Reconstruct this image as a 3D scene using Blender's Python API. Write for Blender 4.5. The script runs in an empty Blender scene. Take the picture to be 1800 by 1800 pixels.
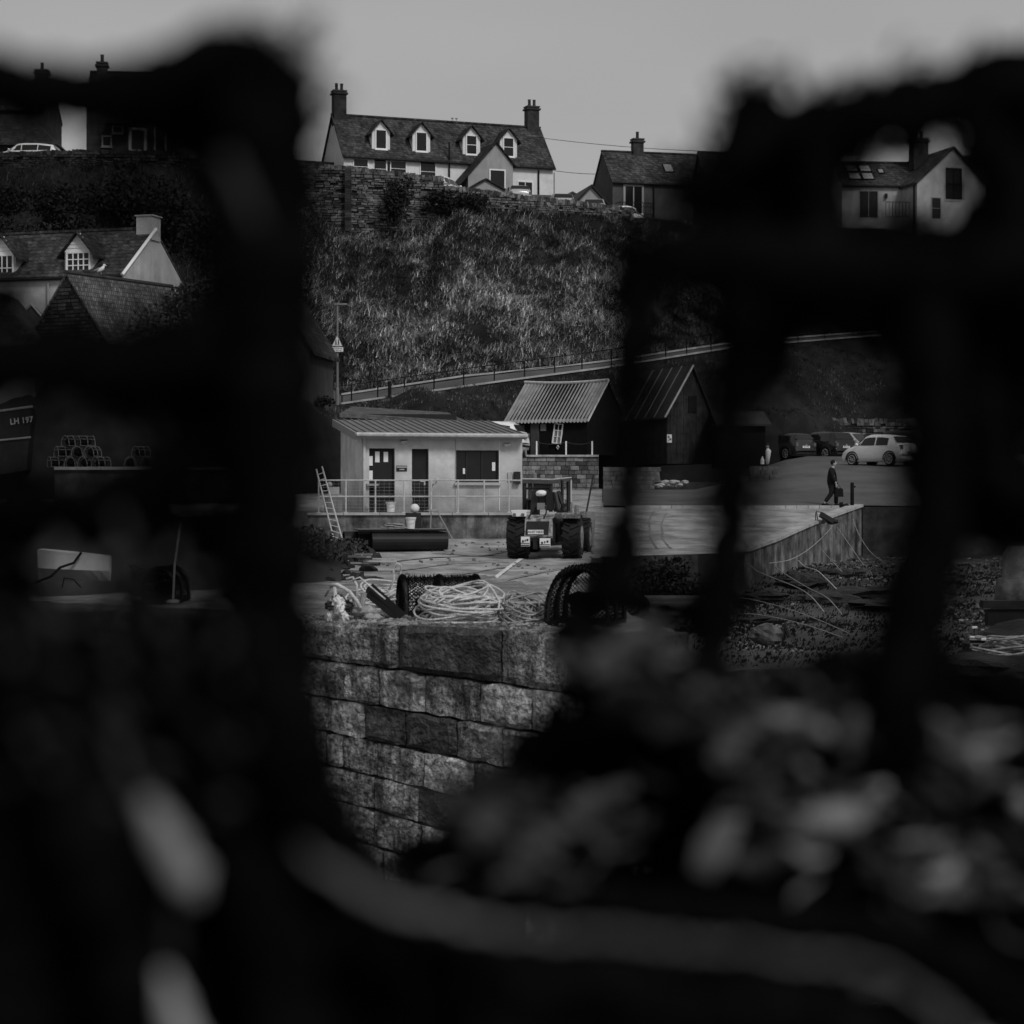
import bpy, math, random
import numpy as np
from mathutils import Vector, Matrix, noise
R = math.radians
random.seed(7)
S = bpy.context.scene
COL = S.collection
# ---------------------------------------------------------------- camera
FPX, HOR, CAMZ = 3600.0, 870.0, 6.0
cam_d = bpy.data.cameras.new('camera'); cam = bpy.data.objects.new('camera', cam_d); COL.objects.link(cam)
cam.location = (0, 0, CAMZ); cam.rotation_euler = (R(90), 0, 0)
cam_d.sensor_width = 36; cam_d.lens = 36 * FPX / 1800
cam_d.shift_y = (HOR - 900) / 1800
cam_d.clip_start = 0.05; cam_d.clip_end = 2000
cam_d.dof.use_dof = True; cam_d.dof.focus_distance = 44; cam_d.dof.aperture_fstop = 4.2
S.camera = cam
# ---------------------------------------------------------------- world / sun
SUN_EL, SUN_AZ = 42, 146      # azimuth measured clockwise from +Y
w = bpy.data.worlds.new("World"); S.world = w; w.use_nodes = True
nt = w.node_tree; nt.nodes.clear()
out = nt.nodes.new('ShaderNodeOutputWorld'); bg = nt.nodes.new('ShaderNodeBackground')
sky = nt.nodes.new('ShaderNodeTexSky'); sky.sky_type = 'NISHITA'; sky.sun_disc = False
sky.sun_elevation = R(SUN_EL); sky.sun_rotation = R(SUN_AZ); sky.dust_density = 4; sky.air_density = 1.0
hsv = nt.nodes.new('ShaderNodeHueSaturation'); hsv.inputs['Saturation'].default_value = 0
mix = nt.nodes.new('ShaderNodeMixRGB'); mix.inputs[0].default_value = 0.88
# cloud deck: flat grey with soft broad noise
tc = nt.nodes.new('ShaderNodeTexCoord'); cn = nt.nodes.new('ShaderNodeTexNoise'); cn.inputs['Scale'].default_value = 2.2
cn.inputs['Detail'].default_value = 3
mp = nt.nodes.new('ShaderNodeMapping'); mp.inputs['Scale'].default_value = (1, 1, 3.0)
cr = nt.nodes.new('ShaderNodeMapRange'); cr.inputs['To Min'].default_value = 3.1; cr.inputs['To Max'].default_value = 4.1
cr.inputs['From Min'].default_value = .3; cr.inputs['From Max'].default_value = .7
nt.links.new(tc.outputs['Generated'], mp.inputs['Vector']); nt.links.new(mp.outputs[0], cn.inputs['Vector'])
nt.links.new(cn.outputs[0], cr.inputs['Value'])
nt.links.new(sky.outputs[0], hsv.inputs['Color']); nt.links.new(hsv.outputs[0], mix.inputs[1])
nt.links.new(cr.outputs[0], mix.inputs[2]); nt.links.new(mix.outputs[0], bg.inputs['Color'])
bg.inputs['Strength'].default_value = 0.09
spz = nt.nodes.new('ShaderNodeSeparateXYZ'); gz = nt.nodes.new('ShaderNodeMapRange'); gz.inputs['From Min'].default_value = 0; gz.inputs['From Max'].default_value = .45
gz.inputs['To Min'].default_value = 1.34; gz.inputs['To Max'].default_value = .86
gm = nt.nodes.new('ShaderNodeMixRGB'); gm.blend_type = 'MULTIPLY'; gm.inputs[0].default_value = 1
nt.links.new(tc.outputs['Generated'], spz.inputs[0]); nt.links.new(spz.outputs['Z'], gz.inputs['Value'])
nt.links.new(mix.outputs[0], gm.inputs[1]); nt.links.new(gz.outputs[0], gm.inputs[2]); nt.links.new(gm.outputs[0], bg.inputs['Color'])
nt.links.new(bg.outputs[0], out.inputs[0])
sd = bpy.data.lights.new('sun', 'SUN'); sd.energy = 1.5; sd.angle = R(14); sd.color = (1, 1, 1)
sun = bpy.data.objects.new('sun', sd); COL.objects.link(sun)
sv = Vector((math.sin(R(SUN_AZ)) * math.cos(R(SUN_EL)), math.cos(R(SUN_AZ)) * math.cos(R(SUN_EL)), math.sin(R(SUN_EL))))
sun.rotation_euler = sv.to_track_quat('Z', 'Y').to_euler()
sun.location = (30, -20, 60)
S.view_settings.view_transform = 'Standard'; S.view_settings.look = 'None'
S.view_settings.exposure = 0.0; S.view_settings.gamma = 1; S.view_settings.use_curve_mapping = False
S.render.engine = 'CYCLES'
S.render.resolution_x = 1024; S.render.resolution_y = 1024
# ---------------------------------------------------------------- helpers
def P(px, py, d):
    return Vector(((px - 900) * d / FPX, d, CAMZ + (HOR - py) * d / FPX))
def ZY(py, d): return CAMZ + (HOR - py) * d / FPX
def XP(px, d): return (px - 900) * d / FPX

def mat(name, c, rough=.85, var=.25, scale=3.0, bump=0.0, island=0.0, bscale=None, spec=.25, streak=0.0, streak_scale=1.2, streak_x=2.0, metal=0.0, spots=0.0, coat=0.0, detail=6, spot_scale=1.0):
    m = bpy.data.materials.new(name); m.use_nodes = True
    n = m.node_tree; b = n.nodes['Principled BSDF']
    b.inputs['Roughness'].default_value = rough
    b.inputs['Specular IOR Level'].default_value = spec
    b.inputs['Metallic'].default_value = metal
    b.inputs['Coat Weight'].default_value = coat
    t = n.nodes.new('ShaderNodeTexCoord')
    nz = n.nodes.new('ShaderNodeTexNoise'); nz.inputs['Scale'].default_value = scale; nz.inputs['Detail'].default_value = detail
    nz.inputs['Roughness'].default_value = .65
    n.links.new(t.outputs['Object'], nz.inputs['Vector'])
    mr = n.nodes.new('ShaderNodeMapRange'); mr.inputs['From Min'].default_value = .32; mr.inputs['From Max'].default_value = .68
    mr.inputs['To Min'].default_value = c * (1 - var); mr.inputs['To Max'].default_value = c * (1 + var)
    n.links.new(nz.outputs[0], mr.inputs['Value'])
    last = mr.outputs[0]
    if island > 0:
        g_ = n.nodes.new('ShaderNodeNewGeometry'); mi = n.nodes.new('ShaderNodeMapRange'); mi.inputs['To Min'].default_value = 1 - island; mi.inputs['To Max'].default_value = 1 + island
        n.links.new(g_.outputs['Random Per Island'], mi.inputs['Value']); mu = n.nodes.new('ShaderNodeMath'); mu.operation = 'MULTIPLY'
        n.links.new(last, mu.inputs[0]); n.links.new(mi.outputs[0], mu.inputs[1]); last = mu.outputs[0]
    if streak > 0:
        mp = n.nodes.new('ShaderNodeMapping'); mp.inputs['Scale'].default_value = (streak_scale * streak_x, streak_scale * streak_x, .3 * streak_scale)
        n.links.new(t.outputs['Object'], mp.inputs[0])
        n2 = n.nodes.new('ShaderNodeTexNoise'); n2.inputs['Scale'].default_value = 1.0; n2.inputs['Detail'].default_value = 8; n2.inputs['Roughness'].default_value = .7
        n.links.new(mp.outputs[0], n2.inputs['Vector'])
        m2 = n.nodes.new('ShaderNodeMapRange'); m2.inputs['From Min'].default_value = .36; m2.inputs['From Max'].default_value = .66
        m2.inputs['To Min'].default_value = 1.0; m2.inputs['To Max'].default_value = 1 - streak
        n.links.new(n2.outputs[0], m2.inputs['Value'])
        mu = n.nodes.new('ShaderNodeMath'); mu.operation = 'MULTIPLY'
        n.links.new(last, mu.inputs[0]); n.links.new(m2.outputs[0], mu.inputs[1]); last = mu.outputs[0]
    if spots > 0:
        n3 = n.nodes.new('ShaderNodeTexNoise'); n3.inputs['Scale'].default_value = spot_scale; n3.inputs['Detail'].default_value = 4
        n.links.new(t.outputs['Object'], n3.inputs['Vector'])
        m3 = n.nodes.new('ShaderNodeMapRange'); m3.inputs['From Min'].default_value = .45; m3.inputs['From Max'].default_value = .58
        m3.inputs['To Min'].default_value = 1.0; m3.inputs['To Max'].default_value = 1 - spots
        n.links.new(n3.outputs[0], m3.inputs['Value'])
        mu = n.nodes.new('ShaderNodeMath'); mu.operation = 'MULTIPLY'
        n.links.new(last, mu.inputs[0]); n.links.new(m3.outputs[0], mu.inputs[1]); last = mu.outputs[0]
    n.links.new(last, b.inputs['Base Color'])
    if bump > 0:
        n4 = n.nodes.new('ShaderNodeTexNoise'); n4.inputs['Scale'].default_value = bscale or scale * 4; n4.inputs['Detail'].default_value = 6
        n.links.new(t.outputs['Object'], n4.inputs['Vector'])
        bp = n.nodes.new('ShaderNodeBump'); bp.inputs['Strength'].default_value = bump; bp.inputs['Distance'].default_value = .05
        n.links.new(n4.outputs[0], bp.inputs['Height']); n.links.new(bp.outputs[0], b.inputs['Normal'])
    return m

def mat_slate(name, c, sx=.32, sz=.2, var=.5):
    m = mat(name, c, rough=.8, var=min(.9, var * 1.4), scale=3.2, bump=.2, bscale=12, spec=.15, spots=.35, spot_scale=.7)
    n = m.node_tree; b = n.nodes['Principled BSDF']
    t = n.nodes['Texture Coordinate']; sp = n.nodes.new('ShaderNodeSeparateXYZ'); cb = n.nodes.new('ShaderNodeCombineXYZ')
    n.links.new(t.outputs['Object'], sp.inputs[0]); n.links.new(sp.outputs['Z'], cb.inputs['Y'])
    ad = n.nodes.new('ShaderNodeMath'); ad.operation = 'ADD'; n.links.new(sp.outputs['X'], ad.inputs[0]); n.links.new(sp.outputs['Y'], ad.inputs[1])
    n.links.new(ad.outputs[0], cb.inputs['X'])
    br = n.nodes.new('ShaderNodeTexBrick'); br.inputs['Scale'].default_value = 1
    br.inputs['Brick Width'].default_value = sx; br.inputs['Row Height'].default_value = sz
    br.inputs['Mortar Size'].default_value = .015
    br.inputs['Color1'].default_value = (1.35, 1.35, 1.35, 1); br.inputs['Color2'].default_value = (.6, .6, .6, 1); br.inputs['Mortar'].default_value = (.3, .3, .3, 1)
    n.links.new(cb.outputs[0], br.inputs['Vector'])
    src = b.inputs['Base Color'].links[0].from_socket
    mu = n.nodes.new('ShaderNodeMixRGB'); mu.blend_type = 'MULTIPLY'; mu.inputs[0].default_value = 1
    n.links.new(src, mu.inputs[1]); n.links.new(br.outputs['Color'], mu.inputs[2]); n.links.new(mu.outputs[0], b.inputs['Base Color'])
    return m

def mat_attr(name, base, rough=.9):
    m = bpy.data.materials.new(name); m.use_nodes = True; n = m.node_tree; b = n.nodes['Principled BSDF']
    b.inputs['Roughness'].default_value = rough; b.inputs['Specular IOR Level'].default_value = .1
    a = n.nodes.new('ShaderNodeAttribute'); a.attribute_name = 'tone'
    mu = n.nodes.new('ShaderNodeMath'); mu.operation = 'MULTIPLY'; mu.inputs[1].default_value = base
    n.links.new(a.outputs['Fac'], mu.inputs[0]); n.links.new(mu.outputs[0], b.inputs['Base Color'])
    return m

M = {}
M['slate'] = mat_slate('slate', .065)
M['slate2'] = mat_slate('slate_dark', .04)
M['pantile'] = mat_slate('pantile', .13, .14, .2, .3)
M['render'] = mat('grey_render', .36, var=.12, scale=1.2, streak=.2, bump=.1)
M['render_white'] = mat('white_render', .80, var=.08, scale=1.5, streak=.15)
M['render_cot'] = mat('cottage_render', .5, var=.18, scale=1.3, streak=.25, streak_scale=.4)
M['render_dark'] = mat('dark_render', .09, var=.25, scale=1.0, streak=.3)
M['office_render'] = mat('office_render', .62, var=.17, scale=3.2, streak=.05, streak_scale=.8, spots=.2, spot_scale=.8, bump=.05, bscale=14)
def grime(m, z0, z1, lo):
    n = m.node_tree; b = n.nodes['Principled BSDF']; src = b.inputs['Base Color'].links[0].from_socket
    sp = n.nodes.new('ShaderNodeSeparateXYZ'); n.links.new(n.nodes['Texture Coordinate'].outputs['Object'], sp.inputs[0])
    nz = n.nodes.new('ShaderNodeTexNoise'); nz.inputs['Scale'].default_value = 1.7; nz.inputs['Detail'].default_value = 6; n.links.new(n.nodes['Texture Coordinate'].outputs['Object'], nz.inputs['Vector'])
    ma = n.nodes.new('ShaderNodeMath'); ma.operation = 'MULTIPLY_ADD'; n.links.new(nz.outputs[0], ma.inputs[0]); ma.inputs[1].default_value = -1.6; n.links.new(sp.outputs['Z'], ma.inputs[2])
    mr = n.nodes.new('ShaderNodeMapRange'); mr.inputs['From Min'].default_value = z0 - .8; mr.inputs['From Max'].default_value = z1 - .8; mr.inputs['To Min'].default_value = lo; mr.inputs['To Max'].default_value = 1; n.links.new(ma.outputs[0], mr.inputs['Value'])
    mu = n.nodes.new('ShaderNodeMath'); mu.operation = 'MULTIPLY'; n.links.new(src, mu.inputs[0]); n.links.new(mr.outputs[0], mu.inputs[1]); n.links.new(mu.outputs[0], b.inputs['Base Color'])
grime(M['office_render'], .0, 1.25, .45)
M['concrete'] = mat('stained_concrete', .24, var=.7, scale=1.9, streak=.8, streak_scale=1.0, streak_x=2.2, spots=.5, spot_scale=1.3, bump=.3)
M['concrete_pale'] = mat('pale_concrete', .42, var=.3, scale=1.5, bump=.2)
M['yard'] = mat('yard_concrete', .38, var=.4, scale=1.4, bump=.5, bscale=6, spots=.3, spot_scale=.6, spec=.3, rough=.7)
M['asphalt'] = mat('asphalt', .095, var=.3, scale=.4, bump=.3, bscale=8, rough=.75)
M['paint_line'] = mat('worn_white_paint', .7, var=.3, scale=6)
M['beach'] = mat('wet_beach', .05, var=.8, scale=.9, bump=.9, bscale=7, spec=.5, rough=.55, spots=.6, spot_scale=.25)
M['weed'] = mat('seaweed', .011, var=.6, scale=6, bump=1, bscale=14, spec=.35, rough=.5)
M['earth'] = mat('hill_earth', .015, var=.6, scale=.8, bump=.8, bscale=3, spots=.4, spot_scale=.3)
M['grass_attr'] = mat_attr('grass_blades', 1.25)
M['leaf'] = mat('dark_leaf', .018, var=.6, scale=2.5)
M['leaf2'] = mat('mid_leaf', .045, var=.6, scale=2.5)
M['bark'] = mat('bark', .04)
M['rubble'] = mat('rubble_stone', .10, island=.75, var=.6, scale=2.4, bump=.5, bscale=9)
M['rubble_dark'] = mat('rubble_stone_dark', .035, island=.7, var=.6, scale=2, bump=.5, bscale=9)
M['joint'] = mat('dark_joint', .012, var=.3)
M['brick'] = mat('pier_brick', .16, island=.7, var=.5, scale=3.5, bump=.3)
M['white_paint'] = mat('white_paint', .85, var=.05, rough=.5)
M['grey_paint'] = mat('grey_paint', .3, var=.1, rough=.5)
M['galv'] = mat('galvanised_steel', .5, var=.25, scale=5, rough=.5, spec=.5)
M['black_paint'] = mat('black_paint', .008, var=.3, rough=.5)
M['black_wood'] = mat('tarred_boards', .006, var=.5, scale=3, streak=.5, streak_scale=3)
M['dark_wood'] = mat('dark_boards', .034, var=.5, scale=3, streak=.5, streak_scale=3)
M['door_grey'] = mat('grey_door', .075, var=.15, rough=.6)
M['door_dark'] = mat('dark_door', .018, var=.2, rough=.6)
M['glass'] = mat('window_glass', .012, var=.2, rough=.12, spec=.35)
M['glass_pale'] = mat('sky_lit_glass', .62, var=.1, rough=.12, spec=.8, metal=.7)
M['metal_roof'] = mat('metal_sheet_roof', .17, var=.2, scale=1, rough=.5, spec=.4)
M['corr'] = mat('corrugated_iron', .26, var=.25, scale=1.5, rough=.55, spec=.4)
M['corr_dark'] = mat('felt_roof', .045, var=.3, scale=1)
M['turf'] = mat('mossy_felt', .10, var=.6, scale=3, bump=.6)
M['rope'] = mat('pale_rope', .58, var=.35, scale=14, bump=.4, bscale=60)
M['rope_grey'] = mat('grey_rope', .34, var=.4, scale=12, bump=.4, bscale=60)
M['rope_dark'] = mat('dark_rope', .045, var=.5, scale=12)
M['creel_rope'] = mat('creel_rope', .11, var=.7, scale=9)
M['black_net'] = mat('black_netting', .006, var=.5, scale=20, spec=.05)
M['rubber'] = mat('black_rubber', .010, var=.4, scale=4, rough=.6, spec=.3)
M['pipe_black'] = mat('black_polythene', .010, var=.4, scale=2, rough=.55, spec=.3)
M['plastic_white'] = mat('white_plastic', .75, var=.08, rough=.4)
M['plastic_grey'] = mat('grey_plastic', .22, var=.15, rough=.5)
M['machine'] = mat('machine_paint', .36, var=.4, scale=9, rough=.5, spec=.4, spots=.7, spot_scale=6)
M['machine_dark'] = mat('machine_dark', .014, var=.4, rough=.45, spec=.4)
M['granite'] = mat('harbour_stone', .50, var=.95, scale=22, bump=1.0, bscale=40, spots=.45, spot_scale=3.0, streak=.85, streak_scale=2.0, streak_x=2.6)
M['granite_dark'] = mat('weed_blackened_stone', .05, var=.8, scale=10, bump=1.0, bscale=22, spec=.4, rough=.55)
M['granite_pale'] = mat('bleached_stone', .62, var=.8, scale=18, bump=1.0, bscale=26, spots=.5, spot_scale=3, streak=.5, streak_scale=2)
M['pier_top'] = mat('pier_deck_stone', .26, var=.8, scale=4, bump=.8, bscale=14, spec=.5, rough=.5, spots=.5, spot_scale=2)
M['water'] = mat('harbour_water', .012, var=.2, scale=1, rough=.08, bump=.15, bscale=3, spec=.5)
M['shingle'] = mat('shingle', .12, island=.8, var=.5)
M['clear_glass'] = mat('clear_glass', .8, var=.0, rough=.03); M['clear_glass'].node_tree.nodes['Principled BSDF'].inputs['Transmission Weight'].default_value = .95; M['clear_glass'].node_tree.nodes['Principled BSDF'].inputs['IOR'].default_value = 1.05
M['skin'] = mat('skin', .35, var=.1)
M['cloth_black'] = mat('black_cloth', .008, var=.3)
M['cloth_dark'] = mat('dark_trousers', .012, var=.3)
M['car_white'] = mat('white_car_paint', .9, var=.02, rough=.4, spec=.5, coat=.5)
M['car_black'] = mat('black_car_paint', .012, var=.1, rough=.2, spec=.5, coat=.6)
M['car_grey'] = mat('dark_grey_car_paint', .03, var=.1, rough=.22, spec=.5, coat=.6)
M['car_silver'] = mat('silver_car_paint', .42, var=.05, rough=.25, spec=.5, coat=.5)
M['car_glass'] = mat('car_glass', .01, var=.1, rough=.05, spec=.9)
M['chrome'] = mat('alloy', .5, var=.1, rough=.3, metal=.8)
M['lamp_glass'] = mat('lamp_lens', .12, var=.3, rough=.2)
M['fg_black'] = mat('creel_rubber_rope', .004, var=.6, scale=40, rough=.8, spec=0)
M['fg_net'] = mat('creel_twine', .003, var=.5, scale=40, rough=.9, spec=0)
M['fg_pale'] = mat('bleached_twine', .33, var=.35, scale=30, bump=.3)
M['fg_mid'] = mat('weathered_twine', .27, var=.4, scale=30, bump=.3)
M['fg_rim'] = mat('rim_rubber', .12, var=.6, scale=14)
M['fg_soft'] = mat('matted_weed', .04, var=.6, scale=25, spec=0)
M['fg_dim'] = mat('dirty_twine', .10, var=.4, scale=30, bump=.3)

class MB:
    def __init__(s): s.v = []; s.f = []; s.tone = None
    def add(s, vs, fs):
        o = len(s.v); s.v += [tuple(v) for v in vs]; s.f += [tuple(i + o for i in f) for f in fs]; return s
    def box(s, c, sz, rot=None):
        hx, hy, hz = sz[0] / 2, sz[1] / 2, sz[2] / 2
        vs = [Vector((x, y, z)) for x in (-hx, hx) for y in (-hy, hy) for z in (-hz, hz)]
        if rot is not None:
            mm = rot if isinstance(rot, Matrix) else Matrix.Rotation(rot, 3, 'Z')
            vs = [mm @ v for v in vs]
        c = Vector(c)
        return s.add([v + c for v in vs], [(0, 1, 3, 2), (4, 6, 7, 5), (0, 4, 5, 1), (2, 3, 7, 6), (0, 2, 6, 4), (1, 5, 7, 3)])
    def tube(s, pts, r, n=6, closed=False, cap=True):
        pts = [Vector(p) for p in pts]; k = len(pts)
        if k < 2: return s
        rs = r if isinstance(r, (list, tuple)) else [r] * k
        up = Vector((0.13, 0.21, 1)).normalized(); rings = []
        for i, p in enumerate(pts):
            if closed: t = pts[(i + 1) % k] - pts[i - 1]
            else: t = pts[min(i + 1, k - 1)] - pts[max(i - 1, 0)]
            if t.length < 1e-9: t = Vector((1, 0, 0))
            t.normalize(); a = t.cross(up)
            if a.length < .05: a = t.cross(Vector((1, .1, 0)))
            a.normalize(); b = t.cross(a)
            rings.append([p + (a * math.cos(2 * math.pi * j / n) + b * math.sin(2 * math.pi * j / n)) * rs[i] for j in range(n)])
        vs = [q for rg in rings for q in rg]; fs = []
        m = k if closed else k - 1
        for i in range(m):
            for j in range(n):
                a0 = i * n + j; a1 = i * n + (j + 1) % n; b0 = ((i + 1) % k) * n + j; b1 = ((i + 1) % k) * n + (j + 1) % n
                fs.append((a0, b0, b1, a1))
        if cap and not closed:
            fs.append(tuple(range(n))); fs.append(tuple((k - 1) * n + j for j in reversed(range(n))))
        return s.add(vs, fs)
    def prism(s, poly, y0, y1):      # poly of (x,z), extruded along y
        n = len(poly)
        vs = [(x, y0, z) for x, z in poly] + [(x, y1, z) for x, z in poly]
        fs = [tuple(range(n)), tuple(range(2 * n - 1, n - 1, -1))]
        fs += [(i, i + n, (i + 1) % n + n, (i + 1) % n) for i in range(n)]
        return s.add(vs, fs)
    def prismx(s, poly, x0, x1):     # poly of (y,z), extruded along x
        n = len(poly)
        vs = [(x0, y, z) for y, z in poly] + [(x1, y, z) for y, z in poly]
        fs = [tuple(range(n)), tuple(range(2 * n - 1, n - 1, -1))]
        fs += [(i, i + n, (i + 1) % n + n, (i + 1) % n) for i in range(n)]
        return s.add(vs, fs)
    def lump(s, c, r, amp=.25, freq=2.0, seg=12, rings=8, seed=0):
        c = Vector(c); r = Vector(r) if not isinstance(r, (int, float)) else Vector((r, r, r)); vs = []; fs = []
        for i in range(rings + 1):
            th = math.pi * i / rings
            for j in range(seg):
                ph = 2 * math.pi * j / seg
                u = Vector((math.sin(th) * math.cos(ph), math.sin(th) * math.sin(ph), math.cos(th)))
                k = 1 + amp * noise.noise(u * freq + Vector((seed * 3.1, seed * 1.7, seed)))
                vs.append(c + Vector((u.x * r.x, u.y * r.y, u.z * r.z)) * k)
        for i in range(rings):
            for j in range(seg):
                fs.append((i * seg + j, (i + 1) * seg + j, (i + 1) * seg + (j + 1) % seg, i * seg + (j + 1) % seg))
        return s.add(vs, fs)
    def build(s, name, m, parent=None, loc=(0, 0, 0), rz=0, smooth=False):
        me = bpy.data.meshes.new(name); me.from_pydata(s.v, [], s.f); me.update()
        me.materials.append(m)
        if smooth: me.polygons.foreach_set('use_smooth', [True] * len(me.polygons))
        o = bpy.data.objects.new(name, me); COL.objects.link(o)
        if parent is not None: o.parent = parent
        o.location = loc; o.rotation_euler = (0, 0, rz)
        return o

def thing(name, label, cat, loc=(0, 0, 0), rz=0, group=None):
    o = bpy.data.objects.new(name, None); COL.objects.link(o); o.empty_display_size = .2
    o.location = loc; o.rotation_euler = (0, 0, rz); o['label'] = label; o['category'] = cat
    if group: o['group'] = group
    return o
def tag(o, label, cat, group=None):
    o['label'] = label; o['category'] = cat
    if group: o['group'] = group
    return o
def struct(o): o['kind'] = 'structure'; return o
def stuff(o): o['kind'] = 'stuff'; return o
def dup(root, loc, rz, label=None):
    r = root.copy(); COL.objects.link(r); r.location = loc; r.rotation_euler = (0, 0, rz)
    if label: r['label'] = label
    for ch in list(root.children):
        c = ch.copy(); COL.objects.link(c); c.parent = r
        for g in list(ch.children):
            d = g.copy(); COL.objects.link(d); d.parent = c
    return r
def text(body, size, m, parent, loc, rot, name='lettering', bold=0.0):
    cu = bpy.data.curves.new(name, 'FONT'); cu.body = body; cu.size = size; cu.extrude = .002; cu.align_x = 'CENTER'; cu.align_y = 'CENTER'
    cu.offset = bold; cu.resolution_u = 2
    t = bpy.data.objects.new('tmp', cu); COL.objects.link(t)
    dg = bpy.context.evaluated_depsgraph_get(); me = bpy.data.meshes.new_from_object(t.evaluated_get(dg))
    bpy.data.objects.remove(t); me.materials.clear(); me.materials.append(m)
    o = bpy.data.objects.new(name, me); COL.objects.link(o); o.parent = parent; o.location = loc; o.rotation_euler = rot
    return o
def sheet(name, rows, m, smooth=True):      # rows: list of equal-length lists of points
    mb = MB(); k = len(rows[0]); mb.v = [tuple(p) for r_ in rows for p in r_]
    for i in range(len(rows) - 1):
        for j in range(k - 1):
            a = i * k + j; mb.f.append((a, a + 1, a + k + 1, a + k))
    return mb.build(name, m, smooth=smooth)
def interp(x, xs, ys): return float(np.interp(x, xs, ys))
def fbm(v, o=4):
    return noise.fractal(v, 1.0, 2.0, o)

# ---------------------------------------------------------------- ground profiles
ZD = [(20, 1.6), (34, 2.4), (45, 3.45), (52, 3.8), (61, 4.17), (66, 4.44), (70, 4.8), (78, 5.5), (97, 7.3), (112, 8.0), (123, 8.35), (140, 8.6)]
ZD2 = [(20, 1.6), (34, 2.4), (45, 3.45), (52, 3.8), (61, 4.17), (66, 4.44), (70, 4.8), (78, 5.5), (90, 6.05), (100, 6.22), (140, 6.6)]
def zg(d, px=1700):
    a_ = interp(d, [a for a, b in ZD], [b for a, b in ZD]); b_ = interp(d, [a for a, b in ZD2], [b for a, b in ZD2])
    f = interp(px, [1230, 1400], [0, 1]); return b_ + (a_ - b_) * f
def dfront(px):
    return interp(px, [1059, 1060, 1310, 1515, 1516, 3000], [34, 60, 62, 78, 78, 78])
for cols in ([-700, -300, 0, 200, 330, 480, 600, 700, 820, 940, 1059.5], [1060, 1120, 1180, 1240, 1280, 1310, 1350, 1390, 1430, 1470, 1514.9], [1515.1, 1600, 1700, 1800, 2000, 2400]):
    rows = []
    for i in range(60):
        t = i / 59.; row = []
        for px in cols:
            d0 = dfront(px); d = d0 + (126 - d0) * t ** 1.15
            row.append((XP(px, d), d, zg(d, px) + .03 * noise.noise(Vector((XP(px, d), d, 0)) * .4)))
        rows.append(row)
    struct(sheet('harbour_yard', rows, M['yard']))
# asphalt road band + car park  (4 mm+ above)
def strip(name, pxs, dn, df, m, lift=.012, n=10):
    rows = []
    for i in range(n + 1):
        t = i / n; row = []
        for px in pxs:
            a = dn(px); b = df(px); d = a + (b - a) * t
            row.append((XP(px, d), d, zg(d, px) + lift + .03 * noise.noise(Vector((XP(px, d), d, 0)) * .4)))
        rows.append(row)
    return struct(sheet(name, rows, m))
strip('road', list(range(1060, 2400, 40)), lambda p: 78.2, lambda p: 92, M['asphalt'], .07, 30)
strip('car_park', list(range(1060, 2400, 40)), lambda p: 92, lambda p: 125, M['asphalt'], .07, 30)
# kerb line at the head of the slip
kb = MB()
pts = [P(px, 0, 78.0) for px in range(1100, 1516, 20)]
for a, b in zip(pts, pts[1:]):
    kb.box(((a.x + b.x) / 2, 78.0, zg(78) + .03), (b.x - a.x - .02, .22, .14))
struct(kb.build('kerb', M['concrete_pale']))
# white painted line on yard
def yardpt(px, d, lift): return Vector((XP(px, d), d, zg(d) + .03 * noise.noise(Vector((XP(px, d), d, 0)) * .4) + lift))
mb = MB()
for i in range(12):
    t0, t1 = i / 12, (i + 1) / 12
    a = [yardpt(916 - 76 * t, 59.6 - 11.5 * t, .035) for t in (t0, t1)]
    mb.add([a[0] + Vector((-.07, 0, 0)), a[0] + Vector((.07, 0, 0)), a[1] + Vector((.06, 0, 0)), a[1] + Vector((-.06, 0, 0))], [(0, 1, 2, 3)])
struct(mb.build('painted_line', M['paint_line']))
def ground_strip(name, pts, w_, m, lift=.02, n=10):
    q = []
    for (p0, d0), (p1, d1) in zip(pts, pts[1:]):
        for i in range(n): t_ = i / n; px = p0 + (p1 - p0) * t_; d = d0 + (d1 - d0) * t_; q.append(Vector((XP(px, d), d, zg(d, px) + lift + .03 * noise.noise(Vector((XP(px, d), d, 0)) * .4))))
    mb = MB(); V = []
    for i, p in enumerate(q):
        tn = (q[min(i + 1, len(q) - 1)] - q[max(0, i - 1)]).normalized(); sd_ = Vector((-tn.y, tn.x, 0)) * w_ / 2; ww = random.uniform(.6, 1.3); V += [p - sd_ * ww, p + sd_ * ww]
    mb.add(V, [(2 * i, 2 * i + 1, 2 * i + 3, 2 * i + 2) for i in range(len(q) - 1)]); return struct(mb.build(name, m))
M['faint_streak'] = mat('faint_mark', .24, var=.6, scale=3)
M['stain'] = mat('yard_stain', .15, var=.6, scale=4)
for pts in ([(1150, 77), (1141, 73), (1143, 68), (1156, 63.5)], [(1172, 76), (1163, 72), (1166, 67), (1181, 63.5)]): ground_strip('yard_streak', pts, .06, M['faint_streak'])  # pair of thin curved tyre arcs on the slip
for dd in (63.7, 67.2, 71, 74.6): ground_strip('slab_joint', [(1064, dd), (interp(dd, [62, 78], [1300, 1500]), dd)], .05, M['stain'])
for pts in ([(660, 58), (760, 60.5), (880, 61.5)], [(690, 55), (800, 58), (905, 58.5)], [(700, 52), (800, 54), (900, 57)], [(880, 52), (960, 55), (1040, 58)], [(760, 62), (850, 61), (895, 63)]): ground_strip('yard_streak', pts, .22, M['faint_streak'], .018)  # wider, slightly darker diagonal streaks across the left yard
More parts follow.
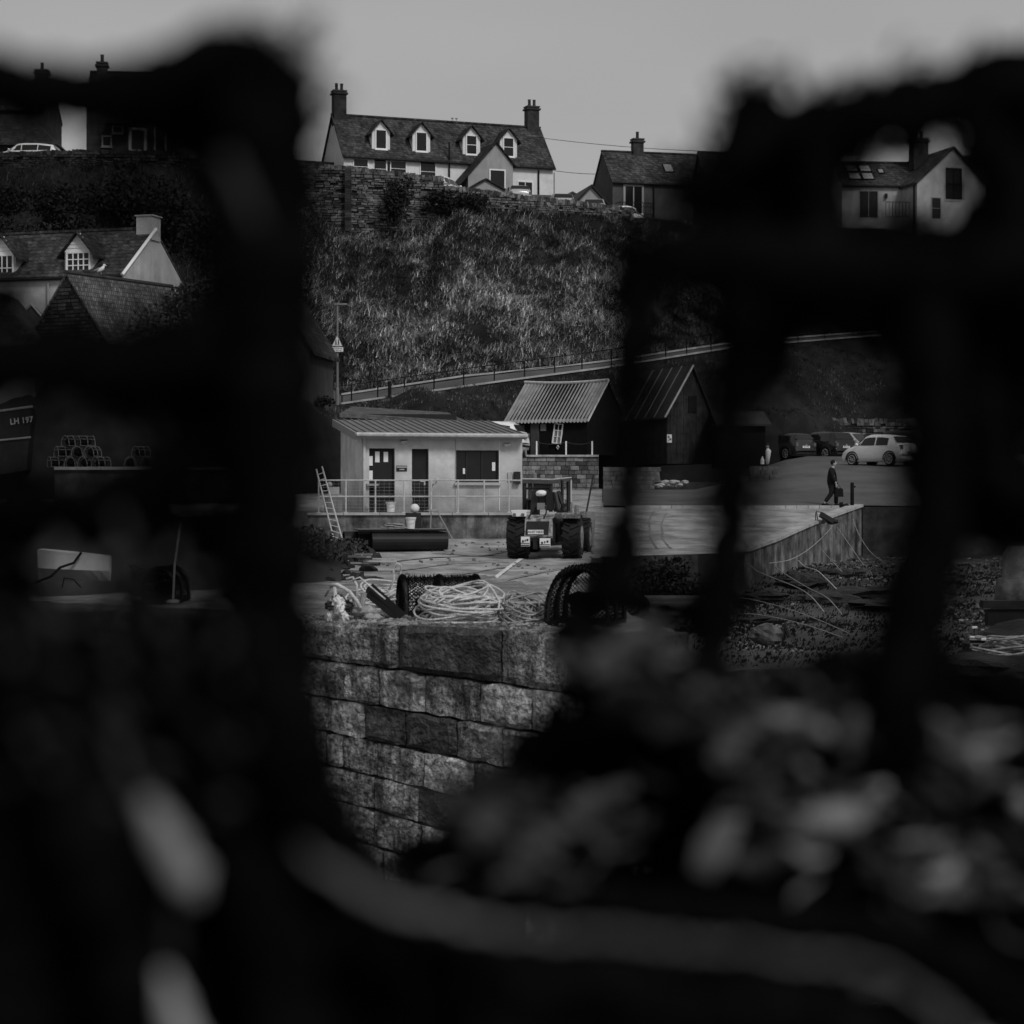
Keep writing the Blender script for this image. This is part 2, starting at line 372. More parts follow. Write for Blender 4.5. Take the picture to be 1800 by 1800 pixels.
ground_strip('slab_joint', [(640, 57.3), (1050, 57.3)], .04, M['stain']); ground_strip('slab_joint', [(980, 48), (1010, 58), (1020, 63)], .04, M['stain'], .022)
# beach / harbour bed
rows = []
for i in range(60):
    d = 9 + 71 * (i / 59) ; row = []
    for px in range(-900, 2700, 45):
        x = XP(px, d)
        z = interp(d, [9, 20, 34, 46, 66, 80], [.6, .9, 1.6, 2.42, 3.35, 3.7]) + .22 * fbm(Vector((x * .35, d * .35, 0))) + .07 * fbm(Vector((x * 1.6, d * 1.6, 4)))
        row.append((x, d, min(z, zg(d) - .3)))
    rows.append(row)
struct(sheet('beach', rows, M['beach']))
rows = [[(-70 + 10 * j, y, 2.26) for j in range(15)] for y in (-30, 5, 20, 35, 50, 60)]
struct(sheet('harbour_water', rows, M['water']))
# sea wall faces (concrete slip side, head wall)
def face(name, pts, m, thick=.35, label=None):
    # pts: list of (px, d); top follows ground, down to z 1.2
    mb = MB()
    for (p0, d0), (p1, d1) in zip(pts, pts[1:]):
        n = 6
        for i in range(n):
            t0, t1 = i / n, (i + 1) / n
            q = []
            for t in (t0, t1):
                px = p0 + (p1 - p0) * t; d = d0 + (d1 - d0) * t; q.append(Vector((XP(px, d), d, zg(d) + .06)))
            a, b = q; nrm = Vector((b.y - a.y, -(b.x - a.x), 0)).normalized() * thick
            vs = [a, b, b - nrm, a - nrm] + [Vector((v.x, v.y, 1.2)) for v in (a, b, b - nrm, a - nrm)]
            mb.add(vs, [(0, 1, 2, 3), (0, 4, 5, 1), (1, 5, 6, 2), (2, 6, 7, 3), (3, 7, 4, 0)])
    return mb.build(name, m)
o = face('slip_wall', [(1312, 61.9), (1515, 77.9)], M['concrete']); tag(o, 'stained concrete side wall of the slipway beside the beach', 'sea wall')
o = face('quay_wall', [(1516.5, 77.8), (2400, 77.8)], M['rubble_dark']); tag(o, 'dark stone quay wall right of the slipway below the road', 'sea wall')
o = face('quay_wall', [(1061, 34.5), (1061, 59.5)], M['rubble_dark']); tag(o, 'dark side wall of the yard hidden behind the right creel', 'sea wall')
o = face('quay_wall', [(1064, 59.9), (1308, 61.6)], M['rubble_dark']); tag(o, 'black weedy edge wall at the foot of the pale yard', 'sea wall')
# coping on slip wall
mb = MB()
for i in range(14):
    t0, t1 = i / 14, (i + 1) / 14 - .004
    q = []
    for t in (t0, t1):
        px = 1312 + 203 * t; d = 61.9 + 16 * t; q.append(Vector((XP(px, d), d, zg(d) + .065)))
    a, b = q; nrm = Vector((b.y - a.y, -(b.x - a.x), 0)).normalized()
    vs = [a + nrm * .08, b + nrm * .08, b - nrm * .4, a - nrm * .4]; vs = vs + [v + Vector((0, 0, .10)) for v in vs]
    mb.add(vs, [(4, 5, 6, 7), (0, 1, 5, 4), (1, 2, 6, 5), (2, 3, 7, 6), (3, 0, 4, 7)])
tag(mb.build('slip_coping', M['concrete_pale']), 'pale concrete coping along the sloping edge of the slipway', 'coping')

# ---------------------------------------------------------------- hill terrain
CP = [-900, -250, 0, 330, 480, 600, 700, 820, 885, 1060, 1300, 1530, 1800, 2800]
TF = {'F': ([86, 86, 86, 86, 90, 95, 98, 100, 113, 113.5, 114, 123.5, 123.5, 123.5], [700, 700, 700, 690, 720, 760, 760, 755, 748, 745, 745, 752, 750, 750]),
      'A': ([97, 97, 97, 97, 105, 118, 118.5, 119, 119.6, 121, 128, 136, 140, 140], [575, 575, 575, 575, 650, 713, 699, 682, 673, 650, 612, 593, 585, 585]),
      'B': ([112, 112, 112, 112, 116, 122, 122.5, 123, 123.5, 125, 132, 140, 144, 144], [520, 520, 520, 520, 600, 697, 682, 664, 658, 639, 604, 586, 578, 578]),
      'T': ([135, 135, 135, 135, 137, 140, 141, 142, 142.5, 144, 148, 152, 155, 155], [285, 285, 285, 285, 345, 402, 400, 352, 360, 378, 396, 402, 402, 402])}
PLZ = [28.0, 28, 28, 28, 27.8, 27.5, 27.3, 26.9, 26.6, 25.7, 25.5, 25.3, 25.3, 25.3]
def prof(px):
    r = []
    for k in 'FABT':
        d = interp(px, CP, TF[k][0]); y = interp(px, CP, TF[k][1]); r.append((d, ZY(y, d)))
    zp = interp(px, CP, PLZ)
    f0 = (r[0][0] - 1.5, min(zg(r[0][0], px) - .5, r[0][1] - 1)); f0 = (f0[0], zg(f0[0], px) - .6)
    r = [f0] + r + [(r[3][0] + 1.2, zp), (175, zp + .3), (300, zp + 2)]
    return r
def hz(px, d, rough=True):
    pr = prof(px); z = interp(d, [a for a, b in pr], [b for a, b in pr])
    if rough:
        x = XP(px, d); dA, dB, dT = pr[2][0], pr[3][0], pr[4][0]
        k = 1.0
        if dA - 1 < d < dB + 1 and px > 560: k = 0.0
        if d > dT - 2: k *= max(0, min(1, (dT - d) / 2 + .0))
        z += k * (.9 * fbm(Vector((x * .16, d * .16, 3))) + .6 * fbm(Vector((x * .55, d * .55, 9))))
    return z
rows = []
segs = [8, 26, 8, 40, 2, 6, 3]
pxs = list(range(-900, 2801, 14))
profs = [prof(p) for p in pxs]
for s_, n in enumerate(segs):
    for i in range(n + (1 if s_ == len(segs) - 1 else 0)):
        t = i / n; row = []
        for px, pr in zip(pxs, profs):
            d = pr[s_][0] + (pr[s_ + 1][0] - pr[s_][0]) * t
            row.append((XP(px, d), d, hz(px, d)))
        rows.append(row)
struct(sheet('hillside', rows, M['earth']))
# path up the hill
rows = []
for i in range(5):
    t = i / 4; row = []
    for px in range(570, 2100, 15):
        pr = prof(px); d = pr[2][0] + (pr[3][0] - pr[2][0]) * t; row.append((XP(px, d), d, hz(px, d, False) + .05))
    rows.append(row)
struct(sheet('hill_road', rows, M['asphalt']))
def edge_kerb(k, off, name, lab):
    pts = []
    for px in range(600, 1560, 12):
        pr = prof(px); d = pr[k][0] + off; pts.append(Vector((XP(px, d), d, hz(px, pr[k][0], False) + .07)))
    mb = MB()
    for a, b in zip(pts, pts[1:]):
        vs = [a, b, b + Vector((0, .18, 0)), a + Vector((0, .18, 0))]; vs = vs + [v + Vector((0, 0, .11)) for v in vs]
        mb.add(vs, [(4, 5, 6, 7), (0, 1, 5, 4), (2, 3, 7, 6)])
    struct(mb.build(name, M['concrete_pale']))
edge_kerb(2, .0, 'road_kerb', ''); edge_kerb(3, -.2, 'road_kerb', '')

# ---- grass blades as stuff
def blades(name, n, region, hmin, hmax, tones, wid=.035, droop=.9):
    V = []; F = []; T = []
    cnt = 0
    for _ in range(n):
        px, d = region()
        if px is None: continue
        x = XP(px, d); z = hz(px, d) - .03
        clump = noise.noise(Vector((x * .22, d * .22, 11))); c2 = noise.noise(Vector((x * .9, d * .9, 5)))
        patch = .5 + .9 * clump + .6 * c2
        if patch < -.1: continue
        h = random.uniform(hmin, hmax) * (0.7 + .5 * max(0, clump + .4))
        a = random.uniform(0, 6.283); lean = random.uniform(.15, 1.25) * droop
        dx, dy = math.cos(a) * 1.6, math.sin(a) * .7 - .35
        big = noise.noise(Vector((x * .07, d * .09, 21))); dead_patch = max(0, 1 - ((px - 800) / 330) ** 2) * max(0, 1 - abs((d - prof(px)[3][0]) / 16 - .35)) if px < 1130 else 0  # paler dead grass over the middle of the bank
        tone = random.choice(tones) * max(.2, .8 + 1.1 * clump + 1.4 * c2 + .9 * big + .9 * dead_patch) * random.uniform(.6, 1.4)
        px_, py_ = -dy, dx; l = math.hypot(px_, py_) or 1; px_, py_ = px_ / l * wid / 2, py_ / l * wid / 2
        if abs(px_) < wid * .3: px_ = wid * .4
        b = len(V)
        for t in (0, .45, .8, 1.0):
            ox = dx * lean * h * t * t; oy = dy * lean * h * t * t; oz = h * (t - .55 * lean * t * t)
            ww = 1 - .8 * t
            V.append((x + ox - px_ * ww, d + oy - py_ * ww, z + oz)); V.append((x + ox + px_ * ww, d + oy + py_ * ww, z + oz))
        for k in range(3): F.append((b + 2 * k, b + 2 * k + 1, b + 2 * k + 3, b + 2 * k + 2))
        T += [tone] * 8
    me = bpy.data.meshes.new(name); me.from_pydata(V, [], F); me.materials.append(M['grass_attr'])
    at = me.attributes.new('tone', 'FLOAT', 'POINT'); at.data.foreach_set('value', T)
    o = bpy.data.objects.new(name, me); COL.objects.link(o)
    return stuff(o)
def reg_hill():
    px = random.uniform(520, 1330); pr = prof(px); t = random.random() ** 1.1
    return px, pr[3][0] + .3 + (pr[4][0] - pr[3][0] - .5) * t
def reg_low():
    px = random.uniform(560, 1560); pr = prof(px)
    return px, pr[1][0] + (pr[2][0] - pr[1][0] - .2) * random.random()
def reg_left():
    px = random.uniform(-60, 560); pr = prof(px)
    return px, pr[3][0] + (pr[4][0] - pr[3][0]) * random.random()
def reg_right():
    px = random.uniform(1330, 1860); pr = prof(px)
    return px, pr[3][0] + (pr[4][0] - pr[3][0]) * random.random()
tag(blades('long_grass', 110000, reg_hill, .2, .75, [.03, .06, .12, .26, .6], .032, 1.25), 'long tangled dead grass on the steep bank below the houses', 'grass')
tag(blades('rough_grass', 26000, reg_low, .1, .28, [.04, .06, .10, .13], .035, .6), 'short rough grass on the slope below the hill road', 'grass')
tag(blades('bank_grass', 14000, reg_left, .3, .9, [.02, .04, .08], .04), 'dark rank grass on the bank above the white cottage', 'grass')
tag(blades('far_bank_grass', 9000, reg_right, .3, .8, [.02, .04, .06], .04), 'dim grass on the right of the hill under the modern house', 'grass')

# ---- bushes
def bush(c, r, n, size, m, label, name='bush', cat='bush', group=None, stem=True):
    t = thing(name, label, cat, tuple(c), 0, group); V = []; F = []
    rng = random.Random(int(c[0] * 31 + c[2] * 7))
    ks = [(Vector((rng.uniform(-.6, .6) * r[0], rng.uniform(-.5, .5) * r[1], rng.uniform(.1, 1.3) * r[2])), rng.uniform(.35, .6)) for _ in range(9)]
    for _ in range(n):
        kc, kr = rng.choice(ks)
        u = Vector((rng.gauss(0, 1), rng.gauss(0, 1), rng.gauss(0, 1))).normalized() * rng.random() ** .35 * kr
        p = kc + Vector((u.x * r[0], u.y * r[1], u.z * r[2]))
        if p.z < 0: p.z = abs(p.z) * .3
        a = Vector((rng.gauss(0, 1), rng.gauss(0, 1), rng.gauss(0, 1))).normalized() * size * rng.uniform(.5, 1.3)
        b_ = a.cross(Vector((rng.gauss(0, 1), rng.gauss(0, 1), rng.gauss(0, 1)))).normalized() * a.length * .5
        o = len(V); V += [p - a, p - b_, p + a, p + b_]; F.append((o, o + 1, o + 2, o + 3))
    mb = MB(); mb.add(V, F); mb.build('foliage', m, t)
    if stem:
        mb = MB()
        for k in ks[:5]: mb.tube([(0, 0, -.3), (k[0].x * .4, k[0].y * .4, k[0].z * .5), k[0]], [.07, .05, .02], 5)
        mb.build('stem', M['bark'], t)
    return t
bs = [(30, 118, 2.6, 2.2, 'dark bush on the bank at the far left below the white estate car'),
      (120, 120, 2.4, 2.0, 'dark bush behind the ridge of the white cottage, left of its chimney'),
      (215, 122, 2.8, 2.4, 'broad dark bush beneath the old retaining wall left of the hill'),
      (300, 120, 2.6, 2.8, 'tall dark bush on the bank right of the cottage chimney'),
      (375, 118, 3.0, 3.0, 'large black thicket right of the cottage gable'),
      (460, 121, 3.0, 2.8, 'black thicket behind the rusting creel frame on the left')]
for px, d, rx, rz_, lab in bs:
    bush((XP(px, d), d, hz(px, d) - .2), (rx, 2.0, rz_), 3200, .16, M['leaf'], lab)
bush((XP(705, 139.3), 138.6, ZY(398, 139)), (1.1, .7, 2.2), 2600, .13, M['leaf'], 'narrow black evergreen growing against the tall stone retaining wall', 'evergreen_shrub', 'shrub')
bush((XP(800, 140.6), 140, ZY(372, 140)), (2.4, 1.0, 1.0), 2600, .13, M['leaf'], 'low black brambles where the tall wall meets the low one', 'bramble', 'shrub')
bush((XP(330, 84), 84, ZY(625, 84)), (2.2, 1.6, 2.1), 4500, .10, M['leaf2'], 'rounded overgrown hedge mound in front of the tiled barn', 'hedge', 'hedge')
bush((XP(622, 124.6), 124.6, ZY(688, 124.6)), (.9, .4, .9), 900, .12, M['leaf2'], 'ivy clump over the rubble stub behind the lamp post', 'ivy', 'shrub')
bush((XP(560, 97), 97, hz(560, 97) - .4), (1.0, .8, .6), 1200, .10, M['leaf'], 'dark weeds behind the left end of the office roof', 'weeds', 'shrub')

# ---------------------------------------------------------------- stone walls on the hill
def rubble_wall(name, label, p0, d0, y0a, y0b, p1, d1, y1a, y1b, sh, sl, m, coping=True, seed=1, thick=.5, backz=None):
    """rubble wall from (p0,d0) to (p1,d1); y?a top pixel, y?b base pixel"""
    rng = random.Random(seed)
    A = Vector((XP(p0, d0), d0, 0)); B = Vector((XP(p1, d1), d1, 0)); L = (B - A).length; u = (B - A) / L
    n = Vector((u.y, -u.x, 0));
    if n.y > 0: n = -n
    t = thing(name, label, 'wall', tuple(A))
    za, zb = ZY(y0a, d0), ZY(y0b, d0); zc, zd = ZY(y1a, d1), ZY(y1b, d1)
    core = MB(); 
    q = [A + Vector((0, 0, zb)), B + Vector((0, 0, zd)), B + Vector((0, 0, zc)), A + Vector((0, 0, za))]
    vs = [v - A - n * .0 for v in q] + [v - A - n * thick for v in q]
    core.add(vs, [(0, 1, 2, 3), (4, 7, 6, 5), (3, 2, 6, 7), (0, 3, 7, 4), (1, 5, 6, 2)]); core.build('wall_core', M['joint'], t)
    st = MB(); top = MB()
    z = min(zb, zd)
    while z < max(za, zc):
        h = sh * rng.uniform(.7, 1.4); s = 0
        while s < L:
            l = sl * rng.uniform(.5, 1.6); f = (s + l / 2) / L
            lo = zb + (zd - zb) * f; hi = za + (zc - za) * f
            if lo - h * .5 < z < hi - h * .6:
                if rng.random() < .06: s += l; continue
                c = u * (s + l / 2) + n * rng.uniform(-.03, .07) + Vector((0, 0, z + h / 2)) + (0 * n)
                rot = Matrix.Rotation(math.atan2(u.y, u.x) + rng.uniform(-.08, .08), 3, 'Z') @ Matrix.Rotation(rng.uniform(-.12, .12), 3, 'Y')
                st.box(c, (l * rng.uniform(.82, .95), .16, h * rng.uniform(.55, .95)), rot)
            s += l
        z += h
    if coping:
        s = 0
        while s < L:
            l = rng.uniform(.12, .3); f = s / L; hi = za + (zc - za) * f
            top.box(u * (s + l / 2) - n * thick * .45 + Vector((0, 0, hi + .06)), (l * .85, thick * 1.1, rng.uniform(.22, .42)), Matrix.Rotation(math.atan2(u.y, u.x), 3, 'Z') @ Matrix.Rotation(rng.uniform(-.3, .3), 3, 'Y'))
            s += l
        stuff(top.build('coping_stones', m, t))
    stuff(st.build('rubble_stones', m, t))
    return t
rubble_wall('retaining_wall', 'tall mossy stone retaining wall below the terrace with four dormers', 470, 138.6, 284, 402, 612, 139.5, 298, 408, .16, .42, M['rubble'], seed=3)
rubble_wall('retaining_wall', 'tall stone retaining wall with black evergreen growing against it', 613, 139.4, 298, 408, 779, 141, 317, 405, .16, .42, M['rubble'], seed=4)
rubble_wall('garden_wall', 'low drystone wall stepping down beneath the parked cars', 781, 140.8, 331, 372, 1112, 144.6, 371, 392, .15, .26, M['rubble'], seed=5)
rubble_wall('retaining_wall', 'dark stone retaining wall below the black house on the left', 168, 134, 268, 330, 370, 134.5, 272, 335, .18, .45, M['rubble_dark'], seed=6)
rubble_wall('garden_wall', 'dark wall with saw-tooth coping in front of white estate car', -60, 133.5, 275, 300, 168, 133.5, 268, 300, .15, .3, M['rubble_dark'], seed=7)
rubble_wall('wall_stub', 'ivy covered rubble stub beside the lamp post at the hill road', 603, 125.2, 632, 697, 664, 125.8, 642, 688, .22, .34, M['rubble'], seed=8, thick=.8)
rubble_wall('car_park_wall', 'rubble stone bank wall behind the parked cars', 1338, 122.8, 742, 775, 1640, 122.9, 742, 775, .2, .3, M['rubble'], seed=9)
mb = MB()
for i in range(24): mb.box((0, 0, .18 * i), (.42, .3, .165), random.uniform(-.05, .05))
o = mb.build('wall_buttress', M['rubble_dark'], loc=(XP(612, 139), 139.0, ZY(404, 139))); tag(o, 'narrow dark buttress between the two tall retaining walls', 'buttress')
# street railing on the hill road
def railing_hill():
    t = thing('road_railing', 'black two-bar railing along the lower edge of the hill road', 'railing', (0, 0, 0))
    px = 600; pts = []
    posts = [618, 664, 711, 763, 815, 869, 922, 975, 1023, 1075, 1125, 1170, 1207, 1250, 1300, 1350, 1402, 1450, 1500]
    for p in [600] + posts + [1540]:
        pr = prof(p); d = pr[2][0] + .05; pts.append(Vector((XP(p, d), d, hz(p, d, False))))
    t.location = pts[0]
    o0 = pts[0]
    for q in pts[1:-1]:
        mb = MB(); mb.tube([q - o0, q - o0 + Vector((0, 0, 1.12))], .045, 6); mb.build('post', M['black_paint'], t)
    for h in (1.12, .58):
        mb = MB(); mb.tube([q - o0 + Vector((0, 0, h)) for q in pts], .03 if h > 1 else .02, 5); mb.build('rail', M['black_paint'], t)
railing_hill()
pr = prof(685); d = pr[2][0] - .3
mb = MB(); mb.tube([(0, 0, -.1), (0, 0, 1.0), (0, 0, 1.05)], [.10, .10, .07], 10)
tag(mb.build('bollard', M['black_paint'], loc=(XP(685, d), d, hz(685, d, False))), 'short black bollard at the foot of the hill road', 'bollard')

# ---------------------------------------------------------------- windows & houses
def window(parent, x, z, w_, h_, y=0.0, fm=None, pm=None, bars=(1, 1), fr=.07, sill=True, name='window', face='y', depth=.06, rot=None):
    fm = fm or M['white_paint']; pm = pm or M['glass']
    f = MB(); y0 = y - depth / 2 - .004
    f.box((x - w_ / 2 - fr / 2, y0, z + h_ / 2), (fr, depth, h_ + 2 * fr)); f.box((x + w_ / 2 + fr / 2, y0, z + h_ / 2), (fr, depth, h_ + 2 * fr))
    f.box((x, y0, z + h_ + fr / 2), (w_, depth, fr)); f.box((x, y0, z - fr / 2), (w_, depth, fr))
    for i in range(1, bars[0]): f.box((x - w_ / 2 + w_ * i / bars[0], y0 + .002, z + h_ / 2), (fr * .55, depth * .8, h_))
    for i in range(1, bars[1]): f.box((x, y0 + .003, z + h_ * i / bars[1]), (w_, depth * .7, fr * .5))
    if sill: f.box((x, y0 - .05, z - fr - .04), (w_ + 2 * fr + .1, .16, .07))
    o = f.build(name, fm, parent)
    p = MB(); p.box((x, y - .008, z + h_ / 2), (w_, .012, h_)); p.build('pane', pm, o)
    return o
def chimney(parent, x, y, z, w_=.9, d_=.7, h_=2.2, pots=2, m=None):
    mb = MB(); mb.box((x, y, z + h_ / 2 - .4), (w_, d_, h_ + .8)); mb.box((x, y, z + h_ - .15), (w_ + .22, d_ + .22, .14)); mb.box((x, y, z + h_ + .06), (w_ + .12, d_ + .12, .1))
    ch = mb.build('chimney', m or M['rubble_dark'], parent)
    for i in range(pots):
        pm = MB(); px = x + (i - (pots - 1) / 2) * .42
        pm.tube([(px, y, z + h_ + .1), (px, y, z + h_ + .3), (px, y, z + h_ + .62), (px, y, z + h_ + .66)], [.15, .12, .12, .15], 10)
        pm.build('chimney_pot', M['rubble_dark'], parent if False else ch)
    return ch
def shell(t, L, W, eh, rh, wall_m, roof_m, over=.25, verge=.15, name='wall'):
    """gabled shell, ridge along x, front y=0"""
    mb = MB(); mb.prismx([(0, 0), (W, 0), (W, eh), (W / 2, eh + rh - .05), (0, eh)], 0, L); wl = mb.build(name, wall_m, t)
    k = rh / (W / 2)
    rf = MB(); th = .14
    nseg = max(2, int(L / 1.5))
    for s_ in (0, 1):
        y_e = -over if s_ == 0 else W + over; z_e = eh - over * k
        pl = [(y_e, z_e), (W / 2, eh + rh), (W / 2, eh + rh + th), (y_e, z_e + th)]
        rf.prismx(pl if s_ == 0 else pl[::-1], -verge, L + verge)
    rf.box((L / 2, W / 2, eh + rh + th), (L + 2 * verge, .3, .12))
    r = rf.build('roof', roof_m, t)
    g = MB(); g.tube([(-verge, -over - .05, eh - over * k + .0), (L + verge, -over - .05, eh - over * k)], .07, 6); g.build('gutter', M['black_paint'], t)
    return wl, r
def dormer(t, x, yf, z0, w_, h_, rh, depth, wall_m, roof_m, winw, winh, bars=(1, 2), frame=None, clad=False):
    mb = MB(); hw = w_ / 2
    poly = [(x - hw, z0), (x + hw, z0), (x + hw, z0 + h_), (x, z0 + h_ + rh - .04), (x - hw, z0 + h_)]
    mb.prism(poly, yf, yf + depth)
    d_ = mb.build('dormer', wall_m, t)
    rf = MB(); k = rh / hw; ov = .28; th = .08
    for s_ in (-1, 1):
        xe = x + s_ * (hw + ov); ze = z0 + h_ - ov * k
        poly = [(xe, ze), (x, z0 + h_ + rh), (x, z0 + h_ + rh + th), (xe, ze + th)]
        rf.prism(poly if s_ < 0 else poly[::-1], yf - .3, yf + depth + .6)
    rf.build('dormer_roof', roof_m, t)
    if clad:
        cm = MB()
        for i in range(5):
            f0 = i / 5.; zz = z0 + h_ + rh * f0; hw2 = hw * (1 - f0) * 1.05
            cm.add([(x - hw2, yf - .05, zz), (x + hw2, yf - .05, zz), (x + hw2 * .8, yf - .02, zz + rh / 5), (x - hw2 * .8, yf - .02, zz + rh / 5)], [(0, 1, 2, 3)])
        stuff(cm.build('cladding_boards', M['white_paint'], t))
    window(t, x, z0 + .14, winw, winh, yf, frame, None, bars, .09, True)
    return d_

# House A: terrace with four dormers
a = R(20); dA = 158; gz = 26.8
t = thing('terrace_house', 'long slate-roofed house with four dormers on the hilltop', 'house', (XP(604, dA), dA, gz), a)
L = 17.3; W = 6.4; eh = 5.5; rh = 3.5
wl, rf = shell(t, L, W, eh, rh, M['render_white'], M['slate'])
chimney(rf, .5, W / 2, eh + rh, 1.0, .8, 1.9, 2); chimney(rf, L - .6, W / 2, eh + rh, 1.0, .8, 1.7, 2)
for xx in (9.9, 10.25):
    mb = MB(); mb.tube([(xx, W / 2, eh + rh), (xx, W / 2, eh + rh + .35), (xx, W / 2, eh + rh + .45)], [.05, .05, .13], 6); mb.build('roof_vent', M['galv'], rf)
def frontx(px, yl=0):   # local x on a facade line of house A for a pixel column
    ca, sa = math.cos(a), math.sin(a); x0 = XP(604, dA)
    k = (px - 900) / FPX   # solve x0+lx*ca - yl*sa = k*(dA+lx*sa+yl*ca)
    return (k * (dA + yl * ca) - x0 + yl * sa) / (ca - k * sa)
for px in (669, 740, 828, 893):
    dormer(t, frontx(px, .55), .45, eh + .55, 1.45, 1.45, .85, 2.0, M['render_white'], M['slate2'], .78, 1.4, (1, 1 if px < 800 else 2))
# upstairs / ground windows and doors under the eave
for px, w_, h_, z_ in ((634, 1.1, 1.1, 4.05), (668, .95, 1.4, 3.8), (700, 1.2, 1.1, 4.05), (752, 1.2, 1.5, 3.75)):
    window(t, frontx(px), z_, w_, h_, -.0, M['white_paint'], M['glass'], (1, 2))
# front gabled wing
wx = frontx(872, -2.4); mb = MB(); ww = 4.6
mb.prism([(wx - ww / 2, 0), (wx + 1.4, 0), (wx + 1.4, 4.98), (wx, 6.6), (wx - ww / 2, 4.0)], -2.4, 0); mb.build('front_wing', M['render'], t)
rf2 = MB()
for s_ in (-1, 1):
    k = 2.6 / (ww / 2); xe = wx - (ww / 2 + 1.65) if s_ < 0 else wx + 1.6; ze = 6.6 - abs(xe - wx) * k
    pl = [(xe, ze), (wx, 6.62), (wx, 6.76), (xe, ze + .14)]
    rf2.prism(pl if s_ < 0 else pl[::-1], -2.6, 2.2)
rf2.build('wing_roof', M['slate2'], t)
window(t, wx + .1, 3.05, 1.15, 1.45, -2.4, M['white_paint'], M['glass'], (1, 1), .1)
window(t, frontx(923), 2.2, 1.15, 1.9, 0, M['white_paint'], M['glass'], (2, 1), .1)
mb = MB(); mb.prism([(wx - 4.0, 0), (wx + .6, 0), (wx + .6, 2.6), (wx - 1.3, 3.5), (wx - 4.0, 2.0)], -3.6, -2.42); mb.build('porch', M['render'], t)
mb = MB(); mb.add([(wx - 1.3, -3.8, 3.65), (wx + 1.3, -3.8, 2.45), (wx + 1.3, -2.45, 2.45), (wx - 1.3, -2.45, 3.65), (wx - 4.2, -3.8, 1.9), (wx - 4.2, -2.45, 1.9)], [(0, 1, 2, 3), (4, 0, 3, 5)])
mb.add([(wx - 1.3, -3.8, 3.52), (wx + 1.3, -3.8, 2.32), (wx - 4.2, -3.8, 1.77), (wx - 1.3, -3.8, 3.65), (wx + 1.3, -3.8, 2.45), (wx - 4.2, -3.8, 1.9)], [(0, 1, 4, 3), (2, 0, 3, 5)]); mb.build('porch_roof', M['slate2'], t)
for px, z1 in ((946, 5.1), (789, 6.9), (683, 5.1)):
    mb = MB(); mb.tube([(frontx(px), -.1, 0), (frontx(px), -.1, z1)], .07, 6); mb.build('downpipe', M['black_paint'], t)
mb = MB(); mb.tube([(L + .1, -.05, 0), (L + .1, -.05, 5)], .05, 6); mb.build('downpipe', M['grey_paint'], t)
# small lean house left of A
t = thing('outhouse', 'small dark-roofed outhouse left of the terrace with four dormers', 'outhouse', (XP(528, 156), 156, 27.4), a)
shell(t, 3.0, 4.0, 2.6, 1.6, M['render'], M['slate2'])
# House B
a2 = R(14); dB = 160
t = thing('slate_house', 'grey slate-roofed house with balcony window right of the wires', 'house', (XP(1077, dB), dB, 25.5), a2)
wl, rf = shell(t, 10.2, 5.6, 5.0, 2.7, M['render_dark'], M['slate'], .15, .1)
chimney(rf, 2.9, 2.8, 7.6, .85, .7, 1.2, 1)
o = window(t, 1.7, 2.55, 1.35, 2.1, 0, M['render'], M['glass'], (2, 1), .16, False, name='balcony_door')
mb = MB()
for i in range(15): mb.tube([(.4 + 1.9 * i / 10, -.7, 2.4), (.4 + 1.9 * i / 10, -.7, 3.3)], .02, 4)
for z_ in (2.4, 3.0, 3.3): mb.tube([(.3, 0, z_), (.35, -.7, z_), (3.2, -.7, z_), (3.2, 0, z_)], .03, 4)
mb.build('balcony_rail', M['black_paint'], t)
def skylight(t, x, f, w_, h_, W, eh, rh, m=M['glass_pale'], name='skylight'):
    k = rh / (W / 2); n = Vector((0, -k, 1)).normalized(); up = Vector((0, 1, k)).normalized(); c = Vector((x, W / 2 * f, eh + rh * f)) + n * .16
    mb = MB(); fr = MB()
    ux = Vector((1, 0, 0))
    mb.add([c - ux * w_ / 2, c + ux * w_ / 2, c + ux * w_ / 2 + up * h_, c - ux * w_ / 2 + up * h_], [(0, 1, 2, 3)])
    for p0, p1 in ((-1, -1), (1, 1)):
        fr.tube([c + ux * p0 * w_ / 2, c + ux * p0 * w_ / 2 + up * h_], .05, 4)
    fr.tube([c - ux * w_ / 2, c + ux * w_ / 2], .05, 4); fr.tube([c - ux * w_ / 2 + up * h_, c + ux * w_ / 2 + up * h_], .05, 4)
    fo = fr.build(name, M['black_paint'], t); mb.build('pane', m, fo)
skylight(t, 5.0, .35, .75, 1.1, 5.6, 5.0, 2.7)
mb = MB(); mb.tube([(3.35, -.08, 0), (3.35, -.08, 4.9)], .06, 6); mb.build('downpipe', M['black_paint'], t)
# second block behind B, dim
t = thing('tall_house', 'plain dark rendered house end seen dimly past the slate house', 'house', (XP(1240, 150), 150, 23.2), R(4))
wl, rf = shell(t, 2.7, 5.5, 6.0, 2.2, M['render_dark'], M['slate2']); window(t, .9, 3.5, .8, 1.2, 0, M['grey_paint'])
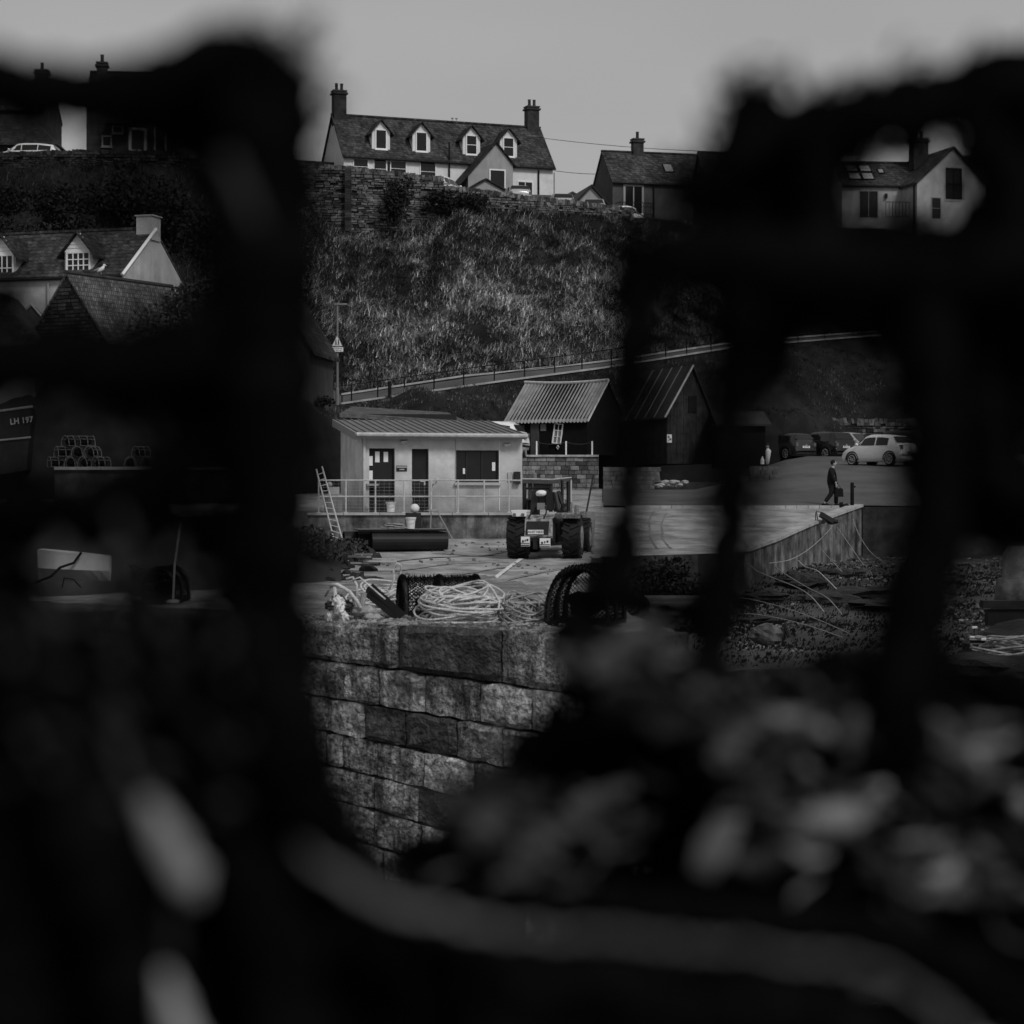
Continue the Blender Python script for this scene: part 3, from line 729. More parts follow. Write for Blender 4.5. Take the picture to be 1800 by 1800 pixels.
# garage C : gable facing camera
t = thing('garage', 'small pale garage with dark gable edge between the two hilltop houses', 'garage', (XP(1002, 154), 154, 25.2), R(12))
mb = MB(); mb.prism([(0, 0), (3.9, 0), (3.9, 1.6), (1.65, 4.0), (0, 2.35)], 0, 7); mb.build('wall', M['render'], t)
mb = MB()
mb.prism([(-1.0, 1.2), (1.65, 4.02), (1.65, 4.2), (-1.0, 1.42)], -.25, 7.2); mb.prism([(1.65, 4.2), (1.65, 4.02), (4.6, .95), (4.6, 1.17)], -.25, 7.2)
mb.build('roof', M['black_paint'], t)
t = thing('garage_roof_wing', 'low slate lean-to wing behind the pale garage', 'outbuilding', (XP(955, 158), 158, 25.5), R(12))
mb = MB(); mb.prismx([(0, 0), (5, 0), (5, 4.4), (0, 2.3)], 0, 3.4); mb.build('wall', M['render_dark'], t)
mb = MB(); mb.add([(-.2, -.2, 2.3), (3.6, -.2, 3.3), (3.6, 5.2, 4.8), (-.2, 5.2, 3.0), (-.2, -.2, 2.2), (3.6, -.2, 3.2)], [(0, 1, 2, 3), (4, 5, 1, 0)]); mb.build('roof', M['slate2'], t)
# House D modern L-shaped
t = thing('modern_house', 'white rendered L-shaped house with large skylights at upper right', 'house', (XP(1480, 152), 152, 24.6), R(4))
W1 = 5.2
wl, rf = shell(t, 6.2, W1, 4.4, 2.0, M['render_cot'], M['slate'], .15, .05)
for i in (0, 1):
    for j in (0, 1): skylight(t, 1.15 + i * 1.0, .2 + j * .36, .86, 1.0, W1, 4.4, 2.0)
skylight(t, 3.3, .5, .45, .7, W1, 4.4, 2.0)
window(t, 2.0, 2.0, 1.35, 1.95, 0, M['grey_paint'], M['glass'], (2, 1), .06, False, name='patio_door')
mb = MB()
for i in range(12): mb.tube([(3.0 + i * .25, -1.2, 1.9), (3.0 + i * .25, -1.2, 3.0)], .02, 4)
for z_ in (1.9, 3.0): mb.tube([(3.0, -1.2, z_), (5.9, -1.2, z_)], .025, 4)
mb.build('balcony_rail', M['black_paint'], t)
mb = MB(); mb.box((3.3, -.12, 3.6), (.18, .15, .35)); mb.build('wall_lamp', M['black_paint'], t)
# gable wing projecting, ridge roughly along depth
t2 = thing('gable_house', 'white gable-fronted house with tall balcony door at upper right', 'house', (XP(1612, 150), 150, 24.6), R(17))
Wg = 5.7; eh2 = 4.3; rg = 2.9
mb = MB(); mb.prism([(0, 0), (Wg, 0), (Wg, eh2), (Wg * .52, eh2 + rg - .3), (0, eh2)], 0, 9); mb.build('wall', M['render_cot'], t2)
mb = MB()
mb.prism([(-.2, eh2 - .2), (Wg * .52, eh2 + rg - .28), (Wg * .52, eh2 + rg - .12), (-.2, eh2 - .02)], -.2, 9.2)
mb.prism([(Wg * .52, eh2 + rg - .12), (Wg * .52, eh2 + rg - .28), (Wg + .2, eh2 - .2), (Wg + .2, eh2 - .02)], -.2, 9.2)
rfD = mb.build('roof', M['slate'], t2)
chimney(rfD, 2.0, 3.5, eh2 + rg - .6, 1.2, .8, 1.5, 2)
window(t2, 3.0, 3.3, 1.15, 2.1, 0, M['black_paint'], M['glass'], (2, 1), .08, False, name='balcony_door')
window(t2, 1.55, 1.7, .7, 1.5, 0, M['grey_paint'], M['glass'], (1, 2), .06, False)
mb = MB()
for i in range(12): mb.tube([(2.3 + i * .13, -.2, 3.2), (2.3 + i * .13, -.2, 4.3)], .018, 4)
for z_ in (3.2, 4.3): mb.tube([(2.25, -.2, z_), (3.77, -.2, z_)], .03, 4)
mb.build('juliet_balcony', M['black_paint'], t2)
mb = MB(); mb.tube([(-.1, .3, 0), (-.1, .3, 4.4)], .06, 6); mb.build('downpipe', M['black_paint'], t2)
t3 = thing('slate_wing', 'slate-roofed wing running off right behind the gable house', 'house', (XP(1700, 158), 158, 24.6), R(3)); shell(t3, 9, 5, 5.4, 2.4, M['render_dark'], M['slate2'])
# dark hilltop house (left)
t = thing('stone_house', 'black stone house with pale window frames on the left hilltop', 'house', (XP(152, 142), 142, 29.5), R(6))
wl, rf = shell(t, 9.5, 6, 3.6, 2.7, M['rubble_dark'], M['slate2'], .2, .05)
chimney(rf, .8, 3, 6.3, .7, .7, .7, 1)
for px, z_, w_, h_ in ((330, 1.15, .85, 1.15), (186, .75, .5, .6), (205, 1.7, .6, .35)):
    window(t, XP(px, 142) - XP(152, 142) + .05, z_, w_, h_, 0, M['render_cot'] if px == 330 else M['grey_paint'], M['glass'], (1, 1), .1)
lx = XP(241, 142) - XP(152, 142); f = window(t, lx, .5, .85, 1.35, 0, M['render'], M['door_dark'], (1, 1), .2, False, name='door')
for px in (272, 291):
    lx = XP(px, 142) - XP(152, 142); mb = MB(); mb.tube([(lx, -.7, 0), (lx, -.7, 2.1)], .07, 6); mb.build('porch_post', M['render'], t)
mb = MB(); mb.add([(1.4, -1.3, 2.1), (3.3, -1.3, 2.1), (3.3, 0, 2.4), (1.4, 0, 2.4)], [(0, 1, 2, 3)]); mb.build('porch_roof', M['slate2'], t)
t = thing('tall_stone_house', 'dark tall stone house end at the far left behind the hipped roof', 'house', (XP(-60, 150), 150, 28), 0)
wl, rf = shell(t, 5.7, 6, 6.2, 2.4, M['rubble_dark'], M['slate2'], .1, .05); chimney(rf, 4.9, 3, 8.5, .9, .8, 1.1, 1)
t = thing('hip_roof_cottage', 'low dark hip-roofed cottage behind white estate car', 'cottage', (XP(-80, 144), 144, 28), 0)
mb = MB(); mb.box((3.5, 2, 1.3), (7.0, 4, 2.6)); mb.build('wall', M['rubble_dark'], t)
mb = MB(); mb.add([(-.3, -.4, 2.55), (7.3, -.4, 2.55), (7.3, 4.3, 2.55), (-.3, 4.3, 2.55), (0, 2, 4.4), (5.6, 2, 4.3)], [(0, 1, 5, 4), (1, 2, 5), (2, 3, 4, 5), (3, 0, 4), (0, 3, 2, 1)]); mb.build('roof', M['slate2'], t)

# White cottage G
dG = 99; zG = 12.6; 
t = thing('white_cottage', 'white rendered cottage with two gabled dormers and pale chimney', 'cottage', (XP(-110, 94.5), 94.5, zG), R(17))
Lg = 11.0; Wg2 = 6.8; ehg = 4.0; rhg = 2.55
ca, sa = math.cos(R(17)), math.sin(R(17))
# right gable must be seen: turn the other way
t.rotation_euler = (0, 0, R(-17)); t.location = (XP(-144, 102), 102, zG); ca, sa = math.cos(R(-17)), math.sin(R(-17))
wl, rf = shell(t, Lg + .3, Wg2, ehg, rhg, M['render_cot'], M['slate'], .12, .03)
mb = MB(); mb.box((Lg - .05, Wg2 / 2, ehg + rhg + .1), (.85, .95, 1.2)); mb.box((Lg - .05, Wg2 / 2, ehg + rhg + .72), (1.0, 1.06, .06)); ch = mb.build('chimney', M['render_cot'], rf)
def gx(px, yl=0):
    x0 = t.location.x; y0 = t.location.y; k = (px - 900) / FPX
    return (k * (y0 + yl * ca) - x0 + yl * sa) / (ca - k * sa)
for px in (5, 139):
    dormer(t, gx(px, .4), .35, ehg + .15 - (.0 if px > 50 else .9), 1.5, 1.1 + (.0 if px > 50 else .9), .9, 2.3, M['render_cot'], M['slate2'], 1.15, .88 + (.0 if px > 50 else .9), (4, 3), clad=True)
g = MB()
for (yy, zz, w_, h_) in ((1.5, 3.0, .7, .7), (5.2, 3.0, .7, .9)):
    f = MB(); xg = Lg + .34
    f.box((xg, yy - w_ / 2, zz + h_ / 2), (.06, .07, h_)); f.box((xg, yy + w_ / 2, zz + h_ / 2), (.06, .07, h_)); f.box((xg, yy, zz + h_ / 2), (.05, .04, h_)); f.box((xg, yy, zz + h_), (.07, w_, .07)); f.box((xg, yy, zz), (.07, w_, .07)); f.box((xg, yy, zz + h_ * .5), (.05, w_, .04))
    fo = f.build('window', M['white_paint'], t); pm = MB(); pm.box((xg - .02, yy, zz + h_ / 2), (.03, w_, h_)); pm.build('pane', M['glass'], fo)
mb = MB(); mb.tube([(gx(86), -.1, 1), (gx(86), -.1, 3.7)], .05, 6); mb.build('downpipe', M['grey_paint'], t)
mb = MB(); kk = rhg / (Wg2 / 2)
mb.tube([(Lg + .36, -.15, ehg - .0), (Lg + .36, Wg2 / 2, ehg + rhg + .1)], .09, 4); mb.build('verge_board', M['white_paint'], t)
# barn H : gable facing camera, ridge receding right
t = thing('stone_barn', 'dark stone barn with pale pantiled roof below the white cottage', 'barn', (XP(68, 88), 88, 8.85), R(-30))
mb = MB(); mb.prism([(-.1, 0), (3.4, 0), (3.4, 4.0), (1.65, 6.45), (-.1, 4.2)], 0, 6.8); mb.build('gable_wall', M['rubble_dark'], t)
mb = MB()
mb.prism([(-.5, 3.75), (1.65, 6.5), (1.65, 6.62), (-.5, 3.9)], -.1, 6.9)
mb.prism([(1.65, 6.62), (1.65, 6.5), (3.9, 3.5), (3.9, 3.64)], -.1, 6.9); mb.build('roof', M['pantile'], t)
mb = MB(); mb.tube([(1.65, -.1, 6.62), (1.65, 6.9, 6.62)], .11, 6); mb.build('ridge_tiles', M['rubble_dark'], t)
rs = random.Random(4); mb = MB()
for z_ in np.arange(3.0, 6.2, .16):
    x_ = -.05
    while x_ < 3.3:
        l = rs.uniform(.2, .5)
        if x_ + l / 2 > (z_ - 4.2) * .78 - .1 and x_ + l / 2 < 3.4 - (z_ - 4.0) * .72: mb.box((x_ + l / 2, -.03, z_), (l * .85, .1, .12))
        x_ += l
stuff(mb.build('rubble_stones', M['rubble_dark'], t))
t = thing('low_roof_shed', 'pale sloping slate roof at the left edge below the cottage', 'shed', (XP(-60, 86), 86, 9.5), 0)
mb = MB(); mb.add([(0, 0, 0), (2.9, 0, 0), (2.9, 0, 3.0), (1.2, 0, 5.0), (0, 0, 5.0), (0, 4, 0), (2.9, 4, 0), (2.9, 4, 3.0), (1.2, 4, 5.0), (0, 4, 5.0)], [(0, 1, 2, 3, 4), (5, 9, 8, 7, 6), (1, 6, 7, 2), (0, 4, 9, 5)]); mb.build('wall', M['render_dark'], t)
mb = MB(); mb.add([(0, -.15, 4.6), (1.2, -.15, 5.1), (3.1, -.15, 2.8), (0, -.6, 2.6), (1.2, 4, 5.1), (3.1, 4, 2.8)], [(0, 3, 2, 1), (1, 2, 5, 4)]); mb.build('roof', M['pantile'], t)
t = thing('porch_gable', 'tiny dark gabled porch with pale bargeboards below the cottage wall', 'porch', (XP(36, 93), 93, 12.3), 0)
mb = MB(); mb.prism([(0, 0), (.95, 0), (.95, 1.8), (.48, 2.3), (0, 1.8)], 0, 1); mb.build('wall', M['render_dark'], t)
mb = MB(); mb.tube([(-.1, -.05, 1.7), (.48, -.05, 2.35), (1.05, -.05, 1.7)], .06, 4); mb.build('bargeboard', M['render_cot'], t)
# gull
def gull(c, label, k=1.0):
    t = thing('gull', label, 'bird', tuple(c), 0)
    mb = MB(); mb.tube([(-.14 * k, 0, .14 * k), (-.04 * k, 0, .2 * k), (.07 * k, 0, .28 * k), (.12 * k, 0, .36 * k)], [.03 * k, .085 * k, .08 * k, .05 * k], 9); mb.lump((.14 * k, 0, .41 * k), (.06 * k, .05 * k, .055 * k), 0, 1, 8, 6); mb.tube([(.1 * k, 0, .3 * k), (.14 * k, 0, .4 * k)], .045 * k, 7)
    mb.tube([(.19 * k, 0, .41 * k), (.26 * k, 0, .39 * k)], [.018 * k, .004 * k], 5); mb.build('body', M['white_paint'], t, smooth=True)
    mb = MB(); mb.tube([(-.28 * k, 0, .2 * k), (-.05 * k, 0, .25 * k), (.08 * k, 0, .23 * k)], [.02 * k, .075 * k, .03 * k], 6); mb.build('wing', M['grey_paint'], t)
    mb = MB()
    for s_ in (-1, 1): mb.tube([(.02, s_ * .03, 0), (.02, s_ * .03, .14 * k)], .008, 4)
    mb.build('leg', M['grey_paint'], t)
gull(P(177, 484, 96), 'white gull standing beside the cottage dormer', 1.15)
# roof behind right of cottage, dark gable at 510-550
t = thing('long_shed', 'long low dark shed roof right of the cottage gable', 'shed', (XP(322, 103), 103, ZY(560, 103)), 0); mb = MB(); mb.box((1.7, 2, .8), (3.4, 4, 1.6)); mb.build('wall', M['render_dark'], t); mb = MB(); mb.box((1.75, 1.8, 1.68), (3.7, 4.4, .14)); mb.build('roof', M['slate'], t)
t = thing('boat_shed', 'dark gabled shed behind the left creel frame beside lamp post', 'shed', (XP(430, 96), 96, 9.3), R(-8))
mb = MB(); mb.prism([(0, 0), (3.1, 0), (3.1, 3.6), (1.5, 6.2), (0, 3.6)], 0, 5); mb.build('wall', M['render_dark'], t)
mb = MB(); mb.prism([(-.3, 3.3), (1.5, 6.25), (1.5, 6.4), (-.3, 3.45)], -.2, 5.1); mb.prism([(1.5, 6.4), (1.5, 6.25), (3.4, 3.2), (3.4, 3.35)], -.2, 5.1); mb.build('roof', M['slate'], t)

# lamp post with signs
d = 112; base = P(593, 712, d)
t = thing('street_lamp', 'grey street lamp post carrying a triangular pedestrian warning sign', 'street lamp', tuple(base), 0)
H = (712 - 536) * d / FPX
mb = MB(); mb.tube([(0, 0, 0), (0, 0, .9), (0, 0, .95), (0, 0, H)], [.10, .10, .07, .055], 8); mb.build('pole', M['plastic_grey'], t)
mb = MB(); mb.box((.18, 0, H + .04), (.72, .18, .09)); mb.build('lamp_head', M['plastic_grey'], t)
s = 3600 / d
sg = MB(); zc_ = (712 - 600) / s
sg.prism([(-.30, zc_ - .27), (.30, zc_ - .27), (0, zc_ + .32)], -.12, -.10); so = sg.build('warning_sign', M['white_paint'], t)
pg = MB()
for sx in (-.07, .07):
    pg.lump((sx, -.125, zc_ + .06), (.03, .008, .03), 0, 1, 8, 5); pg.prism([(sx - .035, zc_ - .08), (sx + .035, zc_ - .08), (sx + .02, zc_ + .03), (sx - .02, zc_ + .03)], -.13, -.121)
    pg.prism([(sx - .05, zc_ - .22), (sx - .02, zc_ - .22), (sx + .01, zc_ - .08), (sx - .02, zc_ - .08)], -.13, -.121); pg.prism([(sx + .02, zc_ - .22), (sx + .05, zc_ - .22), (sx + .03, zc_ - .08), (sx, zc_ - .08)], -.13, -.121)
pg.build('walking_figures', M['black_paint'], so)
bd = MB(); bd.tube([(-.29, -.125, zc_ - .265), (.29, -.125, zc_ - .265), (0, -.125, zc_ + .30)], .018, 4, closed=True); bd.build('sign_border', M['grey_paint'], so)
pl = MB(); pl.box((0, -.11, zc_ - .45), (.66, .02, .26)); po = pl.build('sign_plate', M['white_paint'], t)
text('No footway', .115, M['black_paint'], po, (0, -.123, zc_ - .39), (R(90), 0, 0)); text('for 400 yds', .105, M['black_paint'], po, (0, -.123, zc_ - .51), (R(90), 0, 0))
# overhead wires
for (p0, y0, d0), (p1, y1, d1), lab in (((940, 241, 166), (1400, 268, 160), 'upper overhead wire crossing the sky from the terrace chimney'), ((968, 299, 163), (1046, 306, 164), 'lower short overhead wire between the hilltop houses')):
    A_, B_ = P(p0, y0, d0), P(p1, y1, d1); mb = MB(); mb.tube([A_.lerp(B_, i / 12) - Vector((0, 0, .35 * 4 * (i / 12) * (1 - i / 12) * (B_ - A_).length / 20)) for i in range(13)], .022, 4); tag(mb.build('overhead_wire', M['black_paint']), lab, 'wire')

# ---------------------------------------------------------------- office building
def office():
    t = thing('harbour_office', 'pale rendered harbour office with metal roof and dark openings', 'office', (XP(636, 68.4), 68.4, 5.42), R(12))
    a = R(12); ca, sa = math.cos(a), math.sin(a); x0, y0 = t.location.x, t.location.y
    def fx(px, yl=0): k = (px - 900) / FPX; return (k * (y0 + yl * ca) - x0 + yl * sa) / (ca - k * sa)
    def lz(py, px): l = fx(px); d = y0 + l * sa; return ZY(py, d) - 5.42
    Lf = fx(918); Wd = 5.6; hF = 2.55; hB = 3.15
    # front wall with real openings
    ops = [(fx(649), fx(694), 0.02, lz(788, 670)), (fx(724), fx(753.5), .02, lz(789, 738)), (fx(801.5), fx(877), lz(848, 840), lz(791.5, 840))]
    mb = MB(); th = .28; xcur = 0
    for x0_, x1_, z0_, z1_ in ops:
        mb.box(((xcur + x0_) / 2, th / 2, hF / 2), (x0_ - xcur, th, hF))
        mb.box(((x1_ + x0_) / 2, th / 2, (z1_ + hF) / 2), (x1_ - x0_, th, hF - z1_))
        if z0_ > .1: mb.box(((x1_ + x0_) / 2, th / 2, z0_ / 2), (x1_ - x0_, th, z0_))
        xcur = x1_
    mb.box(((xcur + Lf) / 2, th / 2, hF / 2), (Lf - xcur, th, hF))
    mb.build('front_wall', M['office_render'], t)
    mb = MB(); mb.prismx([(th, 0), (Wd, 0), (Wd, hB), (th, hF + .03)], -.0, .25); mb.prismx([(th, 0), (Wd, 0), (Wd, hB), (th, hF + .03)], Lf - .25, Lf); mb.box((Lf / 2, Wd - .12, hB / 2), (Lf - .5, .24, hB - .01)); mb.build('side_wall', M['office_render'], t)
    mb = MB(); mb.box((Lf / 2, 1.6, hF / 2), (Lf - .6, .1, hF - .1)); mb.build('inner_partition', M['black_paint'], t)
    # roof
    k = (hB - hF) / Wd; rf = MB(); o1, o2 = -.38, Wd + .3; xl, xr = -.22, Lf + .06
    z1, z2 = hF + o1 * k + .02, hF + o2 * k + .02
    rf.prismx([(o1, z1), (o2, z2), (o2, z2 + .1), (o1, z1 + .1)], xl, xr); ro = rf.build('roof', M['metal_roof'], t)
    for i in range(22):
        xx = xl + .1 + (xr - xl - .2) * i / 21; rb = MB(); rb.prismx([(o1 + .02, z1 + .1), (o2, z2 + .1), (o2, z2 + .14), (o1 + .02, z1 + .14)], xx - .02, xx + .02); rb.build('standing_seam', M['metal_roof'], ro)
    fb = MB(); fb.box(((xl + xr) / 2, o1 - .02, z1 + .03), (xr - xl, .05, .2)); fb.build('fascia', M['grey_paint'], t)
    gt = MB(); gt.tube([(xl - .02, o1 - .1, z1 + .06), (xr + .02, o1 - .1, z1 + .04)], .07, 8); gt.build('gutter', M['galv'], t)
    bb = MB(); bb.prismx([(o1, z1 - .14), (o2, z2 - .14), (o2, z2 + .12), (o1, z1 + .12)], xl - .05, xl); bb.build('bargeboard', M['grey_paint'], t)
    dp = MB(); dp.tube([(.07, -.09, 0), (.07, -.09, hF - .1), (.07, -.3, hF + .02)], .05, 8); dp.build('downpipe', M['office_render'], t)
    # doors
    x0_, x1_, z0_, z1_ = ops[0]
    db = MB(); db.box(((x0_ + x1_) / 2, .2, z1_ / 2), (x1_ - x0_, .05, z1_ - .01)); do = db.build('entrance_door', M['door_dark'], t)
    sl = MB()
    for i in range(7): sl.box(((x0_ + x1_) / 2 + .05, .16, .12 + i * .12), (x1_ - x0_ - .12, .03, .05))
    sl.build('louvre', M['machine_dark'], do)
    for px, py, w_, h_ in ((664.5, 803, .15, .36), (679.5, 803, .15, .34)):
        n = MB(); n.box((fx(px), .165, lz(py, px)), (w_, .012, h_)); n.build('paper_notice', M['white_paint'], do)
    for px, py, w_, h_ in ((648, 810, .13, .32), (648, 835, .13, .3)):
        n = MB(); n.box((fx(px) + .09, .14, lz(py, px)), (w_, .012, h_)); n.build('paper_notice', M['white_paint'], do)
    n = MB(); n.box((fx(654), -.05, lz(852, 654)), (.4, .22, .07)); n.build('ledge', M['grey_paint'], t)
    x0_, x1_, z0_, z1_ = ops[1]
    db = MB(); db.box(((x0_ + x1_) / 2, .17, z1_ / 2), (x1_ - x0_, .05, z1_ - .01)); do = db.build('side_door', M['door_dark'], t)
    hd = MB(); hd.tube([(x1_ - .12, .1, 1.03), (x1_ - .26, .1, 1.03)], .02, 6); hd.box((x1_ - .12, .13, 1.0), (.05, .05, .18)); hd.build('handle', M['galv'], do)
    sl = MB()
    for i in range(8): sl.box(((x0_ + x1_) / 2, .13, .12 + i * .11), (x1_ - x0_ - .1, .03, .05))
    sl.build('louvre', M['machine_dark'], do)
    # window
    x0_, x1_, z0_, z1_ = ops[2]; fr = MB(); cx = (x0_ + x1_) / 2; hh = z1_ - z0_
    for xx in (x0_ + .03, x0_ + (x1_ - x0_) * .26, x0_ + (x1_ - x0_) * .62, x1_ - .03): fr.box((xx, .16, (z0_ + z1_) / 2), (.055, .06, hh - .01))
    for zz in (z0_ + .035, z1_ - .035): fr.box((cx, .165, zz), (x1_ - x0_ - .12, .05, .06))
    fo = fr.build('window', M['machine_dark'], t); pn = MB(); pn.box((cx, .18, (z0_ + z1_) / 2), (x1_ - x0_ - .02, .012, hh - .02)); pn.build('pane', M['glass'], fo)
    for px, py, w_, h_ in ((816.7, 828, .075, .19), (869, 820, .11, .29)):
        n = MB(); n.box((fx(px), .125, lz(py, px)), (w_, .01, h_)); n.build('window_notice', M['white_paint'], fo)
    sl = MB(); sl.box((cx, -.04, z0_ - .06), (x1_ - x0_ + .12, .16, .07)); sl.build('window_sill', M['concrete_pale'], t)
    # sign
    sb = MB(); sx, sz_ = fx(706), lz(823.5, 706); sb.box((sx, -.012, sz_), (.36, .02, .19)); so = sb.build('office_sign', M['machine_dark'], t)
    bdm = MB(); bdm.box((sx, -.0235, sz_ + .045), (.335, .004, .045)); bdm.build('sign_band', M['grey_paint'], so)
    text('HARBOURMASTER', .042, M['white_paint'], so, (sx, -.03, sz_ + .045), (R(90), 0, 0), bold=.0005); text('OFFICE', .05, M['white_paint'], so, (sx, -.027, sz_ - .035), (R(90), 0, 0), bold=.001)
    # flood lights
    for px, py in ((707, 775), (888, 780)):
        lx, l_z = fx(px), lz(py, px); m_ = MB(); m_.tube([(lx, 0, l_z - .03), (lx, -.12, l_z)], .03, 6); m_.add([(lx - .1, -.1, l_z + .02), (lx + .14, -.12, l_z + .05), (lx + .16, -.26, l_z + .0), (lx - .08, -.26, l_z - .02), (lx - .06, -.1, l_z - .1), (lx + .08, -.12, l_z - .1), (lx + .1, -.2, l_z - .1), (lx - .05, -.2, l_z - .1)], [(0, 1, 2, 3), (4, 7, 6, 5), (0, 4, 5, 1), (1, 5, 6, 2), (2, 6, 7, 3), (3, 7, 4, 0)])
        m_.build('floodlight', M['galv'], t)
    # meter box + black post box
    m_ = MB(); m_.box((fx(896), -.03, lz(838, 896)), (.15, .06, .3)); m_.build('vent_grille', M['concrete_pale'], t)
    m_ = MB(); m_.box((fx(908), -.09, lz(840, 908)), (.2, .18, .42)); m_.build('wall_phone', M['machine_dark'], t)
    m_ = MB(); m_.tube([(fx(765), -.02, lz(842, 765)), (fx(765), -.1, lz(845, 765)), (fx(765) - .08, -.1, lz(850, 765))], .03, 6); m_.lump((fx(767), -.08, lz(843, 767)), .055, .2, 2, 8, 6); m_.build('wall_tap', M['galv'], t)
    for px in (800.5, 877.6):
        m_ = MB(); m_.tube([(fx(px), -.012, .05), (fx(px), -.012, hF - .1)], .012, 4); m_.build('cable', M['white_paint'] if px > 850 else M['grey_paint'], t)
office()
# terrace (retaining wall + deck)
t = thing('office_terrace', 'stained concrete terrace in front of the harbour office', 'terrace', (XP(540, 67.0), 67.0, 0), R(3.2))
Lt = 8.3; zt = 5.38
mb = MB(); mb.box((Lt / 2, .15, 4.6), (Lt, .3, 1.5)); mb.build('retaining_face', M['concrete'], t)
mb = MB(); mb.box((Lt / 2, 1.9, 5.0), (Lt - .02, 3.2, .68)); mb.build('deck', M['concrete_pale'], t)
for i in range(7):
    mb = MB(); mb.box((Lt / 7 * (i + .5), .12, zt), (Lt / 7 - .02, .42, .08)); mb.build('coping_slab', M['concrete_pale'], t)
t = thing('terrace_railing', 'galvanised two-rail railing on the edge of the office terrace', 'railing', (XP(558, 67.0), 67.05, 5.42), R(3.2))
def rx(px): k = (px - 900) / FPX; return (k * 67.05 - XP(558, 67.0)) / (math.cos(R(3.2)) - k * math.sin(R(3.2)))
for px in (560, 608, 660, 710, 758, 805, 851, 894.5, 1004):
    mb = MB(); mb.tube([(rx(px), 0, -.0), (rx(px), 0, 1.06)], .028, 6); mb.box((rx(px), 0, .01), (.12, .12, .02)); mb.build('post', M['galv'], t)
for z_ in (1.06, .53):
    mb = MB(); mb.tube([(rx(559), 0, z_), (rx(1005), 0, z_)], .024, 6); mb.build('rail', M['galv'], t)
# mesh infill wires
mb = MB()
for i in range(9): mb.tube([(rx(560), .01, .06 + i * .11), (rx(905), .01, .06 + i * .11)], .003, 3)
for i in range(40):
    xx = rx(560) + (rx(905) - rx(560)) * i / 39; mb.tube([(xx, .012, .03), (xx, .012, 1.04)], .002, 3)
stuff(mb.build('mesh_infill', M['galv'], t))
# items on terrace
def bucket(loc, label, r=.14, h=.3, lid=True, m=None, rz=0):
    t = thing('bucket', label, 'bucket', loc, rz)
    mb = MB(); mb.tube([(0, 0, 0), (0, 0, h * .9), (0, 0, h * .9), (0, 0, h)], [r * .82, r * .95, r * 1.08, r * 1.08], 16); mb.build('tub', m or M['plastic_white'], t, smooth=False)
    if lid: mb = MB(); mb.tube([(0, 0, h), (0, 0, h + .035)], r * 1.14, 16); mb.build('lid', m or M['plastic_white'], t)
    mb = MB(); mb.tube([(-r, 0, h * .85), (-r * .7, -r * .9, h * .6), (0, -r * 1.15, h * .5), (r * .7, -r * .9, h * .6), (r, 0, h * .85)], .006, 4); mb.build('handle', M['galv'], t)
    return t
bucket((XP(687, 67.5), 67.5, 5.44), 'white square-lidded bucket on the terrace by the entrance door', .155, .3)
t = thing('water_tank', 'pale plastic tank at the left end of the office terrace', 'tank', (XP(586, 67.8), 67.8, 5.42), 0)
mb = MB(); mb.tube([(0, 0, 0), (0, 0, .55), (0, 0, .6)], [.3, .32, .26], 18); mb.build('tank_body', M['plastic_grey'], t)
mb = MB(); mb.box((.02, -.02, .72), (.34, .3, .25)); mb.build('box', M['concrete_pale'], t)
mb = MB(); mb.lump((-.12, 0, .93), .09, .1, 1, 10, 8); mb.build('float', M['grey_paint'], t, smooth=True)
t = thing('pump', 'dark portable pump with round housing beside the second door', 'pump', (XP(735, 67.9), 67.9, 5.42), 0)
mb = MB(); mb.tube([(0, -.12, .36), (0, .15, .36)], .17, 14); mb.box((.05, 0, .14), (.5, .35, .1)); mb.build('motor', M['machine_dark'], t)
mb = MB(); mb.tube([(-.1, -.17, .07), (-.1, .17, .07)], .08, 10); mb.tube([(-.18, 0, .3), (-.24, 0, .6), (-.2, 0, .75)], .015, 5); mb.build('handle', M['galv'], t)
mb = MB(); mb.tube([(.2, -.1, .08), (.45, -.12, .05), (.55, 0, .1), (.4, .1, .12)], .025, 6); mb.build('hose', M['rope_grey'], t)
mb = MB(); mb.tube([(0, 0, 0), (.03, 0, .12), (0, 0, .22)], [.05, .07, .03], 8)
tag(mb.build('plastic_can', M['grey_paint'], loc=(XP(643, 67.6), 67.6, 5.42)), 'small pale can leaning on the terrace edge by the downpipe', 'can')
t = thing('side_shed_door', 'small pale wooden table end on the terrace right of the pump', 'table', (XP(763, 67.0), 66.7, 4.45), 0)
mb = MB(); mb.box((0, 0, 1.06), (.28, .3, .05)); mb.build('table_top', M['concrete_pale'], t)
for sx in (-.08, .1):
    mb = MB(); mb.tube([(sx, 0, 1.05), (sx * 1.5 + (.5 if sx > 0 else 0), -.1, .05)], .018, 5); mb.build('leg', M['grey_paint'], t)
# ladder
def ladder(b0, b1, t0, t1, label):
    t = thing('ladder', label, 'ladder', tuple(b0)); o0 = Vector(b0)
    for p, q in ((b0, t0), (b1, t1)):
        mb = MB(); mb.tube([Vector(p) - o0, Vector(q) - o0], .028, 5); mb.build('stile', M['galv'], t)
    for i in range(1, 13):
        f = i / 13; mb = MB(); mb.tube([Vector(b0).lerp(t0, f) - o0, Vector(b1).lerp(t1, f) - o0], .016, 5); mb.build('rung', M['galv'], t)
ladder(P(588, 953, 65), P(605, 960, 65), P(556, 825, 66.9), P(566, 820, 66.9), 'aluminium ladder leaning against the left end of the terrace')
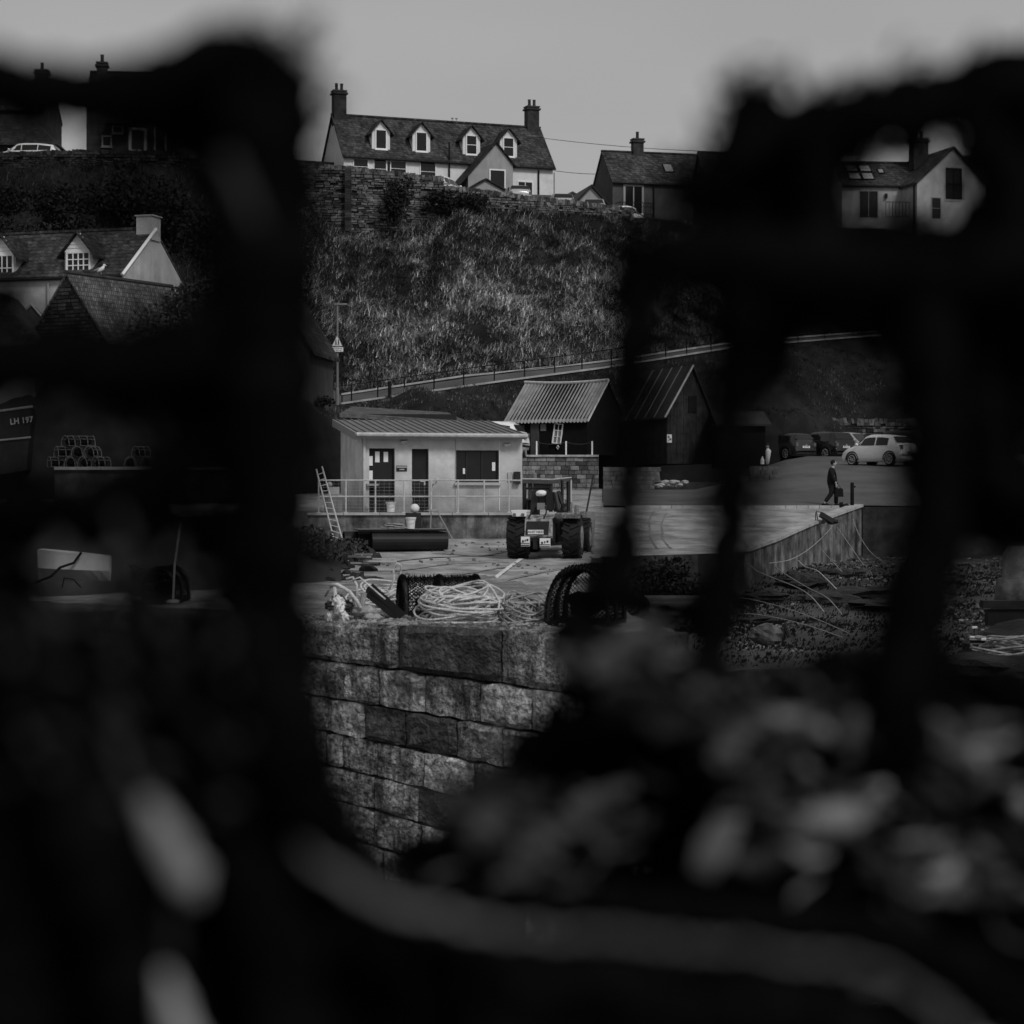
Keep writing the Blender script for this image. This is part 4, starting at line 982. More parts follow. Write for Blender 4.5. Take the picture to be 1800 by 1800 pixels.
# pontoon of black pipes with decking
t = thing('pipe_raft', 'raft of black plastic pipes with dark decking below the terrace', 'raft', (XP(702, 63.5), 63.5, 4.3), R(13))
for j, yy in enumerate((-.75, -.1, .55)):
    xo = -1.0 - .33 * j
    mb = MB(); mb.tube([(xo, yy, .29), (1.35, yy, .29)], .28, 20, cap=False); mb.tube([(xo - .001, yy, .29), (1.35, yy, .29)], .23, 20, cap=False); mb.add([(1.35, yy + .28 * math.cos(a_), .29 + .28 * math.sin(a_)) for a_ in np.linspace(0, 2 * math.pi, 20, endpoint=False)], [tuple(range(20))]); mb.build('pipe', M['pipe_black'], t, smooth=False)
for i in range(5):
    mb = MB(); mb.box((-.05 + .02 * i, -.75 + .36 * i, .62 + .01 * (i % 2)), (2.7, .33, .045), random.uniform(-.02, .02)); mb.build('deck_board', M['black_wood'] if i in (0, 2) else M['plastic_grey'], t)
def coil(c, rx_, ry_, n, h, r, m, label, seed=0, name='rope_coil', tilt=0, group=None, jit=.12, extras=3, flat=False, parent=None):
    rng = random.Random(seed); pts = []
    for i in range(n * 22):
        a_ = 2 * math.pi * i / 22; k = i / (n * 22)
        lp = i // 22; rs_ = random.Random(seed * 100 + lp); kr = rs_.uniform(.55, 1.08); tl = rs_.uniform(-.35, .35); tp = rs_.uniform(0, 6.28); ox, oy = rs_.uniform(-jit, jit) * rx_, rs_.uniform(-jit, jit) * ry_
        zz = h * (.25 + k * .8) + .035 * math.sin(a_ * 2 + lp) + rs_.uniform(-.03, .03) + .4 * h * tilt * math.sin(a_) + tl * h * .6 * math.sin(a_ + tp) - h * .25 * kr
        pts.append(Vector((ox + rx_ * kr * math.cos(a_ + .1 * math.sin(3 * a_ + lp)), oy + ry_ * kr * math.sin(a_), r + max(0, zz))))
    # smooth
    sm = [pts[0]] + [(pts[i - 1] + pts[i] * 2 + pts[i + 1]) / 4 for i in range(1, len(pts) - 1)] + [pts[-1]]
    t = thing(name, label, 'rope', tuple(c), 0, group)
    mb = MB(); mb.tube(sm, r, 5); mb.build('rope_turns', m, t, smooth=True)
    for e in range(extras):
        a_ = rng.uniform(0, 6.28); b_ = a_ + rng.uniform(2, 4); p0 = Vector((rx_ * math.cos(a_), ry_ * math.sin(a_), h * .6)); p1 = Vector((rx_ * .9 * math.cos(b_), ry_ * .9 * math.sin(b_), .02)); mid = (p0 + p1) / 2 + Vector((0, -.1, h * .8))
        mb = MB(); mb.tube([p0.lerp(mid, i / 5).lerp(mid.lerp(p1, i / 5), i / 5) for i in range(6)], r, 5); mb.build('rope_end', m, t, smooth=True)
    return t
coil((XP(700, 63.3), 63.1, 4.96), .5, .3, 9, .14, .017, M['rope_grey'], 'thin grey rope coil lying on top of the black pipe raft', 3)
bucket((XP(722, 62.9), 62.9, 4.96), 'white bucket standing on the black pipe raft', .15, .32, True)
t = thing('buoy', 'round white buoy resting behind the bucket on the raft', 'buoy', (XP(729, 63.9), 63.9, 4.96), 0)
mb = MB(); mb.lump((0, 0, .62), .145, 0, 1, 18, 12); mb.build('float', M['plastic_white'], t, smooth=True)
mb = MB(); mb.box((-.05, .05, .24), (.42, .34, .48), .3); mb.build('black_crate', M['machine_dark'], t)
# debris behind raft (left bank)
mb = MB(); rg_ = random.Random(12)
for i in range(420):
    px = rg_.uniform(380, 655); d = rg_.uniform(46, 63); k = (px - 380) / 275
    if rg_.random() < k * .75: continue
    mb.lump((XP(px, d), d, zg(d) + max(0, (560 - px) / 180) * .9 * rg_.random()), (rg_.uniform(.08, .35), .2, rg_.uniform(.05, .25)), .6, 3, 7, 5, i)
tag(stuff(mb.build('rubble_and_weed', M['weed'])), 'dark weeds and rubble heaped left of the yard', 'rubble')
rows = [[(XP(px, d), d, zg(d) + .05 + min(.9, max(0, (610 - px) / 230) * 1.1) + .15 * noise.noise(Vector((px * .03, d * .3, 0)))) for px in range(-300, 616, 25)] for d in np.arange(40, 66.5, 1.5)]
struct(sheet('weedy_bank', rows, M['weed']))
rg_ = random.Random(55)
mb = MB()
for i in range(700):
    px = rg_.uniform(560, 1050); d = rg_.uniform(47, 66); r_ = rg_.uniform(.01, .05)
    if noise.noise(Vector((px * .02, d * .3, 7))) < .05: continue
    mb.lump((XP(px, d), d, zg(d) + .02), (r_ * 1.5, r_ * 1.5, r_), .5, 2, 5, 4, i % 11)
tag(stuff(mb.build('yard_grit', M['stain'])), 'dark grit and small debris scattered over the pale yard', 'grit')
for i, (px, py, l, an) in enumerate(((640, 996, .75, .2), (668, 993, .9, .05), (632, 985, .7, -.7))):
    d = 55; mb = MB(); mb.box((0, 0, .1), (l, .18, .05), an); mb.box((.1, .1, .16), (l * .7, .12, .04), an * .5)
    tag(mb.build('broken_board', M['concrete_pale'] if i == 1 else M['plastic_grey'], loc=(XP(px, d), d, ZY(py, d) )), ['short grey board at the edge of the rubble', 'pale broken board lying flat at the yard edge', 'tilted scrap of board on top of the rubble'][i], 'board')
bush((XP(545, 57), 57, zg(57) + .2), (1.6, 2.0, .55), 2600, .07, M['leaf2'], 'low dark weeds on the bank left of the black pipe raft', 'weeds', 'shrub', stem=False)
bush((XP(590, 61), 61.5, zg(61) - .05), (.9, 1.2, .35), 1400, .06, M['leaf2'], 'ragged weeds at the foot of the leaning ladder', 'weeds', 'shrub', stem=False)
# low hut with mossy roof behind office
t = thing('flat_roof_hut', 'low hut with mossy flat roof behind the harbour office', 'hut', (XP(606, 86), 86, 5.9), R(3))
mb = MB(); mb.box((2.4, 2.0, 1.75), (4.6, 4, 3.5)); mb.build('wall', M['machine_dark'], t)
mb = MB(); mb.add([(-.2, -.5, 3.5), (5.2, -.5, 3.15), (4.4, 4.2, 3.75), (.2, 4.2, 4.0), (-.2, -.5, 3.35), (5.2, -.5, 3.0), (4.4, 4.2, 3.4), (.2, 4.2, 3.5)], [(0, 1, 2, 3), (0, 4, 5, 1), (1, 5, 6, 2), (3, 7, 4, 0)]); mb.build('roof', M['turf'], t)

# ---------------------------------------------------------------- black shed with corrugated roof + brick platform
dS = 108
t = thing('corrugated_shed', 'black shed with pale corrugated roof and leaning sash window', 'shed', (XP(892, 109.6), 109.6, ZY(800, 109.6)), R(-27))
s = FPX / dS; Ls = 4.7; Ws = 4.9; es = (800 - 737) / s
mb = MB(); mb.prismx([(0, 0), (Ws, 0), (Ws, es), (Ws / 2, es + 2.0), (0, es)], 0.1, Ls); mb.build('wall', M['black_wood'], t)
mb = MB(); n = 44; y0_, z0_, y1_, z1_ = -.25, es - .2, Ws / 2, es + 2.08
def corr(x0a, x1a, x0b, x1b, y0_, z0_, y1_, z1_, n, amp=.035):
    rws = []
    for k in (0, 1):
        rw = []
        for i in range(n * 4 + 1):
            f = i / (n * 4); xa = x0a + (x1a - x0a) * f; xb = x0b + (x1b - x0b) * f
            off = amp * math.cos(f * n * 2 * math.pi)
            sag = -.10 * math.sin(math.pi * f) if k == 1 else .0
            rw.append((xa if k == 0 else xb, y0_ if k == 0 else y1_, (z0_ if k == 0 else z1_) + off + sag))
        rws.append(rw)
    return rws
rws = corr(-.15, Ls + .1, -.15, Ls + .1, y0_, z0_, y1_, z1_, 24)
mb = MB(); k = len(rws[0]); mb.v = rws[0] + rws[1]; mb.f = [(i, i + 1, i + 1 + k, i + k) for i in range(k - 1)]; ro = mb.build('roof', M['corr'], t, smooth=True)
mb = MB(); mb.tube([(-.2 + (Ls + .35) * i / 8, Ws / 2, z1_ + .06 - .10 * math.sin(math.pi * i / 8)) for i in range(9)], .08, 6); mb.build('ridge_cap', M['galv'], ro)
mb = MB(); mb.tube([(Ls + .14, y0_, z0_ + .03), (Ls + .14, y1_, z1_ + .05)], .06, 4); mb.build('verge_strip', M['galv'], ro)
mb = MB(); mb.add([(-.1, Ws / 2, z1_), (Ls + .1, Ws / 2, z1_), (Ls + .1, Ws + .2, es - .2), (-.1, Ws + .2, es - .2)], [(0, 1, 2, 3)]); mb.build('rear_roof', M['corr_dark'], ro)
for x_, w_, h_, z_, mm in ((.75, .55, 1.25, .35, 'door_grey'), (1.65, .48, 1.75, .0, 'door_grey')):
    mb = MB(); mb.box((x_, -.03, z_ + h_ / 2), (w_, .06, h_)); mb.build('door', M[mm], t)
mb = MB(); mb.box((2.15, -.03, es - .45), (.32, .02, .36)); mb.build('paper_notice', M['plastic_grey'], t)
f = MB(); fo = window(t, 0, 0, .42, .98, 0, M['white_paint'], M['glass_pale'], (2, 3), .05, False); fo.location = (2.95, -.06, .62); fo.rotation_euler = (R(-6), R(6), 0)
mb = MB(); mb.tube([(3.05, -.1, .5), (2.98, -.12, .38), (3.05, -.12, .28), (3.12, -.12, .38), (3.05, -.1, .5)], .02, 5); mb.build('hook', M['white_paint'], t)
pz = ZY(800, 106.3)
t = thing('brick_platform', 'old brick platform wall with pale coping under the black sheds', 'wall', (XP(905, 106), 106, pz), R(-1))
Lp = 4.35; hp = 2.1
mb = MB(); mb.box((Lp / 2, .35, -hp / 2), (Lp, .5, hp)); mb.build('wall_core', M['joint'], t)
mb = MB(); rg_ = random.Random(2)
for j in range(8):
    z_ = -.12 - j * .225 - .1; x_ = -.02 + rg_.uniform(-.2, 0)
    while x_ < Lp:
        l = rg_.uniform(.35, .7) if j < 2 else rg_.uniform(.22, .5); x1 = min(x_ + l, Lp); 
        if x1 > 0.02: mb.box(((max(x_, 0) + x1) / 2, .09 + rg_.uniform(-.02, .02), z_), (max(.03, x1 - max(x_, 0) - .025), .1, .2))
        x_ += l
stuff(mb.build('bricks', M['brick'], t))
for i in range(6):
    mb = MB(); mb.box((Lp / 6 * (i + .5), .3, -.04), (Lp / 6 - .015, .7, .1)); mb.build('coping_slab', M['concrete_pale'], t)
t = thing('platform_railing', 'three pale posts strung with chain on the brick platform', 'railing', (XP(905, 106), 105.95, pz), 0)
def bx(px): return XP(px, 105.95) - XP(905, 106)
for px in (943.5, 995.3, 1041.3):
    mb = MB(); mb.box((bx(px), .25, .36), (.075, .075, .72)); mb.build('post', M['white_paint'], t)
for p0, p1 in ((916, 943.5), (943.5, 995.3), (995.3, 1041.3)):
    mb = MB(); mb.tube([(bx(p0) + (bx(p1) - bx(p0)) * i / 8, .25, .68 - .12 * 4 * (i / 8) * (1 - i / 8)) for i in range(9)], .018, 4); mb.build('chain', M['rope_dark'], t)
# pale kerb slab/rubble in front of platform to the right
t = thing('low_stone_wall', 'pale low stone wall end right of the brick platform', 'wall', (XP(1060, 102), 102, ZY(860, 102)), 0)
rg_ = random.Random(5)
for j in range(5):
    x_ = 0
    while x_ < 2.75:
        l = rg_.uniform(.3, .55); mb = MB(); mb.box((x_ + l / 2, 0, .12 + j * .22), (l * .95, .5, .205), rg_.uniform(-.03, .03)); mb.build('stone', M['brick'], t); x_ += l
for i, px in enumerate((1160, 1178, 1196, 1186, 1170, 1205)):
    mb = MB(); mb.lump((0, 0, .08), (.28, .2, .1), .5, 2, 9, 6, i)
    tag(mb.build('slab_of_stone', M['concrete_pale'], loc=(XP(px, 97), 97 + .2 * (i % 3), ZY(856, 97) + .05 * (i // 3 * 3)), rz=i), ['flat pale stone nearest the low wall end', 'flat pale stone second from the low wall end', 'pale stone in the middle of the slab heap', 'upper pale stone on the slab heap', 'tilted pale stone behind the slab heap', 'outermost pale stone of the slab heap'][i], 'stone', 'pale slabs heaped before the tall black shed')
t = thing('shed_plinth', 'dark stone plinth with kerb beneath the tall black shed', 'plinth', (XP(1150, 99), 99, ZY(880, 99)), 0)
mb = MB(); mb.box((2.3, .6, .45), (4.4, 1.2, .9)); mb.build('wall_core', M['rubble_dark'], t)
mb = MB(); mb.box((2.3, -.2, .18), (4.5, .4, .36)); mb.build('kerb_step', M['brick'], t)
# tall black shed
dT_ = 106
t = thing('tall_black_shed', 'tall black boarded shed with steep gable and small loft hatch', 'shed', (XP(1172, dT_), dT_, ZY(815, dT_)), R(20)); s = FPX / dT_
Wt = 2.55; et = (815 - 727) / s; rt = (727 - 645) / s; Dt = 6.0
mb = MB(); mb.prism([(0, 0), (Wt, 0), (Wt, et - .2), (Wt * .56, et + rt), (0, et)], 0, Dt); mb.build('wall', M['dark_wood'], t)
for i in range(14):
    xx = .02 + Wt / 14 * i; top = et + rt * min((xx + .1) / (Wt * .56), (Wt - xx - .1) / (Wt * .44) if xx > Wt * .56 else 9) - .1
    mb = MB(); mb.box((xx + Wt / 28, -.015 - .012 * (i % 2), top / 2), (Wt / 14 - .012, .03, top)); mb.build('plank', M['dark_wood'], t)
mb = MB(); mb.prism([(-.2, et - .3), (Wt * .56, et + rt + .02), (Wt * .56, et + rt + .12), (-.2, et - .2)], -.2, Dt + .2); mb.prism([(Wt * .56, et + rt + .12), (Wt * .56, et + rt + .02), (Wt + .2, et - .5), (Wt + .2, et - .4)], -.2, Dt + .2); ro = mb.build('roof', M['corr_dark'], t)
mb = MB(); mb.tube([(-.2, -.22, et - .2), (Wt * .56, -.22, et + rt + .12)], .05, 4); mb.build('bargeboard', M['galv'], ro)
for i in range(4):
    yy = 1.2 + 1.25 * i; mb = MB(); mb.tube([(-.2, yy, et - .17), (Wt * .56, yy, et + rt + .14)], .03, 4); mb.build('roof_batten', M['plastic_grey'], ro)
mb = MB(); mb.box((1.45, -.06, et + .5), (.46, .05, .85)); mb.build('loft_hatch', M['black_wood'], t)
mb = MB(); mb.box((.12, -.06, 1.3), (.26, .03, .42)); so = mb.build('shed_notice', M['white_paint'], t)
mb = MB(); mb.box((.07, -.08, 1.38), (.09, .01, .1)); mb.box((.16, -.08, 1.26), (.1, .01, .1)); mb.box((.06, -.08, 1.19), (.06, .01, .05)); mb.build('printed_marks', M['black_paint'], so)
# dark lean-to between sheds and the wall left of the cars
t = thing('lean_to', 'black lean-to roof beside the parked dark hatchback', 'shed', (XP(1262, 104), 104, ZY(822, 104)), 0)
mb = MB(); mb.box((1.2, 1.5, 1.1), (2.4, 3, 2.2)); mb.build('wall', M['black_wood'], t); mb = MB(); mb.add([(-.1, -.3, 2.1), (2.7, -.3, 2.1), (2.7, 3.2, 2.9), (-.1, 3.2, 2.9), (-.1, -.3, 2.2), (2.7, -.3, 2.2), (2.7, 3.2, 3.0), (-.1, 3.2, 3.0)], [(0, 3, 2, 1), (4, 5, 6, 7), (0, 1, 5, 4), (1, 2, 6, 5)]); mb.build('roof', M['corr_dark'], t)
t = thing('stone_wall_end', 'dark square stone wall end in front of the dark hatchback', 'wall', (XP(1318, 92), 92, ZY(866, 92)), 0)
rg_ = random.Random(15)
for j in range(6):
    x_ = 0
    while x_ < 1.15:
        l = rg_.uniform(.2, .36); mb = MB(); mb.box((x_ + l / 2, .25, .1 + j * .2), (l * .93, .5, .185), rg_.uniform(-.04, .04)); mb.build('stone', M['rubble'], t); x_ += l
t = thing('mooring_bundle', 'pale cloth bundle with dark cap on the stone wall end', 'bundle', (XP(1349, 93), 93, ZY(816, 93)), 0)
mb = MB(); mb.tube([(0, 0, 0), (.02, 0, .3), (.04, 0, .6), (0, 0, .72)], [.07, .1, .13, .05], 9); mb.build('cloth', M['white_paint'], t, smooth=True)
mb = MB(); mb.lump((0, 0, .8), (.08, .08, .09), .1, 1, 9, 7); mb.build('head_wrap', M['grey_paint'], t, smooth=True); mb = MB(); mb.lump((0, 0, .9), (.1, .1, .05), .1, 1, 9, 6); mb.build('cap', M['machine_dark'], t)
mb = MB(); mb.tube([(0, 0, 0), (0, 0, .22), (0, 0, .28), (0, 0, .36)], [.09, .085, .04, .035], 10)
tag(mb.build('plastic_bottle', M['white_paint'], loc=(XP(1340, 93), 93, ZY(816, 93))), 'white plastic bottle standing left of the cloth bundle', 'bottle')

# ---------------------------------------------------------------- cars
def car(name, label, loc, rz, L, W, H, kind, paint, group, plate='SK12 DZO'):
    t = thing(name, label, 'car', loc, rz, group)
    h = L / 2; w = W / 2; belt = H * .63
    if kind == 'mini': st = [(h, .52), (h - .08, .70), (h - .35, .86), (h - .80, .97), (h - 1.35, H - .08), (h - 1.7, H), (-.5, H - .01), (-h + .62, H - .09), (-h + .22, 1.02), (-h + .06, .9), (-h, .55)]
    elif kind == 'suv': st = [(h, .55), (h - .06, .85), (h - .3, .98), (h - 1.0, 1.06), (h - 1.65, H - .06), (h - 2.1, H), (-.8, H), (-h + .4, H - .06), (-h + .12, 1.12), (-h + .03, .9), (-h, .5)]
    else: st = [(h, .5), (h - .08, .68), (h - .4, .82), (h - 1.15, .93), (h - 1.85, H - .06), (h - 2.3, H), (-.9, H - .02), (-h + .45, H - .14), (-h + .15, .98), (-h + .04, .85), (-h, .5)]
    def sec(x, top):
        e = 1 - .12 * (abs(x) / h) ** 4; ww = w * e; b = min(belt, top - .03); rw = ww * (.76 if top > belt + .15 else .93)
        low = .2 if abs(x) < h - .02 else .3
        return [(x, ww * .93, low), (x, ww, .4), (x, ww, min(.65, b)), (x, ww * .965, b), (x, rw, max(top - .06, b + .01)), (x, rw * .85, top), (x, 0, top + .015)]
    rings = []
    dense = []
    for (xa, ta), (xb, tb) in zip(st, st[1:]):
        for k in range(2): dense.append((xa + (xb - xa) * k / 2, ta + (tb - ta) * k / 2))
    dense.append(st[-1])
    for x, top in dense:
        sgn = sec(x, top); rings.append(sgn + [(p[0], -p[1], p[2]) for p in sgn[-2::-1]])
    m_ = MB(); n = len(rings[0]); m_.v = [p for r_ in rings for p in r_]
    for i in range(len(rings) - 1):
        for j in range(n - 1): a_ = i * n + j; m_.f.append((a_, a_ + 1, a_ + n + 1, a_ + n))
        m_.f.append((i * n + n - 1, i * n, (i + 1) * n, (i + 1) * n + n - 1))
    m_.f.append(tuple(range(n))); m_.f.append(tuple(range((len(rings) - 1) * n, len(rings) * n))[::-1])
    m_.build('body', paint, t, smooth=True)
    def topat(x): return interp(-x, [-a_ for a_, b_ in st], [b_ for a_, b_ in st])
    def side(x, z, off=.012):
        tp = topat(x); e = 1 - .12 * (abs(x) / h) ** 4; z1 = max(tp - .06, belt + .01); f = max(0, min(1, (z - belt) / max(.01, z1 - belt)))
        return w * e * .965 + (w * e * (.76 if tp > belt + .15 else .93) - w * e * .965) * f + off
    g_top = H - .14
    xs0, xs1 = (st[3][0] + .05, -h + .55) if kind != 'mini' else (st[3][0], -h + .75)
    pil = [.28] if kind == 'mini' else ([.36, .72] if kind != 'mini' else [])
    spans = []; pts_ = [0] + pil + [1]
    for a_, b_ in zip(pts_, pts_[1:]):
        spans.append((xs0 + (xs1 - xs0) * a_ - (.03 if a_ > 0 else 0), xs0 + (xs1 - xs0) * b_ + (.03 if b_ < 1 else 0)))
    if kind == 'mini': spans = [(xs0 - .1, -.25), (-.33, xs1)]
    for sg in (-1, 1):
        g = MB()
        for xa, xb in spans:
            vs = []
            for i in range(6):
                x = xa + (xb - xa) * i / 5; zt_ = min(g_top, topat(x) - .12)
                zt_ = max(zt_, belt + .03)
                vs += [(x, sg * side(x, belt + .03), belt + .03), (x, sg * side(x, zt_), zt_)]
            o_ = len(g.v); g.v += vs
            for i in range(5): q = o_ + 2 * i; g.f.append((q, q + 1, q + 3, q + 2))
        g.build('side_window', M['car_glass'], t)
    def endglass(i0, i1, nm):
        (xa, za), (xb, zb) = st[i0], st[i1]; g = MB(); wl_ = w * .80; wu = w * .66; off = Vector((xa - xb if xa > xb else xa - xb, 0, 0))
        nv = Vector((-(zb - za), 0, (xb - xa))); nv = nv.normalized() * .025; 
        if nv.z < 0: nv = -nv
        a0, b0 = Vector((xa, 0, za)), Vector((xb, 0, zb)); p = a0.lerp(b0, .1); q = a0.lerp(b0, .9); lo, hi = (p, q) if p.z < q.z else (q, p)
        g.add([lo + nv + Vector((0, -wl_, 0)), lo + nv + Vector((0, wl_, 0)), hi + nv + Vector((0, wu, 0)), hi + nv + Vector((0, -wu, 0))], [(0, 1, 2, 3)]); g.build(nm, M['car_glass'], t)
    endglass(3, 4, 'windscreen'); endglass(7, 8, 'rear_window')
    wr = .31 if kind != 'suv' else .36
    for sx in (h - .68 if kind == 'mini' else h - .85, -h + .62 if kind == 'mini' else -h + .8):
        for sg in (-1, 1):
            m_ = MB(); m_.tube([(sx, sg * (w - .2), wr), (sx, sg * (w - .02), wr), (sx, sg * (w + .015), wr)], [wr, wr, wr * .93], 20); wh = m_.build('wheel', M['rubber'], t)
            m_ = MB(); m_.tube([(sx, sg * (w + .0), wr), (sx, sg * (w + .022), wr)], wr * .22, 8)
            for k in range(7):
                an = 2 * math.pi * k / 7; m_.tube([(sx + wr * .15 * math.cos(an), sg * (w + .018), wr + wr * .15 * math.sin(an)), (sx + wr * .64 * math.cos(an), sg * (w + .018), wr + wr * .64 * math.sin(an))], .022, 4)
            m_.tube([(sx + wr * .66 * math.cos(an), sg * (w + .016), wr + wr * .66 * math.sin(an)) for an in np.linspace(0, 2 * math.pi, 16, endpoint=False)], .022, 4, closed=True); m_.build('rim', M['chrome'], wh)
            m_ = MB(); m_.tube([(sx + (wr + .06) * math.cos(an), sg * (w * .985), wr + (wr + .06) * math.sin(an)) for an in np.linspace(-.1, math.pi + .1, 12)], .035, 5); m_.build('wheel_arch', M['rubber'] if kind == 'suv' else M['machine_dark'], t)
    for sg in (-1, 1):
        m_ = MB(); m_.box((-h + .05, sg * w * .76, .86), (.1, w * .2, .2)); m_.build('tail_light', M['lamp_glass'], t)
        m_ = MB(); m_.lump((h - .12, sg * w * .68, .66), (.1, .12, .09), 0, 1, 10, 6); m_.build('headlight', M['lamp_glass'], t)
        m_ = MB(); m_.lump((st[3][0] - .25, sg * (w + .08), belt + .08), (.07, .1, .07), 0, 1, 8, 6); m_.build('mirror', paint, t)
    m_ = MB(); m_.box((-h - .01, 0, .62 if kind == 'mini' else .72), (.02, .52, .12)); po = m_.build('number_plate', M['white_paint'], t)
    text(plate, .1, M['black_paint'], po, (-h - .023, 0, .62 if kind == 'mini' else .72), (R(90), 0, R(-90)), bold=.001)
    m_ = MB(); m_.box((-h + .02, 0, .36), (.08, W * .8, .1)); m_.build('bumper', M['machine_dark'] if kind != 'mini' else paint, t)
    m_ = MB(); m_.tube([(-h - .005, 0, .84), (-h - .02, 0, .84)], .05, 10); m_.build('badge', M['chrome'], t)
    return t
GR = 'cars in the harbour car park'
car('parked_car', 'small white hatchback parked side on right of the walking person', (XP(1548, 98), 98, ZY(819, 98)), R(131), 3.55, 1.63, 1.49, 'mini', M['car_white'], GR, 'SN61 KHO')
car('parked_car', 'dark hatchback with bright plate, leftmost in the row of cars', (XP(1378, 117), 117, ZY(809, 117)), R(122), 3.9, 1.7, 1.52, 'suv', M['car_grey'], GR, 'SK13 FZB')
car('parked_car', 'black tall estate between the leftmost hatchback and silver estate', (XP(1444, 117), 117, ZY(809, 117)), R(124), 4.1, 1.75, 1.6, 'suv', M['car_black'], GR, 'SD59 LVX')
car('parked_car', 'car with pale windscreen half hidden behind the black estate', (XP(1497, 121), 121, ZY(806, 121)), R(-40), 4.3, 1.75, 1.55, 'estate', M['car_silver'], GR)
car('parked_car', 'dark car showing only its roof behind the small white hatchback', (XP(1572, 112), 112, ZY(806, 112)), R(150), 4.4, 1.8, 1.5, 'estate', M['car_grey'], GR)
GR2 = 'cars behind the hilltop wall'
car('parked_car', 'white estate car behind the dark saw-tooth wall at upper left', (XP(47, 136), 136.2, ZY(254, 136.2) - 1.5), R(176), 4.7, 1.85, 1.5, 'estate', M['car_white'], GR2)
def cr2(px, ytop, d, rz, kind, paint, label, H=1.5): car('parked_car', label, (XP(px, d), d, ZY(ytop, d) - H), R(rz), 4.3, 1.8, H, kind, paint, GR2)
cr2(779, 314, 146, 70, 'suv', M['car_white'], 'white car nose poking past the end of the tall retaining wall')
cr2(906, 331, 147.5, 100, 'suv', M['car_silver'], 'silver car with mirror showing in front of the french window')
cr2(985, 343, 148.5, 95, 'estate', M['car_silver'], 'pale car roof left of the garage gable')
cr2(1046, 352.5, 149, 85, 'estate', M['car_silver'], 'pale car roof in front of the garage gable')
cr2(1100, 364.5, 150, 60, 'estate', M['car_white'], 'white car roof below the balcony window')
GR3 = 'cars behind the harbour office'
car('parked_car', 'white car with dark rear window behind the office roof, leftmost', (XP(846, 94), 94, ZY(741, 94) - 1.5), R(165), 4.2, 1.75, 1.5, 'estate', M['car_white'], GR3)
car('parked_car', 'white van-like car beside the corrugated shed behind the office', (XP(882, 98), 98, ZY(742, 98) - 1.7), R(80), 4.2, 1.85, 1.7, 'suv', M['car_white'], GR3)

